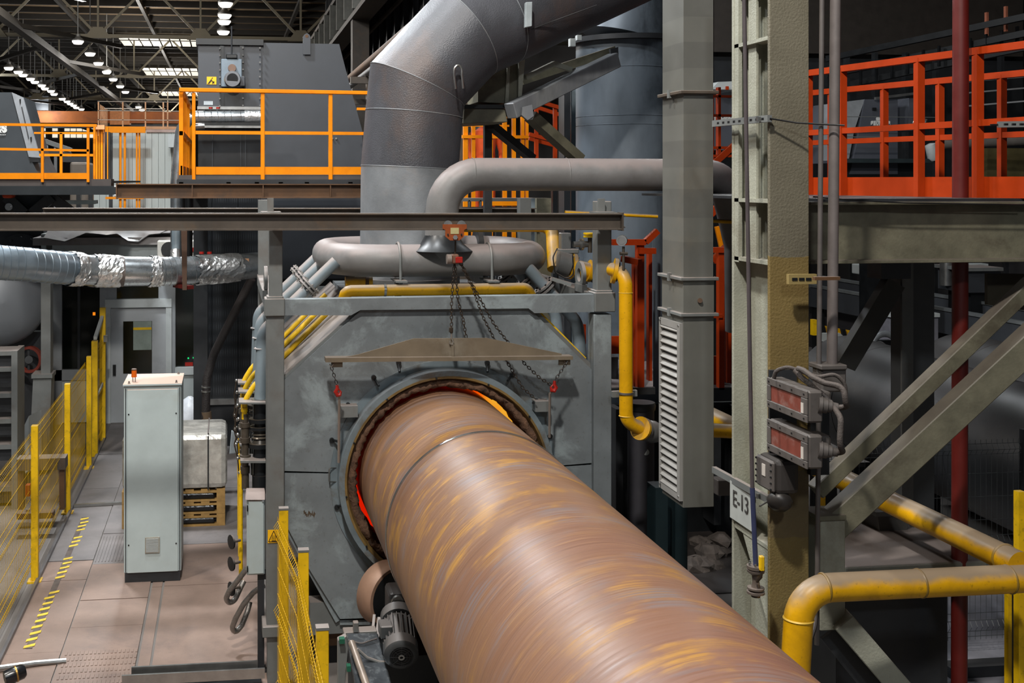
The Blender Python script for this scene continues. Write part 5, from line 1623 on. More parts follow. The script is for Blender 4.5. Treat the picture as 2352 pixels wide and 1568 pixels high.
# ================================================================ FILTER HOUSING BEHIND THE ORANGE PLATFORM
D = 17.5
g = thing('filter_housing', 'tall dark grey filter housing with bolted front and motor behind the orange platform', 'machine', S(640, 985, D))
mk('bolted_front', pbox(455, 100, 600, 245, D, 1.6), dark_m, g)
mk('top_flange', pbox(450, 88, 605, 104, D - 0.06, 1.7), black_m, g)
mk('main_body', pprism([(600, 98), (779, 101), (798, 175), (832, 300), (838, 430), (838, 640), (600, 640)], D + 0.02, 2.2), dark_m, g)
mk('lug_plate', pprism([(696, 125), (696, 84), (699, 79), (705, 76), (710, 79), (713, 84), (713, 125)], D - 0.03, 0.03), dark_m, g)
mk('lug_hole', cyl(S(704.5, 83, D - 0.035), S(704.5, 83, D - 0.03), 0.025, 12), rustbeam_m, g)
for x0, x1 in ((505, 514), (551, 560)):
    mk('front_rib', pbox(x0, 105, x1, 245, D - 0.05, 0.05), black_m, g)
mk('dark_column', pbox(508, 200, 558, 262, D - 0.03, 0.03), black_m, g)
mk('lower_lip', pbox(453, 244, 600, 252, D - 0.06, 0.3), metal_m, g)
mk('lower_front', pbox(455, 252, 600, 420, D + 0.1, 1.5), black_m, g)
mk('lower_band', pbox(453, 288, 600, 294, D - 0.02, 0.3), metal_m, g)
for x in (487, 552, 563):
    mk('panel_joint', pbox(x, 294, x + 2, 420, D + 0.08, 0.03), charcoal_m, g)
for i in range(9):
    for x in (505, 558, 597):
        y = 110 + i * 16.5 + (x % 3)
        mk('bolt', cyl(S(x, y, D - 0.05), S(x, y, D - 0.08), 0.014, 6), metal_m, g)
mk('drive_plate', pbox(508, 135, 556, 200, D - 0.1, 0.08), M('drive_blue_grey', '#6d7a84', 0.4, 0.1), g, bev=0.01)
mk('drive_top', pbox(519, 124, 545, 134, D - 0.12, 0.1), black_m, g, bev=0.01)
mk('cable_rod', cyl(S(532, 126, D - 0.06), S(532, 60, D - 0.06), 0.012, 8), charcoal_m, g)
mk('shaft_end', lathe(S(533, 156, D - 0.14), (0, 1, 0), [(0, 0.02), (0, 0.06), (0.05, 0.065)], 18), M('shaft_brown', '#6b5548', 0.4, 0.4), g, True)
mm = mk('motor_cover', lathe(S(534, 181, D - 0.35), (0, 1, 0), [(0, 0.085), (0, 0.115), (0.04, 0.125), (0.28, 0.12)], 26), M('motor_face_grey', '#6a6c70', 0.35, 0.2), g, True)
mk('motor_grille', cyl(S(534, 181, D - 0.353), S(534, 181, D - 0.34), 0.084, 22), black_m, mm)
mk('motor_box', pbox(550, 176, 563, 198, D - 0.25, 0.12), dark_m, g, bev=0.01)
mk('label_plate', pbox(468, 232, 489, 241, D - 0.006, 0.006), M('label_grey', '#a9b0b4', 0.4), g)
for x in (763, 772):
    mk('stud', cyl(S(x, 318, D + 0.02), S(x, 318, D - 0.01), 0.016, 8), metal_m, g)
# lower black cabinet with a mesh-textured skin
bm = bpy.data.materials.new('ribbed_black_skin')
bm.use_nodes = True
nt = bm.node_tree
b_ = nt.nodes['Principled BSDF']
b_.inputs['Roughness'].default_value = 0.45
geo = nt.nodes.new('ShaderNodeNewGeometry')
wv = nt.nodes.new('ShaderNodeTexWave'); wv.bands_direction = 'Z'; wv.inputs['Scale'].default_value = 1.6; wv.inputs['Distortion'].default_value = 0.3
wx = nt.nodes.new('ShaderNodeTexWave'); wx.bands_direction = 'X'; wx.inputs['Scale'].default_value = 9.0
nt.links.new(geo.outputs['Position'], wv.inputs[0]); nt.links.new(geo.outputs['Position'], wx.inputs[0])
mu = nt.nodes.new('ShaderNodeMath'); mu.operation = 'MULTIPLY'
nt.links.new(wv.outputs[1], mu.inputs[0]); nt.links.new(wx.outputs[1], mu.inputs[1])
cr = nt.nodes.new('ShaderNodeValToRGB'); cr.color_ramp.elements[0].color = lin('#1b1e21'); cr.color_ramp.elements[1].color = lin('#33363a')
nt.links.new(mu.outputs[0], cr.inputs[0]); nt.links.new(cr.outputs[0], b_.inputs['Base Color'])
for x0, x1 in ((455, 486), (487, 546), (547, 640)):
    mk('lower_panel', pbox(x0, 440, x1, 922, D + 0.06, 0.1), bm, g)
mk('bottom_rail', pbox(452, 918, 640, 926, D + 0.02, 0.2), metal_m, g)
mk('plinth', pbox(455, 926, 640, 1020, D + 0.1, 1.5), charcoal_m, g)
mk('lower_body', pbox(456, 430, 838, 920, D + 0.18, 1.9), black_m, g)
warning(475, 176, 497, 194, D - 0.008, 'hazard_sign', 'yellow hazard sign on the bolted front of the dark filter housing', 'hand')
for x in (484, 501):
    mk('red_plug', cyl(S(x, 250, 17.3), S(x, 246, 17.3), 0.03, 12), hook_m, None, True, label='small red cap %s above the silver tube behind the orange railing' % ('nearer the railing corner' if x == 484 else 'nearer the housing motor'), cat='cap')
Dd = 16.6
g = thing('spiral_tube', 'silver spiral tube behind the orange railing, bending down at its end', 'duct', S(520, 285, Dd))
pth = fillet([S(602, 267, Dd), S(436, 268, Dd), S(416, 300, Dd), S(405, 420, Dd), S(405, 640, Dd)], [0, 0.18, 0.15, 0.3, 0], 6)
mk('tube', tube(pth, 0.085, 18), galv_m, g, True)
for x in (455, 470, 485, 500, 515, 530, 552, 575, 590):
    mk('spiral_seam', lathe(S(x, 267, Dd), (1, 0.1, 0.1), [(-0.006, 0.084), (0, 0.09), (0.006, 0.084)], 18), galv_m, g, True)
mk('foil_joint', cyl(S(562, 267, Dd), S(598, 267, Dd), 0.09, 18), alu_m, g, True)
g = thing('spiral_tube', 'dark silver flexible tube hanging behind the corner of the orange railing', 'duct', S(430, 300, Dd + 0.4))
mk('tube', tube(fillet([S(470, 290, Dd + 0.4), S(432, 292, Dd + 0.4), S(426, 340, Dd + 0.4), S(428, 425, Dd + 0.4)], 0.15, 6), 0.05, 14), metal_m, g, True)
mk('wall_box', pbox(386, 308, 408, 338, 23.4, 0.5), white_m, None, label='small pale box fixed to the clad wall beside the silver tube', cat='box')

# ================================================================ ORANGE PLATFORM IN FRONT OF IT
D = 13.3
g = thing('orange_railing', 'orange railing with toe board along the platform in front of the dark housing', 'railing', S(640, 418, D))
for x0, x1 in ((441, 449), (599, 608), (755, 764)):
    mk('post', pbox(x0, 212 if x0 < 500 else 208, x1, 416, D, 0.05), orange_m, g, bev=0.004)
mk('top_rail', pprism([(412, 201), (850, 209), (850, 217), (412, 210)], D - 0.02, 0.08), orange_m, g, bev=0.004)
mk('mid_rail', pprism([(447, 300), (850, 303), (850, 310), (447, 308)], D + 0.01, 0.04), orange_m, g)
for x0, x1 in ((450, 599), (608, 755), (764, 850)):
    mk('toe_board', pbox(x0, 383, x1, 401, D + 0.02, 0.012), orange_m, g)
c = S(416, 300, D)
mk('corner_post', pbox(411, 206, 421, 414, D + 0.1, 0.06), orange_m, g, bev=0.004)
zt, zm, zb = S(416, 205, D).z, S(416, 305, D).z, S(416, 392, D).z
for z in (zt, zm):
    mk('side_rail', box((c.x - 0.025, D + 0.1, z - 0.025), (c.x + 0.025, D + 3.6, z + 0.025)), orange_m, g)
mk('side_toe_board', box((c.x - 0.01, D + 0.1, zb - 0.06), (c.x + 0.01, D + 3.6, zb + 0.06)), orange_m, g)
for k in range(1, 4):
    mk('side_post', box((c.x - 0.025, D + k * 1.15, zb - 0.15), (c.x + 0.025, D + k * 1.15 + 0.05, zt)), orange_m, g)
mk('far_rail', pbox(820, 247, 850, 253, D + 3, 0.05), orange_m, g)
g = thing('orange_platform', 'dark steel platform deck carrying the orange railing', 'platform', S(640, 430, D))
dz = S(640, 412, D).z
mk('deck_plate', box((c.x - 0.05, D - 0.02, dz - 0.05), (S(900, 400, D).x, D + 3.8, dz - 0.0)), charcoal_m, g)
mk('edge_channel', pbox(411, 402, 900, 422, D + 0.03, 0.1), M('edge_dusty', '#4b4543', 0.6), g)
for x in (411, 520, 585, 640, 700, 800):
    mk('edge_clip', pbox(x, 418, x + 10, 423, D - 0.02, 0.05), metal_m, g)
for x in (424, 1):
    if x > 10:
        mk('support_post', box((c.x + 0.05, D + 3.2, 0), (c.x + 0.25, D + 3.4, dz - 0.05)), charcoal_m, g)
a, b = S(270, 438.5, D - 0.15), S(905, 438.5, D - 0.15)
g = thing('platform_beam', 'rust primed I-beam under the edge of the orange platform', 'beam', (a + b) / 2)
mk('i_section', ibeam(a, b, 0.165, 0.14, 0.012, 0.01), rustbeam_m, g)
mk('end_plate', cbox(a + V((-0.006, 0, 0)), (0.012, 0.15, 0.18)), rustbeam_m, g)
for x in (442, 604, 758):
    q = S(x, 438.5, D - 0.15)
    mk('web_stiffener', cbox(q + V((0, -0.035, 0)), (0.012, 0.06, 0.14)), rustbeam_m, g)
for dy in (-0.05, 0.05):
    for z in (-0.05, 0.05):
        mk('bolt', cyl(a + V((-0.012, dy, z)), a + V((-0.03, dy, z)), 0.012, 6), metal_m, g)

# ================================================================ LEFT: SECOND MACHINE AND ITS PLATFORM
D = 17.2
g = thing('blasting_machine', 'dark grey machine with a slanted pale end strip, cut by the left edge', 'machine', S(20, 420, D))
mk('body', pprism([(-190, 212), (27, 212), (68, 360), (88, 400), (88, 425), (-190, 425)], D, 2.0), M('machine_blue_black', '#33383c', 0.4, 0, 0.06, 2), g)
mk('slanted_strip', pprism([(27, 212), (53, 224), (92, 362), (66, 360)], D - 0.02, 0.06), M('strip_grey', '#85898d', 0.45), g)
mk('strip_slot', pprism([(44, 228), (48, 227), (48, 236), (46, 240)], D - 0.03, 0.02), black_m, g)
mk('strip_slot', pprism([(69, 315), (73, 314), (73, 324), (71, 327)], D - 0.03, 0.02), black_m, g)
mk('strip_line', bar(S(50, 245, D - 0.025), S(66, 318, D - 0.025), 0.012, 0.01, (0, 1, 0)), charcoal_m, g)
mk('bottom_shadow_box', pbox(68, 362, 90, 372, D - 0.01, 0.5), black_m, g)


def lettering(txt, px, py, D, size, par, name='lettering', align='RIGHT', m=white_flat, bold=0.012, rot=None):
    cu = bpy.data.curves.new(name, 'FONT')
    cu.body = txt
    cu.size = size
    cu.align_x = align
    cu.extrude = 0.003
    cu.offset = bold
    o = bpy.data.objects.new(name, cu)
    COL.objects.link(o)
    cu.materials.append(m)
    p = S(px, py, D)
    bpy.context.view_layer.update()
    me = bpy.data.meshes.new_from_object(o.evaluated_get(bpy.context.evaluated_depsgraph_get()))
    bpy.data.objects.remove(o)
    o = bpy.data.objects.new(name, me)
    COL.objects.link(o)
    o.parent = par
    o.location = p - WL[par.name]
    o.rotation_euler = rot or (PI / 2, 0, 0)
    WL[o.name] = p
    return o


lettering('SELMERS', 15, 303, D - 0.012, 0.155, g)
lettering('TECHNOLOGY', 14, 311, D - 0.012, 0.03, g, bold=0.0)
g = thing('orange_railing', 'orange railing with toe board in front of the slanted machine', 'railing', S(110, 430, 14.8))
D = 14.8
for x0, x1, y0, y1, d in ((94, 100, 286, 418, 0), (199, 205, 288, 418, 0), (137, 143, 305, 400, 1.4), (214, 219, 286, 420, 0.4)):
    mk('post', pbox(x0, y0, x1, y1, D + d, 0.05), orange_m, g)
mk('top_rail', pprism([(-60, 282), (222, 285), (222, 291), (-60, 288)], D - 0.02, 0.06), orange_m, g)
mk('mid_rail', pprism([(-60, 338), (204, 343), (204, 348), (-60, 344)], D, 0.05), orange_m, g)
mk('rear_rail', pbox(78, 303, 218, 308, D + 1.4, 0.05), orange_m, g)
mk('rear_rail', pbox(90, 353, 218, 359, D + 1.4, 0.05), orange_m, g)
for x0, x1 in ((-60, 94), (100, 199)):
    mk('toe_board', pbox(x0, 397, x1, 411, D + 0.02, 0.012), orange_m, g)
g = thing('machine_platform', 'dark platform beam under the slanted machine', 'platform', S(100, 435, D))
mk('deck_edge', pbox(-80, 411, 255, 427, D + 0.06, 0.4), M('edge_dusty', '#4b4543', 0.6), g)
mk('edge_beam', pbox(-80, 427, 275, 447, D + 0.02, 0.3), M('beam_blue_black', '#1c2226', 0.45), g)
mk('deck_plate', box((S(-80, 420, D).x, D + 0.1, S(0, 415, D).z - 0.03), (S(255, 420, D).x, D + 5, S(0, 415, D).z)), charcoal_m, g)
for x in (180, 208):
    mk('support_post', pbox(x - 5, 447, x + 5, 888, 22.5, 0.18), black_m, g)
g = thing('shuttle_trolley', 'orange trolley on black chevron frame below the machine platform', 'trolley', S(15, 480, 16))
mk('trolley_head', pbox(4, 440, 30, 455, 15.6, 0.2), red_m, g, bev=0.03)
mk('chevron_leg', bar(S(16, 452, 15.8), S(66, 498, 15.8), 0.14, 0.14), black_m, g)
mk('chevron_leg', bar(S(120, 452, 15.8), S(66, 498, 15.8), 0.14, 0.14), black_m, g)
mk('side_leg', bar(S(118, 452, 15.9), S(180, 500, 15.9), 0.14, 0.14), charcoal_m, g)
mk('cross_plate', pprism([(30, 450), (120, 450), (66, 494)], 15.95, 0.05), M('plate_blue_black', '#22292d', 0.5), g)
mk('wheel', cyl(S(20, 475, 15.7), S(20, 475, 15.8), 0.05, 14), metal_m, g, True)
mk('glass_shelf', pbox(134, 461, 215, 469, 17.5, 0.6), M('shelf_pale', '#a9bcc0', 0.4), None, label='pale horizontal ledge seen between the two beams on the left', cat='ledge')

# white clad building with orange ladder cages
D = 24.0
clad_m = M('white_cladding', '#b4bcb9', 0.5, 0, 0.06, 3, stain='#868d8a', stain_amt=0.4, streak=0.12, stain_scale=3)
g = thing('clad_cabin', 'white vertically clad cabin behind the orange ladder', 'cabin', S(330, 700, D))
for k in range(13):
    x0 = 214 + k * 15
    mk('cladding_panel', pbox(x0, 300 if k > 2 else 440, x0 + 14.4, 861, D + (0 if k > 2 else 0.3), 0.05), clad_m, g)
mk('body', pbox(250, 304, 409, 861, D + 0.06, 3.0), charcoal_m, g)
mk('roof_trim', pbox(336, 297, 409, 304, D - 0.05, 0.2), M('trim_pinkish', '#a68f86', 0.6), g)
g = thing('orange_ladder', 'orange caged ladder standing against the white clad cabin', 'ladder', S(300, 560, D - 0.6))
for x0, x1 in ((274, 279), (284, 289), (312, 316), (318, 322)):
    mk('stile', pbox(x0, 304, x1, 872, D - 0.6, 0.06), orange_m, g)
mk('head_beam', pbox(236, 290, 334, 305, D - 0.7, 0.1), orange_m, g)
mk('base_rail', pbox(242, 452, 330, 457, D - 0.65, 0.06), orange_m, g)
g = thing('access_gate', 'cluster of orange gate posts at the end of the left railing', 'gate', S(232, 425, 18))
for x0, x1, m in ((219, 224, orange_m), (226, 229, orange_m), (231, 236, orange_m), (238, 240, M('post_peach', '#e2a070', 0.5)), (246, 248, orange_m)):
    mk('gate_post', pbox(x0, 292, x1, 424, 18, 0.06), m, g)
mk('dark_post', pbox(241, 303, 252, 424, 18.2, 0.1), charcoal_m, g)
mk('head_fitting', pbox(218, 287, 240, 297, 17.9, 0.1), M('post_peach', '#e2a070', 0.5), g)
g = thing('far_railing', 'faded orange railing on the roof of the white clad cabin', 'railing', S(320, 292, 25.5))
pale_or = M('faded_orange', '#bb8a62', 0.6)
D = 25.5
for x in (226, 282, 334, 385, 375):
    mk('post', pbox(x - 1.6, 234, x + 1.6, 312, D + (1.6 if x == 375 else 0), 0.06), pale_or, g)
for y in (232, 253, 274):
    mk('rail', pbox(224, y, 412, y + 3, D, 0.05), M('rail_pale', '#a5988a', 0.6), g)
mk('rear_rail', pbox(240, 248, 380, 251, D + 1.6, 0.05), M('rail_pale', '#a5988a', 0.6), g)
mk('toe_board', pbox(330, 290, 412, 297, D - 0.02, 0.03), pale_or, g)
for k in range(6):
    mk('side_post', pbox(230 + k * 3, 240 + k * 2, 231.5 + k * 3, 290, D + 0.8 + k * 0.9, 0.05), pale_or, g)
g = thing('conveyor_frame', 'grey sloping conveyor frame behind the orange railing on the left', 'conveyor', S(120, 380, 26))
mk('top_chord', bar(S(80, 316, 26), S(165, 345, 26), 0.12, 0.1), frame_m, g)
mk('bottom_chord', bar(S(80, 345, 26), S(165, 356, 26), 0.12, 0.1), charcoal_m, g)
for x in (88, 108, 126, 145):
    mk('upright', pbox(x - 2, 322 + (x - 88) * 0.35, x + 2, 356, 26, 0.08), white_m, g)
mk('leg', pbox(124, 356, 131, 826, 26, 0.1), M('leg_grey', '#7b7c7e', 0.5), g)
mk('stock_block', pbox(160, 372, 202, 862, 24, 1.0), M('stock_brown_grey', '#6b6258', 0.7), None, bev=0.05, label='brown-grey block seen through the orange railing on the left', cat='block')
mk('dark_block', pbox(143, 360, 200, 372, 24.1, 0.8), charcoal_m, None, label='dark sheet stack seen through the orange railing on the left', cat='stack')

# ================================================================ BIG SILVER SPIRAL DUCT
g = thing('silver_duct', 'long silver spiral duct patched with crumpled foil, crossing the left side', 'duct', S(300, 610, 13.5))
pa = [(-420, 575, 11.4, 0.19), (-40, 600, 12.2, 0.185), (60, 607, 12.4, 0.18), (165, 617, 12.8, 0.178), (185, 619, 12.9, 0.172), (215, 621, 13.0, 0.172), (275, 623, 13.1, 0.17), (360, 623, 13.2, 0.165), (420, 622, 13.3, 0.165), (520, 616, 13.5, 0.16), (615, 606, 13.8, 0.15)]
P_ = [S(x, y, d) for x, y, d, r in pa]


def duct_seg(i, j, name, m, extra=0.0, n=26, rough=0):
    vs, fs = tube(P_[i:j + 1], [a[3] + extra for a in pa[i:j + 1]], n, cap=False)
    return mk(name, (vs, fs), m, g, True)


def foil(xa, xb, name, amp=0.013, extra=0.006):
    """Crumpled sleeve round the duct between two stations."""
    rows, n = 14, 36
    vs, fs = [], []
    for i in range(rows):
        x = xa + (xb - xa) * i / (rows - 1)
        k = max(q for q in range(len(pa) - 1) if pa[q][0] <= x)
        f = (x - pa[k][0]) / (pa[k + 1][0] - pa[k][0])
        c = P_[k].lerp(P_[k + 1], f)
        r = pa[k][3] + (pa[k + 1][3] - pa[k][3]) * f + extra
        x_, y_, d_ = frame_of(P_[k + 1] - P_[k])
        for q in range(n):
            t = 2 * PI * q / n
            rr = r + random.uniform(0, amp)
            vs.append(c + x_ * (rr * math.cos(t)) + y_ * (rr * math.sin(t)) + d_ * random.uniform(-amp, amp) * (1 if 0 < i < rows - 1 else 2.5))
    for i in range(rows - 1):
        for q in range(n):
            fs.append((i * n + q, i * n + (q + 1) % n, (i + 1) * n + (q + 1) % n, (i + 1) * n + q))
    return mk(name, (vs, fs), alu_m, g)


random.seed(11)
blue_galv = M('galvanised_bluish', '#8f9da8', 0.35, 0.8, 0.08, 5)
duct_seg(0, 4, 'spiral_section', blue_galv)
duct_seg(4, 6, 'straight_section', galv_m)
duct_seg(6, 10, 'far_section', galv_m)
for x in [-20 + 17 * i for i in range(12)] + [330 + 0 * i for i in range(0)] + [372, 386, 398, 410, 440, 455]:
    k = max(q for q in range(len(pa) - 1) if pa[q][0] <= x)
    f = (x - pa[k][0]) / (pa[k + 1][0] - pa[k][0])
    c = P_[k].lerp(P_[k + 1], f)
    r = pa[k][3] + (pa[k + 1][3] - pa[k][3]) * f
    mk('spiral_seam', lathe(c, (P_[k + 1] - P_[k]) + V((0, 0.0, 0.02)), [(-0.006, r - 0.002), (0, r + 0.005), (0.006, r - 0.002)], 26), blue_galv if x < 185 else galv_m, g, True)
foil(160, 186, 'foil_sleeve')
foil(214, 272, 'foil_sleeve')
foil(345, 366, 'foil_sleeve')
foil(448, 545, 'foil_sleeve', 0.012)
mk('dark_tape_band', lathe(P_[6].lerp(P_[7], 0.02), P_[7] - P_[6], [(-0.03, 0.171), (-0.03, 0.175), (0.03, 0.175), (0.03, 0.171)], 26), M('band_grey_brown', '#5f5652', 0.5), g, True)
q = S(552, 604, 13.42)
mk('clip_plate', cbox(q, (0.07, 0.02, 0.09)), metal_m, g)
mk('clip_hook', tube([q + V((0, -0.02, 0.05)), q + V((0, -0.04, 0.02)), q + V((0, -0.03, -0.02))], 0.008, 6), black_m, g)
mk('brown_label', cbox(S(567, 602, 13.5), (0.05, 0.01, 0.09)), M('label_brown', '#a0785a', 0.6), g)
g = thing('duct_hanger', 'rusty brown strap holding the silver duct, hung from the runway beam', 'hanger', S(422, 665, 13.0))
mk('strap', pprism([(416, 530), (430, 530), (429, 666), (419, 666)], 12.95, 0.04), M('strap_rust', '#4a3426', 0.6, 0.1), g)
mk('yoke', bar(S(404, 655, 13.3), S(438, 660, 13.0), 0.08, 0.04), redpole_m, g)
g = thing('condensate_pipe', 'short grey vertical pipe joining the silver duct from above', 'pipe', S(406, 590, 13.5))
mk('tube', cyl(S(404, 480, 13.6), S(404, 592, 13.5), 0.05, 16), bluegrey_m, g, True)
mk('foil_wrap', cyl(S(403, 575, 13.5), S(403, 597, 13.45), 0.06, 14), alu_m, g)
mk('black_tube', cyl(S(434, 450, 16.0), S(434, 590, 16.0), 0.05, 14), black_m, None, True, label='black vertical pipe beside the grey one above the silver duct', cat='pipe')
for x, lb in ((463, 'left'), (481, 'right')):
    mk('red_plug', cyl(S(x, 583, 13.2), S(x, 578, 13.2), 0.028, 12), hook_m, None, True, label='small red cap on top of the silver duct, the %s of two' % lb, cat='cap')
g = thing('black_hose', 'thick black ribbed hose slanting down in front of the black housing', 'hose', S(472, 960, 15))
pts = [S(578, 640, 14.6), S(530, 735, 14.8), S(490, 815, 15.0), S(475, 870, 15.0), S(472, 960, 15.0)]
pts = fillet(pts, 0.4, 4)
mk('hose_tube', tube(pts, 0.055, 16), M('ribbed_hose', '#2b2727', 0.6, 0, 0.1, 20, bump=0.5, bscale=70, dust=0.5, dustcol='#575050'), g, True)
for y in (888, 898):
    mk('hose_clamp', lathe(S(473, y, 15.0), (0, 0, 1), [(-0.01, 0.055), (-0.01, 0.062), (0.01, 0.062), (0.01, 0.055)], 16), metal_m, g, True)
mk('end_fitting', cyl(S(474, 945, 15.0), S(476, 978, 15.0), 0.065, 14), M('fitting_rust', '#6b5a48', 0.6, 0.2), g, True)
# ================================================================ SQUARE DUCT WITH LOUVRE
D = 7.9
g = thing('square_duct', 'tall grey square ventilation duct with a white louvre near its lower end', 'duct', S(1600, 1164, D))
ln = S(1570, 1164, D); rn = S(1638, 1164, D)
x0, x1 = ln.x, rn.x
y0, y1 = D, D + 0.40


def zof(y, px=1590): return S(px, y, D).z


cuts = [-120, -40, 38, 96, 156, 212, 262, 322, 384, 434, 500, 556, 640]
for i in range(len(cuts) - 1):
    mk('duct_section', box((x0, y0, zof(cuts[i + 1])), (x1, y1, zof(cuts[i]))), ductgrey2_m if i % 2 else ductgrey_m, g)
for ya, yb, e in ((640, 722, 0.006), (722, 1165, 0.004)):
    mk('duct_section', box((x0 - e, y0 - e, zof(yb)), (x1 + e, y1, zof(ya))), ductgrey_m, g, bev=0.003)
for y in (212, 640, 722):
    z = zof(y)
    mk('flange_frame', box((x0 - 0.035, y0 - 0.035, z - 0.012), (x1 + 0.03, y1 + 0.02, z + 0.012)), beam_m if y < 300 else frame_m, g, bev=0.003)
    for f in (0.5,):
        mk('flange_clamp', box((x0 - 0.045, y0 + 0.17, z - 0.03), (x0 - 0.02, y0 + 0.2, z + 0.03)), frame_m, g)
z0, z1 = zof(1150), zof(742)
ya, yb = y0 + 0.05, y0 + 0.37
mk('louvre_frame', box((x0 - 0.03, y0 + 0.0, z0), (x0 - 0.005, y0 + 0.05, z1)), slat_m, g)
mk('louvre_frame', box((x0 - 0.03, y1 - 0.04, z0), (x0 - 0.005, y1, z1)), slat_m, g)
mk('louvre_frame', box((x0 - 0.03, ya, z0), (x0 - 0.005, yb, z0 + 0.05)), slat_m, g)
mk('louvre_frame', box((x0 - 0.03, ya, z1 - 0.05), (x0 - 0.005, yb, z1)), slat_m, g)
mk('louvre_recess', box((x0 - 0.0095, ya, z0 + 0.05), (x0 - 0.0085, yb, z1 - 0.05)), black_m, g)
n = 22
for k in range(n):
    z = z0 + 0.06 + k * (z1 - z0 - 0.12) / (n - 1)
    mk('louvre_slat', prism([(x0 - 0.034, ya, z - 0.006), (x0 - 0.031, ya, z - 0.013), (x0 - 0.010, ya, z + 0.018), (x0 - 0.012, ya, z + 0.023)], (0, yb - ya, 0)), slat_m, g)
for z in (z0 + 0.03, (z0 + z1) / 2, z1 - 0.02):
    for y in (y0 + 0.025, y1 - 0.02):
        mk('screw', cyl((x0 - 0.03, y, z), (x0 - 0.036, y, z), 0.007, 8), metal_m, g)
mk('round_plug', cyl(S(1608, 690, D - 0.01), S(1608, 690, D - 0.025), 0.018, 14), rustbeam_m, g, True)
for i, (px, lb) in enumerate(((1520, 'left'), (1565, 'right'))):
    mk('steel_post', pbox(px - 14, 1120, px + 14, 1530, 9.2 + i * 0.1, 0.2), M('leg_teal_black', '#15262b', 0.5), None, label='dark steel leg under the square duct, the %s of two' % lb, cat='post')

# ================================================================ CREAM STEEL COLUMN
D = 6.6
pm = bpy.data.materials.new('column_paint_ochre_cream')
pm.use_nodes = True
nt = pm.node_tree
N, Lk = nt.nodes, nt.links
b_ = N['Principled BSDF']
b_.inputs['Roughness'].default_value = 0.6
geo = N.new('ShaderNodeNewGeometry')
sx = N.new('ShaderNodeSeparateXYZ')
Lk.new(geo.outputs['Position'], sx.inputs[0])
nz = N.new('ShaderNodeTexNoise'); nz.inputs['Scale'].default_value = 7; nz.inputs['Detail'].default_value = 6
Lk.new(geo.outputs['Position'], nz.inputs['Vector'])
ad = N.new('ShaderNodeMath'); ad.operation = 'MULTIPLY_ADD'; ad.inputs[1].default_value = 0.06
Lk.new(nz.outputs[0], ad.inputs[0]); Lk.new(sx.outputs[2], ad.inputs[2])
ztop = S(1810, -150, D).z; zbot = 0.0
cr = N.new('ShaderNodeValToRGB')
cr.color_ramp.interpolation = 'CONSTANT'
mr = N.new('ShaderNodeMapRange'); mr.inputs[1].default_value = zbot; mr.inputs[2].default_value = ztop
Lk.new(ad.outputs[0], mr.inputs[0]); Lk.new(mr.outputs[0], cr.inputs[0])


def zf(y): return (S(1810, y, D).z + 0.03 - zbot) / (ztop - zbot)


els = cr.color_ramp.elements
els[0].position = 0; els[0].color = lin('#77683f')
els[1].position = zf(1240); els[1].color = lin('#6c5f42')
for y, c in ((1080, '#7c6736'), (850, '#7c693c'), (590, '#6e6959')):
    e = els.new(zf(y)); e.color = lin(c)
n2 = N.new('ShaderNodeTexNoise'); n2.inputs['Scale'].default_value = 2.5; n2.inputs['Detail'].default_value = 7
Lk.new(geo.outputs['Position'], n2.inputs['Vector'])
mxn = N.new('ShaderNodeMix'); mxn.data_type = 'RGBA'; mxn.blend_type = 'MULTIPLY'; mxn.inputs[0].default_value = 0.5
Lk.new(cr.outputs[0], mxn.inputs[6])
cr2 = N.new('ShaderNodeValToRGB'); cr2.color_ramp.elements[0].position = 0.3; cr2.color_ramp.elements[1].position = 0.6
cr2.color_ramp.elements[0].color = (0.45, 0.42, 0.4, 1); cr2.color_ramp.elements[1].color = (1, 1, 1, 1)
Lk.new(n2.outputs[0], cr2.inputs[0]); Lk.new(cr2.outputs[0], mxn.inputs[7])
Lk.new(mxn.outputs[2], b_.inputs['Base Color'])
bn_ = N.new('ShaderNodeTexNoise'); bn_.inputs['Scale'].default_value = 65; bn_.inputs['Detail'].default_value = 4
Lk.new(geo.outputs['Position'], bn_.inputs['Vector'])
bp_ = N.new('ShaderNodeBump'); bp_.inputs['Strength'].default_value = 0.5; bp_.inputs['Distance'].default_value = 0.01
Lk.new(bn_.outputs[0], bp_.inputs['Height']); Lk.new(bp_.outputs[0], b_.inputs['Normal'])

xl, xr = S(1768, 500, D).x, S(1858, 500, D).x
xc = (xl + xr) / 2
g = thing('steel_column', 'massive cream coated steel H column with ochre paint patches and stiffeners', 'column', (xc, D + 0.25, 0))
mk('front_flange', box((xl, D, 0), (xr, D + 0.03, ztop)), pm, g, bev=0.003)
mk('back_flange', box((xl, D + 0.5, 0), (xr, D + 0.53, ztop)), cream_m, g, bev=0.003)
mk('web', box((xc - 0.012, D + 0.03, 0), (xc + 0.012, D + 0.5, ztop)), cream_m, g)  # paler than the front flange: partly own paint, partly side light painted in
mk('inner_plate', box((xl + 0.035, D + 0.25, S(1730, 605, D + 0.3).z), (xl + 0.05, D + 0.36, ztop)), cream_m, g)
mk('inner_plate', box((xl + 0.005, D + 0.44, S(1730, 605, D + 0.3).z), (xl + 0.03, D + 0.5, ztop)), cream_m, g)
for y in (-40, 85, 462, 605, 1262):
    z = S(1768, y, D).z
    mk('stiffener', box((xl + 0.005, D + 0.03, z - 0.012), (xc - 0.012, D + 0.5, z + 0.012)), cream_m, g)
mk('gusset_fin', prism([(xl + 0.01, D + 0.03, S(1768, 1262, D).z), (xl + 0.01, D + 0.4, S(1768, 1262, D).z), (xl + 0.01, D + 0.03, S(1768, 1262, D).z - 0.5)], (0.02, 0, 0)), cream_m, g)
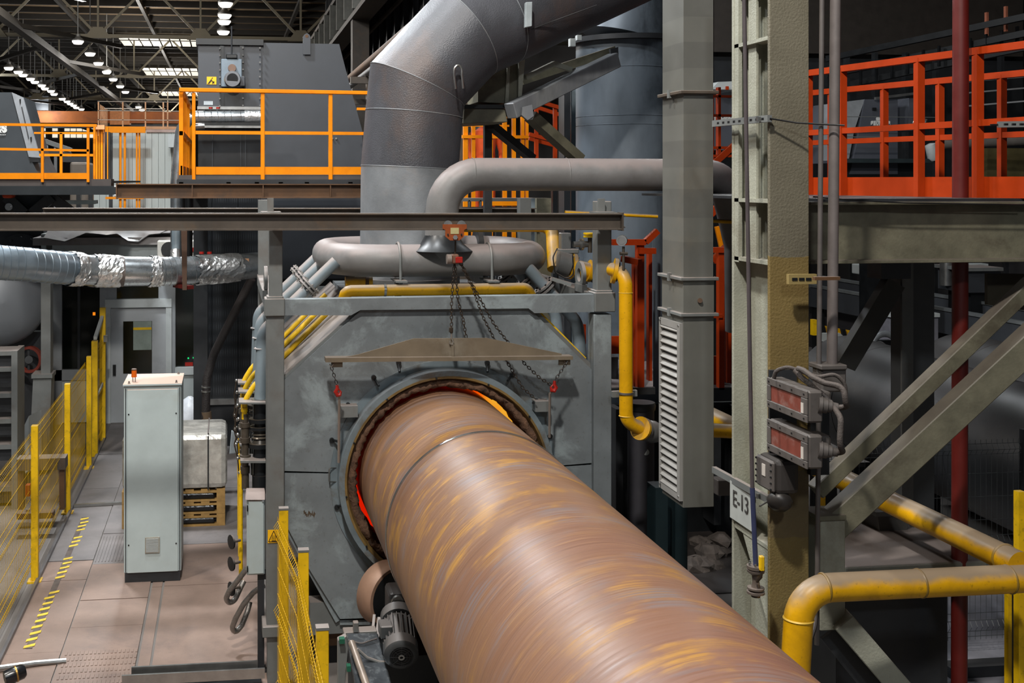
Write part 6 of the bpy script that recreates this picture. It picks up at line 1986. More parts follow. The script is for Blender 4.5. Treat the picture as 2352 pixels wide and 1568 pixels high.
mk('far_edge_strip', box((xr, D + 0.5, 0), (xr + 0.05, D + 0.56, ztop)), charcoal_m, g)
# stencilled plate E-13 on the left-hand side of the column
zs0, zs1 = S(1685, 1190, D + 0.5).z, S(1685, 1105, D + 0.5).z
pl = thing('column_sign', 'pale sign plate stencilled E-13 tied to the side of the cream column', 'sign', (xl - 0.02, D + 0.4, zs0))
mk('plate', box((xl - 0.012, D + 0.17, zs0), (xl - 0.006, D + 0.53, zs1)), M('sign_pale_grey', '#a9ada9', 0.5, 0, 0.08, 6), pl)
o = lettering('E-13', 0, 0, D, 0.135, pl, 'stencil_text', 'LEFT', M('stencil_ink', '#3a3836', 0.7), 0.0)
o.rotation_euler = (PI / 2, 0, -PI / 2)
o.location = V((xl - 0.014, D + 0.485, zs0 + 0.095)) - WL[pl.name]
o.scale = (0.95, 1.1, 1)
# perforated struts
for i, (za, y0_, y1_, lb, x_) in enumerate(((278, 6.5, 7.0, 'perforated steel strut clamped across the upper part of the cream column', 0), (1095, 6.52, 7.1, 'perforated steel strut above the stencilled plate on the cream column', 0))):
    a = S(1640, 284 if i == 0 else 1078, 7.25 if i == 0 else 7.45)
    b = S(1768, 272 if i == 0 else 1148, 6.55)
    g2 = thing('perforated_strut', lb, 'strut', (a + b) / 2)
    mk('channel', bar(a, b, 0.03, 0.042), frame_m, g2)
    d = (b - a)
    for k in range(9):
        q = a + d * (0.08 + k * 0.1) + V((-0.012, -0.014, 0))
        mk('slot', bar(q, q + d.normalized() * 0.028, 0.006, 0.014), black_m, g2)
    mk('nut', cbox(a + d * 0.85 + V((-0.02, -0.02, 0)), (0.03, 0.02, 0.03)), metal_m, g2)
    if i == 0:
        mk('tie_rod', tube([b, S(1830, 282, 6.5), S(1940, 288, 6.35)], 0.006, 6), black_m, g2, True)
    else:
        mk('tie_rod', tube([b, S(1745, 1162, 6.5)], 0.006, 6), metal_m, g2, True)
g2 = thing('perforated_strut', 'slotted strut end poking in front of the orange railing at the photo edge', 'strut', S(2330, 286, 6.2))
mk('channel', bar(S(2292, 286, 6.3), S(2420, 284, 6.2), 0.03, 0.036), frame_m, g2)
for k in range(3):
    mk('slot', pbox(2308 + k * 18, 283, 2316 + k * 18, 288, 6.17, 0.01), black_m, g2)
mk('tie_rod', cyl(S(2275, 287, 6.3), S(2300, 286, 6.3), 0.006, 8), black_m, g2)
g2 = thing('perforated_strut', 'short ochre slotted strut on the cream column beside the two conduits', 'strut', S(1845, 640, 6.4))
mk('channel', pbox(1812, 630, 1876, 652, 6.45, 0.03), M('strut_ochre', '#8f7d4e', 0.55), g2)
for k in range(3):
    mk('slot', pbox(1820 + k * 16, 638, 1832 + k * 16, 644, 6.445, 0.008), black_m, g2)
mk('pipe_clip', pbox(1872, 636, 1930, 643, 6.25, 0.03), rustbeam_m, g2)

# slim rod and its valve in front of the column
g = thing('valve_rod', 'long slim dark blue-grey rod leaning down the left side of the cream column', 'rod', S(1735, 1290, 6.4))
mk('shaft', tube([S(1709, -40, 6.45), S(1714, 300, 6.45), S(1722, 800, 6.45), S(1728, 1120, 6.4)], 0.012, 12), M('rod_purple_grey', '#4d4648', 0.5, 0.2), g, True)
mk('blue_shaft', tube([S(1728, 1120, 6.4), S(1736, 1302, 6.4)], 0.0145, 12), M('rod_blue', '#3b4160', 0.4, 0.2), g, True)
g = thing('flanged_valve', 'small brown flanged valve with a yellow lever at the foot of the slim rod', 'valve', S(1736, 1370, 6.4))
c = S(1736, 1370, 6.4); k = 1 / ppm(1736, 6.4)
mk('valve_body', lathe(c, (0, 0, 1), [(0, 10 * k), (8 * k, 10 * k), (8 * k, 20 * k), (13 * k, 20 * k), (14 * k, 12 * k), (17 * k, 12 * k), (18 * k, 19 * k), (22 * k, 19 * k), (22 * k, 10 * k), (34 * k, 8 * k), (50 * k, 9 * k), (57 * k, 19 * k), (62 * k, 20 * k), (62 * k, 13 * k), (65 * k, 13 * k), (65 * k, 20 * k), (72 * k, 20 * k), (72 * k, 6 * k)], 22), M('valve_brown', '#6f645c', 0.45, 0.3, 0.1, 10, dust=0.5), g, True)
for t in range(6):
    a_ = t * PI / 3
    q = c + V((15 * k * math.cos(a_), 15 * k * math.sin(a_), 70 * k))
    mk('bolt', cyl(q, q + V((0, 0, 9 * k)), 2.6 * k, 6), metal_m, g)
mk('lever', pbox(1747, 1278, 1757, 1312, 6.33, 0.03), ypost_m, g, bev=0.005)
mk('lever_arm', tube([S(1750, 1310, 6.34), S(1748, 1325, 6.34), S(1738, 1336, 6.36)], 0.008, 8), chain_m, g, True)

# conduits to the right of the column
o = mk('conduit', cyl(S(1889, -120, 6.45), S(1876, 1480, 6.45), 0.0145, 14), M('conduit_grey', '#5d5856', 0.5, 0.2, 0.1, 6), None, True, label='thinner vertical grey conduit beside the cream column', cat='conduit')
g = thing('conduit', 'thicker vertical grey conduit beside the cream column, ending in a box', 'conduit', S(1912, 845, 6.45))
mk('tube', cyl(S(1920, -120, 6.45), S(1911, 842, 6.45), 0.031, 20), M('conduit_dusty', '#6b6462', 0.55, 0.1, 0.1, 8), g, True)
mk('end_box', pbox(1888, 845, 1945, 900, 6.4, 0.12), gland_m, g, bev=0.01)
mk('box_lid', pbox(1886, 839, 1947, 849, 6.38, 0.15), gland_m, g, bev=0.006)
g = thing('cable_support', 'dark steel upright carrying the warning lights beside the cream column', 'support', S(1890, 1300, 6.55))
mk('upright', pbox(1862, 900, 1905, 1090, 6.56, 0.05), black_m, g)
mk('mount_plate', pbox(1768, 850, 1830, 1080, 6.57, 0.02), charcoal_m, g)

# two lighted signs facing left, boxed, with glands and looping cables
xs = 3.28


def sign_box(ya, yb, label):
    """Box whose face looks left along -X; ya, yb are the picture heights of its near edge."""
    yn, yf = 6.06, 6.54
    zt = S(1865, ya, yn).z
    zb = S(1865, yb, yn).z
    t = thing('warning_light', label, 'warning light', (xs, (yn + yf) / 2, zb))
    mk('housing', box((xs, yn, zb), (xs + 0.09, yf, zt)), gland_m, t, bev=0.012)
    b = 0.045
    for nm, q in (('bezel_top', ((xs - 0.012, yn, zt - b), (xs, yf, zt))), ('bezel_bottom', ((xs - 0.012, yn, zb), (xs, yf, zb + b))), ('bezel_end', ((xs - 0.012, yn, zb + b), (xs, yn + 0.07, zt - b))), ('bezel_end', ((xs - 0.012, yf - 0.04, zb + b), (xs, yf, zt - b)))):
        mk(nm, box(*q), gland_m, t, bev=0.004)
    mk('lens', box((xs - 0.003, yn + 0.07, zb + b), (xs + 0.0, yf - 0.04, zt - b)), M('dusty_red_lens', '#7d4238', 0.35, 0, 0.12, 9, stain='#8d6f68', stain_amt=0.7, stain_scale=7), t)
    mk('label_strip', box((xs - 0.015, yn + 0.035, zb + b + 0.005), (xs - 0.012, yn + 0.062, zt - b - 0.03)), M('label_white', '#bdb6ae', 0.5), t)
    for i in range(4):
        y = yn + 0.03 + i * (yf - yn - 0.06) / 3
        for z in (zt - b / 2, zb + b / 2):
            mk('screw', cyl((xs - 0.012, y, z), (xs - 0.017, y, z), 0.005, 6), black_m, t)
    ax = V((0.9, -0.3, -0.12)).normalized()
    c = V((xs + 0.07, yn + 0.03, (zt + zb) / 2 + 0.01))
    mk('cable_gland', lathe(c, ax, [(0, 0.055), (0.02, 0.055), (0.025, 0.045), (0.05, 0.045), (0.055, 0.036), (0.075, 0.036), (0.08, 0.026), (0.11, 0.024)], 16), gland_m, t, True)
    mk('gland_box', cbox((xs + 0.13, yn + 0.14, zt - 0.07), (0.1, 0.14, 0.1)), gland_m, t, bev=0.015)
    return c + ax * 0.11


c1 = sign_box(898, 972, 'upper of two dusty red warning lights on the cream column')
c2 = sign_box(1000, 1078, 'lower of two dusty red warning lights on the cream column')
mk('signal_cable', tube(fillet([c1 - V((0.02, 0, 0)), c1 + V((0.05, -0.02, 0.0)), S(1942, 925, 5.95), S(1938, 888, 5.98), S(1895, 880, 6.05), S(1870, 868, 6.1), S(1845, 850, 6.2), S(1833, 846, 6.25)], 0.06, 5), 0.0165, 10), cable_m, None, True, label='thick dusty cable looping from the upper warning light', cat='cable')
mk('signal_cable', tube(fillet([c2 - V((0.02, 0, 0)), c2 + V((0.03, -0.02, 0)), S(1928, 1025, 5.95), S(1932, 960, 5.98), S(1908, 925, 6.08), S(1880, 897, 6.15), S(1842, 868, 6.25), S(1826, 850, 6.3)], 0.07, 5), 0.0165, 10), cable_m, None, True, label='thick dusty cable rising from the lower warning light', cat='cable')
mk('signal_cable', tube(fillet([S(1775, 880, 6.5), S(1782, 850, 6.45), S(1810, 842, 6.4), S(1855, 858, 6.36), S(1880, 866, 6.34), S(1920, 858, 6.32), S(1940, 880, 6.3), S(1943, 905, 6.3)], 0.06, 5), 0.012, 10), cable_m, None, True, label='dusty cable draped over the top of the upper warning light', cat='cable')
# bell horn
yn, yf = 6.38, 6.62
zt, zb = S(1786, 1058, yn).z, S(1786, 1138, yn).z
t = thing('alarm_bell', 'grey alarm sounder with a dark dome under the warning lights', 'alarm', (3.26, 6.5, zb))
mk('case', box((3.25, yn, zb), (3.4, yf, zt)), M('sounder_dark', '#3a3634', 0.5, 0.1), t, bev=0.03)
mk('cover', box((3.23, yn + 0.01, zb + 0.01), (3.255, yf - 0.01, zt - 0.01)), gland_m, t, bev=0.012)
mk('name_plate', box((3.226, yn + 0.1, zb + 0.09), (3.231, yn + 0.14, zb + 0.16)), M('label_white', '#bdb6ae', 0.5), t)
for i in range(5):
    for y in (yn + 0.025, yf - 0.025):
        z = zb + 0.03 + i * (zt - zb - 0.06) / 4
        mk('screw', cyl((3.23, y, z), (3.222, y, z), 0.006, 6), black_m, t)
mk('dome', lathe((3.30, 6.44, zb - 0.045), (-0.35, -0.6, -0.72), [(-0.03, 0.06), (0, 0.075), (0.03, 0.068), (0.055, 0.045), (0.065, 0.0)], 22), M('dome_dark', '#33302e', 0.4, 0.2), t, True)

# ================================================================ RIGHT BEAM, RAILINGS, POLE
D = 6.92
g = thing('platform_girder', 'heavy olive cream I-beam girder carrying the red-orange platform railing', 'girder', S(2100, 600, D))
za, zb = S(2100, 463, D).z, S(2100, 604, D).z
xa, xb = S(1862, 500, D).x, S(2900, 500, D).x
mk('web', box((xa, D + 0.1, zb), (xb, D + 0.115, za)), olive_m, g)
mk('top_flange', box((xa, D, za - 0.02), (xb, D + 0.22, za)), olive_m, g, bev=0.003)
mk('bottom_flange', box((xa, D, zb), (xb, D + 0.22, zb + 0.022)), olive_m, g, bev=0.003)
mk('side_cable', tube([S(1868, 452, D - 0.02), S(1960, 460, D - 0.02), S(2080, 466, D - 0.02), S(2352, 470, D - 0.02)], 0.005, 6), black_m, g, True)
dk = thing('platform_deck', 'steel deck of the red-orange platform on top of the olive girder', 'platform', S(2150, 458, 8))
mk('deck_plate', box((xa + 0.1, D + 0.02, za + 0.0), (xb + 0.2, 10.2, za + 0.02)), charcoal_m, dk)
A_near = S(2343, 415, 6.86); A_far = S(1936, 415, 8.62)
zr = za + 0.02


def rail_depth(g, pa, pb, zt, zm, tb, nposts, w=0.055):
    """pa near end, pb far end (x, y); zt, zm rail heights."""
    A, B = V((pa[0], pa[1], 0)), V((pb[0], pb[1], 0))
    for f in nposts:
        p = A.lerp(B, f)
        mk('post', box((p.x - w / 2, p.y - w / 2, zr), (p.x + w / 2, p.y + w / 2, zt - 0.02)), red_m, g)
    mk('top_rail', bar(A + V((0, 0, zt - 0.025)), B + V((0, 0, zt - 0.025)), 0.06, 0.05), red_m, g)
    mk('mid_rail', bar(A + V((0, 0, zm)), B + V((0, 0, zm)), 0.05, 0.045), red_m, g)
    if tb:
        mk('toe_board', bar(A + V((0.03, 0, (tb + zr) / 2)), B + V((0.03, 0, (tb + zr) / 2)), 0.012, tb - zr), red_m, g)


g = thing('platform_railing', 'red-orange front railing with toe boards on the olive girder platform', 'railing', (A_near.x, 7.6, zr))
n_ = S(2420, 66, 6.6); f_ = S(1870, 178, 9.05)
n_ = S(2343, 83, 6.92); f_ = S(1934, 162, 8.55)
dirv = (f_ - n_)
ext = 0.28
zt = (n_.z + f_.z) / 2
zm = (S(2343, 268, 6.92).z + S(1934, 308, 8.55).z) / 2
pa = n_ - dirv * 0.9
pb = f_ + dirv * 0.28
tot = 2.18
fr = [(0.9 + q) / tot for q in (1.0, 0.52, 0.205, 1.24, -0.35, -0.8)]
ztb = S(2200, 406, 7.5).z
rail_depth(g, (pa.x, pa.y), (pb.x, pb.y), zt, zm, ztb, fr)
g = thing('platform_railing', 'red-orange rear railing of the olive girder platform, seen through the front one', 'railing', (A_near.x + 0.6, 8.6, zr))
n_ = S(2343, 146, 8.05); f_ = S(1943, 213, 9.7)
dirv = (f_ - n_)
zt2 = (n_.z + f_.z) / 2
zm2 = (S(2343, 300, 8.05).z + S(1943, 332, 9.7).z) / 2
pa = n_ - dirv * 0.9
pb = f_ + dirv * 0.28
rail_depth(g, (pa.x, pa.y), (pb.x, pb.y), zt2, zm2, None, [(0.9 + q) / tot for q in (0.09, 0.42, 0.75, 1.1, -0.4, -0.8)], 0.05)
o = mk('red_pole', cyl(S(2207, -150, 7.25), S(2203, 1620, 7.25), 0.052, 22), redpole_m, None, True, label='tall dark red pole standing behind the olive girder', cat='pole')

# ================================================================ COLUMN FOOT, BRACES
D = 6.75
g = thing('brace_gusset', 'cream steel gusset post where the diagonal braces meet', 'gusset', S(1912, 1445, D))
mk('gusset_box', pbox(1884, 1188, 1942, 1446, D, 0.16), cream_m, g, bev=0.006)
mk('top_plate', pbox(1880, 1186, 1944, 1193, D - 0.02, 0.22), olive_m, g)
g = thing('diagonal_brace', 'broad dusty diagonal brace, the lower of the two rising to the right', 'brace', S(2130, 980, D))
mk('box_section', bar(S(1900, 1215, D + 0.1), S(2570, 596, D - 0.2), 0.15, 0.17), olive_m, g, bev=0.006)
g = thing('diagonal_brace', 'narrow dusty diagonal brace, the upper of the two rising to the right', 'brace', S(2110, 880, D + 0.5))
mk('box_section', bar(S(1872, 1128, D + 0.35), S(2430, 592, D + 0.35), 0.10, 0.10), olive_m, g, bev=0.006)
mk('end_plate', pprism([(2268, 628), (2400, 630), (2400, 720), (2268, 700)], D + 0.5, 0.03), M('plate_dark_olive', '#3d382c', 0.6), g)
g = thing('diagonal_brace', 'cream diagonal brace running down to the right below the gusset post', 'brace', S(2030, 1500, D))
mk('box_section', bar(S(1930, 1420, D), S(2120, 1640, D - 0.1), 0.14, 0.14), cream_m, g, bev=0.006)
mk('side_plate', bar(S(1905, 1450, D + 0.1), S(2040, 1620, D + 0.05), 0.03, 0.14), charcoal_m, g)
D = 8.4
g = thing('rear_column', 'dark grey steel column standing behind the diagonal braces', 'column', S(2108, 1568, D))
mk('flange', pbox(2072, 600, 2098, 1640, D, 0.02), frame_m, g)
mk('shaft', pbox(2096, 600, 2146, 1640, D + 0.04, 0.3), M('rear_column_dark', '#4a4c4d', 0.5, 0, 0.1, 3), g)
mk('cap_plate', pbox(2024, 600, 2092, 640, D - 0.02, 0.2), dark_m, g)
mk('knee_brace', bar(S(1938, 838, D + 0.1), S(2052, 648, D + 0.05), 0.12, 0.15), M('brace_dark', '#34332f', 0.5), g)

# ================================================================ YELLOW GAS PIPES IN FRONT
D = 6.25
R_ = 32 / ppm(2100, D)
g = thing('gas_main', 'thick dusty yellow gas pipe with a bend, crossing to the right edge', 'pipe', S(2060, 1345, D))
pth = fillet([S(1821, 1640, D), S(1838, 1352, D), S(2900, 1302, D)], [0, 0.2, 0], 10)
mk('tube', tube(pth, R_, 26), yellow_m, g, True)
for x, y in ((1893, 1349), (2112, 1339), (2317, 1330)):
    mk('weld_ring', lathe(S(x, y, D), (1, 0, 0.05), [(-0.008, R_), (-0.003, R_ + 0.004), (0.003, R_ + 0.004), (0.008, R_)], 26), M('weld_brown', '#8a6c20', 0.5, dust=0.4), g, True)
mk('weld_ring', lathe(S(1834, 1420, D), (0, 0, 1), [(-0.008, R_), (0, R_ + 0.006), (0.008, R_)], 26), ypost_m, g, True)
ra = S(2344, 1298, D)
rb = V((ra.x, 11.5, ra.z))
mk('branch_tube', cyl(ra, rb, R_ * 0.98, 24), yellow_m, g, True)
mk('branch_joint', lathe(ra + V((0, 0.14, 0)), (0, 1, 0), [(-0.01, R_), (0, R_ + 0.006), (0.01, R_)], 24), M('weld_brown', '#8a6c20', 0.5), g, True)
mk('pipe_strap', lathe(ra + V((0, 2.2, 0)), (0, 1, 0), [(-0.02, R_), (-0.02, R_ + 0.008), (0.02, R_ + 0.008), (0.02, R_)], 24), black_m, g, True)
mk('strap_foot', box((ra.x - 0.05, 8.4, ra.z - R_ - 0.25), (ra.x + 0.05, 8.48, ra.z - R_)), charcoal_m, g)
o = mk('black_cable', tube(fillet([S(1876, 1400, 6.4), S(1872, 1440, 6.35), S(1862, 1470, 6.3), S(1850, 1560, 6.25)], 0.1, 4), 0.012, 8), rubber_m, None, True, label='black cable hanging behind the bend of the yellow gas main', cat='cable')
g = thing('fence_post', 'yellow fence post frame at the right edge behind the gas main', 'post', S(2340, 1560, 6.9))
mk('upright', pbox(2340, 1130, 2356, 1640, 6.8, 0.05), ypost_m, g)
mk('inner_upright', pbox(2316, 1350, 2324, 1640, 7.0, 0.04), ypost_m, g)
mk('dark_panel', pbox(2324, 1350, 2340, 1640, 7.02, 0.03), charcoal_m, g)
mk('yellow_post', pbox(1882, 1140, 1896, 1200, 8.0, 0.05), ypost_m, None, label='short yellow post glimpsed behind the conduits at the cream column foot', cat='post')

# ================================================================ GROUND LEVEL ON THE RIGHT
D = 7.2
pa_, pb_ = S(1942, 1300, D), S(2270, 1300, D)
g = thing('concrete_plinth', 'dusty concrete plinth block behind the yellow gas main', 'plinth', ((pa_.x + pb_.x) / 2, D + 0.5, 0))
mk('block', box((pa_.x, D, pa_.z - 0.22), (pb_.x, D + 1.1, S(2050, 1296, D).z)), concrete_m, g, bev=0.015)
mk('stem', box((pa_.x + 0.1, D + 0.3, 0), (pb_.x - 0.1, D + 1.0, pa_.z - 0.2)), charcoal_m, g)
g = thing('pipe_cradle', 'small dark steel cradle box under the yellow branch pipe', 'cradle', S(2060, 1235, 8.0))
q = S(2015, 1190, 7.9)
mk('box_body', pprism([(2014, 1180), (2094, 1180), (2080, 1236), (2022, 1236)], 7.9, 0.3), M('cradle_grey', '#4c4a46', 0.5), g, bev=0.005)
mk('lip', pbox(2012, 1176, 2098, 1183, 7.88, 0.34), frame_m, g)
bp_c = S(2170, 1010, 11.5)
for i, (dx, dz, lb) in enumerate(((0, 0, 'nearer of two huge black coated pipes lying behind the braces'), (1.62, -0.05, 'farther of two huge black coated pipes lying behind the braces'))):
    r_ = 0.72
    a = V((bp_c.x + dx, 8.6 + i * 0.4, r_ + 0.62)); b = V((bp_c.x + dx + 0.3, 14.0, r_ + 0.62))
    g = thing('coated_pipe', lb, 'pipe', (a.x, 12, 0.3))
    mk('shell', cyl(a, b, r_, 48, cap=False), blackpipe_m, g, True)
    mk('inner_bore', cyl(a, b, r_ - 0.02, 48, cap=False), black_m, g, True)
    for k in range(4):
        f = 0.15 + k * 0.22
        mk('wrap_seam', lathe(a.lerp(b, f), b - a, [(-0.006, r_), (0, r_ + 0.004), (0.006, r_)], 48), charcoal_m, g, True)
    for f in (0.2, 0.8):
        c = a.lerp(b, f)
        mk('cradle', cbox((c.x, c.y, 0.32), (1.2, 0.2, 0.64)), charcoal_m, g)
wire_g = M('grey_fence_wire', '#4a4d4e', 0.5, 0.3, 0.05, 5)
g = thing('mesh_fence', 'grey wire mesh fence behind the gusset post and the yellow gas main', 'fence', (5.0, 8.9, 0))
fa, fb = V((S(1870, 1300, 9.0).x, 9.0, 0)), V((S(2352, 1300, 9.0).x, 9.0, 0))
for i in range(2):
    a = fa.lerp(fb, i / 2); b = fa.lerp(fb, (i + 1) / 2)
    mesh_panel(a, b, 0.15, 1.85, g, wire_g, sx=0.05)
for f in (0, 0.5, 1):
    p = fa.lerp(fb, f)
    mk('post', box((p.x - 0.025, p.y - 0.025, 0), (p.x + 0.025, p.y + 0.025, 1.95)), charcoal_m, g)
pl_m = M('light_floor_paint', '#8f8f98', 0.5, 0, 0.1, 2, stain='#6e6c70', stain_amt=0.5)
for x0, x1, y0, y1, in ((1960, 2352, 7.2, 9.6),):
    mk('floor_plate', box((S(2000, 1400, 9.0).x, 8.3, 0), (S(2352, 1400, 9.0).x + 1.6, 10.6, 0.01)), pl_m, floor)
mk('skid_rail', box((S(2150, 1400, 8.8).x, 8.6, 0.012), (S(2150, 1400, 8.8).x + 1.8, 8.75, 0.1)), charcoal_m, None, label='black skid rail on the pale floor behind the mesh fence', cat='rail')
mk('skid_block', box((S(2000, 1380, 9.2).x - 0.1, 9.1, 0.0), (S(2000, 1380, 9.2).x + 0.55, 9.7, 0.42)), M('block_teal_black', '#1f2a2c', 0.5), None, bev=0.01, label='dark teal block on the floor behind the gusset post', cat='block')
g = thing('vessel_column', 'dark grey round vertical vessel behind the yellow elbow flange', 'vessel', S(1472, 1450, 10.4))
mk('shell', cyl(S(1472, 930, 10.4), V((S(1472, 930, 10.4).x, 10.4, 0)), 30 / ppm(1472, 10.4), 30), M('vessel_purple_grey', '#3f3e44', 0.6, 0, 0.1, 4), g, True)
mk('top_rim', lathe(S(1472, 930, 10.4), (0, 0, 1), [(-0.04, 0.135), (0, 0.14), (0.03, 0.13)], 28), charcoal_m, g, True)
mk('white_sticker', cyl(S(1484, 1038, 10.285), S(1484, 1038, 10.275), 0.03, 14), white_m, g)
g = thing('dark_gap_backdrop', 'added black backdrop wall darkening the gap behind the square duct', 'machine', S(1600, 1300, 12.6))
mk('panel', box((S(1390, 1000, 12.6).x, 12.6, 0), (S(1745, 1000, 12.6).x, 12.7, S(1600, 925, 12.6).z)), black_m, g)  # added black wall, keeps the gap behind the square duct dark
for px in (1415, 1540, 1640, 1700):
    mk('backdrop_rib', pbox(px, 940, px + 16, 1205, 12.3, 0.3), charcoal_m, g)
random.seed(21)
mk('floor_plate', box((S(1500, 1250, 12).x, 10.7, 0), (S(1760, 1250, 12).x, 12.6, 0.012)), M('darkening_floor_plate', '#3a3533', 0.5, 0.1, 0.2, 3), floor)  # dark plate added to darken the floor in this gap
LUMP = ['largest', 'second', 'third', 'fourth', 'fifth', 'sixth', 'seventh', 'eighth', 'ninth', 'smallest']
for k in range(10):
    y = 11.4 + (k * 0.37) % 1.1
    x = S(1598 + (k * 29) % 70, 1250, y).x
    r = 0.15 - 0.009 * k
    vs, fs = lathe((x, y, 0.012), (0, 0, 1), [(0, r), (r * 0.45, r * random.uniform(0.8, 1.1)), (r * 0.9, r * 0.4)], 7)
    vs = [v + V((random.uniform(-r, r) * 0.25, random.uniform(-r, r) * 0.25, 0)) for v in vs]
    mk('scale_lump', (vs, fs), M('scale_debris', '#5a524d', 0.9, 0, 0.25, 8, bump=0.5), None, label='%s lump of grey scale debris on the dark floor under the square duct' % LUMP[k], cat='debris', group='scale debris under the square duct')
# conveyor and machinery far right
D = 19.0
g = thing('roller_conveyor', 'dark conveyor with two pale steel rails receding behind the rear column', 'conveyor', S(2100, 760, D))
for y0_, y1_, y2_, h in ((655, 742, 0, 0.0), (632, 708, 0, 0.9)):
    a, b = S(1862, y0_, 20.5 + h), S(2420, y1_ + 12, 15.5 + h)
    mk('rail', bar(a, b, 0.1, 0.05), M('conveyor_rail_steel', '#8f9496', 0.35, 0.6), g)
    mk('side_beam', bar(a - V((0, -0.05, 0.22)), b - V((0, -0.05, 0.22)), 0.08, 0.36), dark_m, g)
for f in (0.05, 0.3, 0.55, 0.8):
    a, b = S(1862, 655, 20.6), S(2420, 754, 15.6)
    p = a.lerp(b, f)
    mk('leg', box((p.x - 0.08, p.y, 0), (p.x + 0.08, p.y + 0.16, p.z - 0.3)), black_m, g)
mk('long_apron', bar(S(1862, 742, 21), S(2420, 830, 16), 0.2, 0.9), M('apron_dark', '#2c2b2e', 0.6), g)
g = thing('switch_cabinet', 'grey switch cabinet with a yellow handle behind the rear column', 'cabinet', S(2105, 820, 16.5))
mk('body', pbox(2055, 726, 2156, 818, 16.5, 0.5), M('switch_grey', '#7b7b84', 0.45), g, bev=0.01)
mk('top', pbox(2052, 721, 2159, 728, 16.45, 0.6), white_m, g)
mk('yellow_handle', pbox(2059, 742, 2068, 756, 16.4, 0.08), ypost_m, g)
mk('stand', pbox(2066, 818, 2146, 960, 16.6, 0.4), charcoal_m, g)
g = thing('end_roller', 'grey curved roller guard with pale machinery inside, by the switch cabinet', 'machine', S(2030, 790, 16))
arc = [S(2032 - 30 * math.cos(t), 798 - 32 * math.sin(t), 16) for t in [PI * i / 10 for i in range(10)]]
mk('guard_arc', tube(arc, 0.05, 10), M('guard_grey', '#7b7f83', 0.4, 0.3), g, True)
mk('inner_hub', lathe(S(2028, 800, 16), (0, 1, 0), [(0, 0.02), (0, 0.08), (0.1, 0.1)], 18), metal_m, g, True)
mk('inner_plate', pbox(2008, 782, 2050, 850, 16.2, 0.1), black_m, g)
mk('striped_board', pprism([(1885, 765), (1930, 765), (1948, 782), (1890, 784)], 15.5, 0.05), white_m, None, label='white striped board lying near the black pipes', cat='board')
g = thing('edge_barrier', 'yellow and black striped barrier low behind the conduits', 'barrier', S(1920, 760, 18))
for k in range(12):
    mk('stripe', pprism([(1862 + k * 12, 742 + k * 2.2), (1869 + k * 12, 743.3 + k * 2.2), (1873 + k * 12, 760 + k * 2.2), (1866 + k * 12, 758.7 + k * 2.2)], 18, 0.05), yellow_m if k % 2 else black_m, g)
mk('barrier_leg', pbox(1890, 770, 1896, 982, 18.06, 0.05), black_m, g)
mk('yellow_bollard', pbox(1868, 734, 1876, 770, 17.8, 0.1), ypost_m, g)
g = thing('pale_box_unit', 'white box with an orange bracket above the conveyor, left of the rear column', 'box', S(2005, 635, 20))
mk('body', pbox(1989, 609, 2022, 632, 20, 0.5), white_m, g, bev=0.02)
mk('bracket', bar(S(2004, 610, 19.8), S(2022, 640, 19.8), 0.05, 0.06), orange_m, g)
mk('orange_post', pbox(1985, 600, 1989, 640, 19.9, 0.06), red_m, g)
g = thing('machine_cabinet', 'dark grey machine cabinet above the conveyor, right of the red pole', 'cabinet', S(2260, 660, 17.5))
mk('body', pbox(2222, 620, 2300, 672, 17.5, 0.8), dark_m, g, bev=0.01)
mk('lid', pbox(2220, 615, 2305, 622, 17.4, 0.9), frame_m, g)
mk('display', pbox(2224, 606, 2270, 614, 18, 0.2), white_m, g)
mk('stand', pbox(2230, 672, 2294, 900, 17.6, 0.6), black_m, g)
o = mk('steel_cylinder', cyl(S(2173, 600, 18), S(2173, 655, 18), 0.1, 18), metal_m, None, True, label='bright steel cylinder standing left of the red pole', cat='cylinder')

# ================================================================ UPPER RIGHT: SECOND MACHINE, WALL STEEL
D = 17.0
g = thing('blasting_machine', 'dark grey slant-ended machine with white lettering behind the red-orange railings', 'machine', S(2000, 400, D))
mk('slanted_end', pprism([(1925, 236), (1986, 228), (1962, 300), (1950, 365), (1925, 368)], D, 0.5), M('strip_grey', '#85898d', 0.45), g)
mk('body', pprism([(1986, 228), (2062, 228), (2062, 400), (1952, 400), (1968, 330)], D - 0.02, 1.6), M('machine_slate', '#4a4d55', 0.45, 0, 0.06, 2), g)
mk('top_hatch', pbox(2005, 247, 2013, 253, D - 0.05, 0.05), black_m, g)
mk('side_box', pbox(2088, 225, 2116, 300, D, 0.8), M('machine_slate', '#4a4d55', 0.45), g)
mk('roof_edge', bar(S(2010, 226, D - 0.1), S(2122, 212, D - 0.1), 0.05, 0.04), metal_m, g)
mk('drum', cyl(S(2098, 282, D - 0.2), S(2124, 290, D - 0.3), 0.12, 18), metal_m, g, True)
mk('white_tank', lathe(S(2136, 332, D - 0.3), (0.35, 0, -1), [(-0.02, 0.02), (0.0, 0.08), (0.2, 0.1), (0.26, 0.06)], 16), white_m, g, True)
mk('platform_edge', pbox(1930, 364, 2156, 374, D - 0.3, 0.3), M('edge_teal_dark', '#263033', 0.5), g)
mk('under_box', pbox(1930, 374, 2120, 410, D, 1.0), black_m, g)
mk('logo_mark', lathe(S(2017, 273, D - 0.03), (0, 1, 0), [(0, 0.0), (0, 0.035), (0.005, 0.035)], 14), white_flat, g)
mk('stand', pbox(2020, 410, 2100, 1040, D + 0.3, 0.6), black_m, g)
mk('logo_bar', pbox(2010, 277, 2025, 280, D - 0.03, 0.01), white_flat, g)
mk('guard_rail', pbox(1925, 267, 2160, 270, D - 0.6, 0.04), frame_m, g)
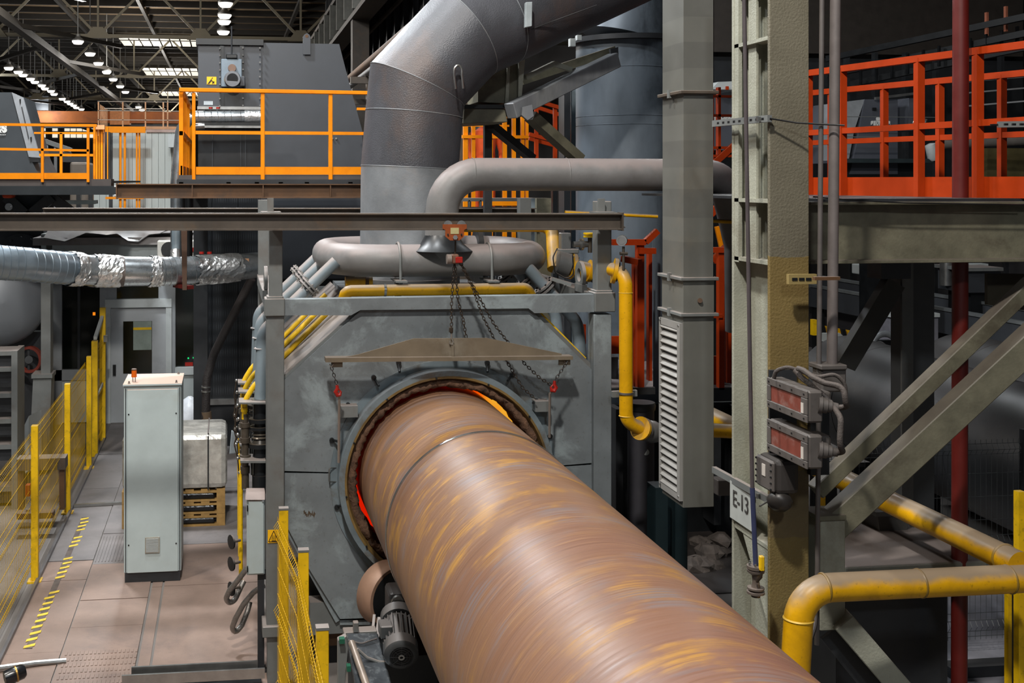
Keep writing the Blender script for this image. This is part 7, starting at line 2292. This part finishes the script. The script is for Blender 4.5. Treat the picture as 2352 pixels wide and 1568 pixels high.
mk('guard_rail', pbox(1925, 313, 2100, 316, D - 0.6, 0.04), frame_m, g)
lettering('SELMERS', 2001, 287, D - 0.03, 0.085, g, align='LEFT', bold=0.008)
g = thing('blasting_machine', 'dark machine with a white top cover between the square duct and the cream column', 'machine', S(1660, 330, 18))
D = 18
mk('body', pbox(1600, 222, 1720, 345, D, 1.4), M('machine_slate', '#4a4d55', 0.45), g)
mk('cover', pprism([(1634, 205), (1650, 188), (1700, 186), (1700, 206)], D - 0.3, 0.8), white_m, g)
mk('orange_button', pbox(1668, 198, 1674, 206, D - 0.34, 0.03), red_m, g)
mk('logo_mark', lathe(S(1652, 265, D - 0.02), (0, 1, 0), [(0, 0.0), (0, 0.035), (0.005, 0.035)], 14), white_flat, g)
mk('lower_body', pbox(1600, 345, 1720, 985, D + 0.3, 1.2), black_m, g)
lettering('SELMERS', 1636, 279, D - 0.02, 0.1, g, align='LEFT', bold=0.008)
g = thing('wall_rack', 'dark steel lattice and shelving on the wall above the red-orange railings', 'rack', S(2100, 200, 21))
D = 21
for y in (60, 98, 130):
    mk('long_beam', bar(S(1900, y + 75, 23), S(2420, y - 35, 19), 0.12, 0.12), black_m, g)
for k in range(13):
    x = 1905 + k * 36
    mk('hanger', pbox(x, 168 - k * 9, x + 4, 215 - k * 9, 22 - k * 0.2, 0.06), black_m, g)
for x in (1945, 2010, 2080, 2150, 2240, 2300):
    mk('upright', pbox(x, 120, x + 7, 460, 24, 0.15), charcoal_m, g)
mk('wall_panel', pbox(1640, -200, 2350, 130, 26, 0.1), M('wall_brown_black', '#3a342f', 0.7), g)
mk('lower_panel', pbox(1640, 130, 2350, 420, 26.2, 0.1), M('wall_dark', '#26282b', 0.7), g)
for x, y0_, y1_ in ((2310, 14, 72), (2266, 28, 82)):
    mk('light_tube', pbox(x, y0_, x + 5, y1_, 20, 0.06), M('copper_tube', '#a8664e', 0.5), g)
g = thing('overhead_cables', 'pale horizontal cable runs behind the platform railing at the right', 'cables', S(2290, 220, 22))
for y in (188, 214, 244):
    mk('cable_run', bar(S(2215, y, 22), S(2380, y - 14, 21), 0.03, 0.03), M('cable_grey', '#77787a', 0.5), g)
o = mk('insulated_pipe', cyl(S(2160, 330, 20), S(2420, 318, 19.5), 0.1, 16), M('insulation_grey', '#6d6762', 0.6), None, True, label='thick grey horizontal pipe behind the red-orange railing at the right', cat='pipe')
mk('lit_panel', pbox(2268, 340, 2352, 406, 21, 0.1), M('olive_brown_panel', '#5f5636', 0.6, 0, 0.2, 3), None, label='olive brown wall panel low behind the right end of the railing', cat='panel')
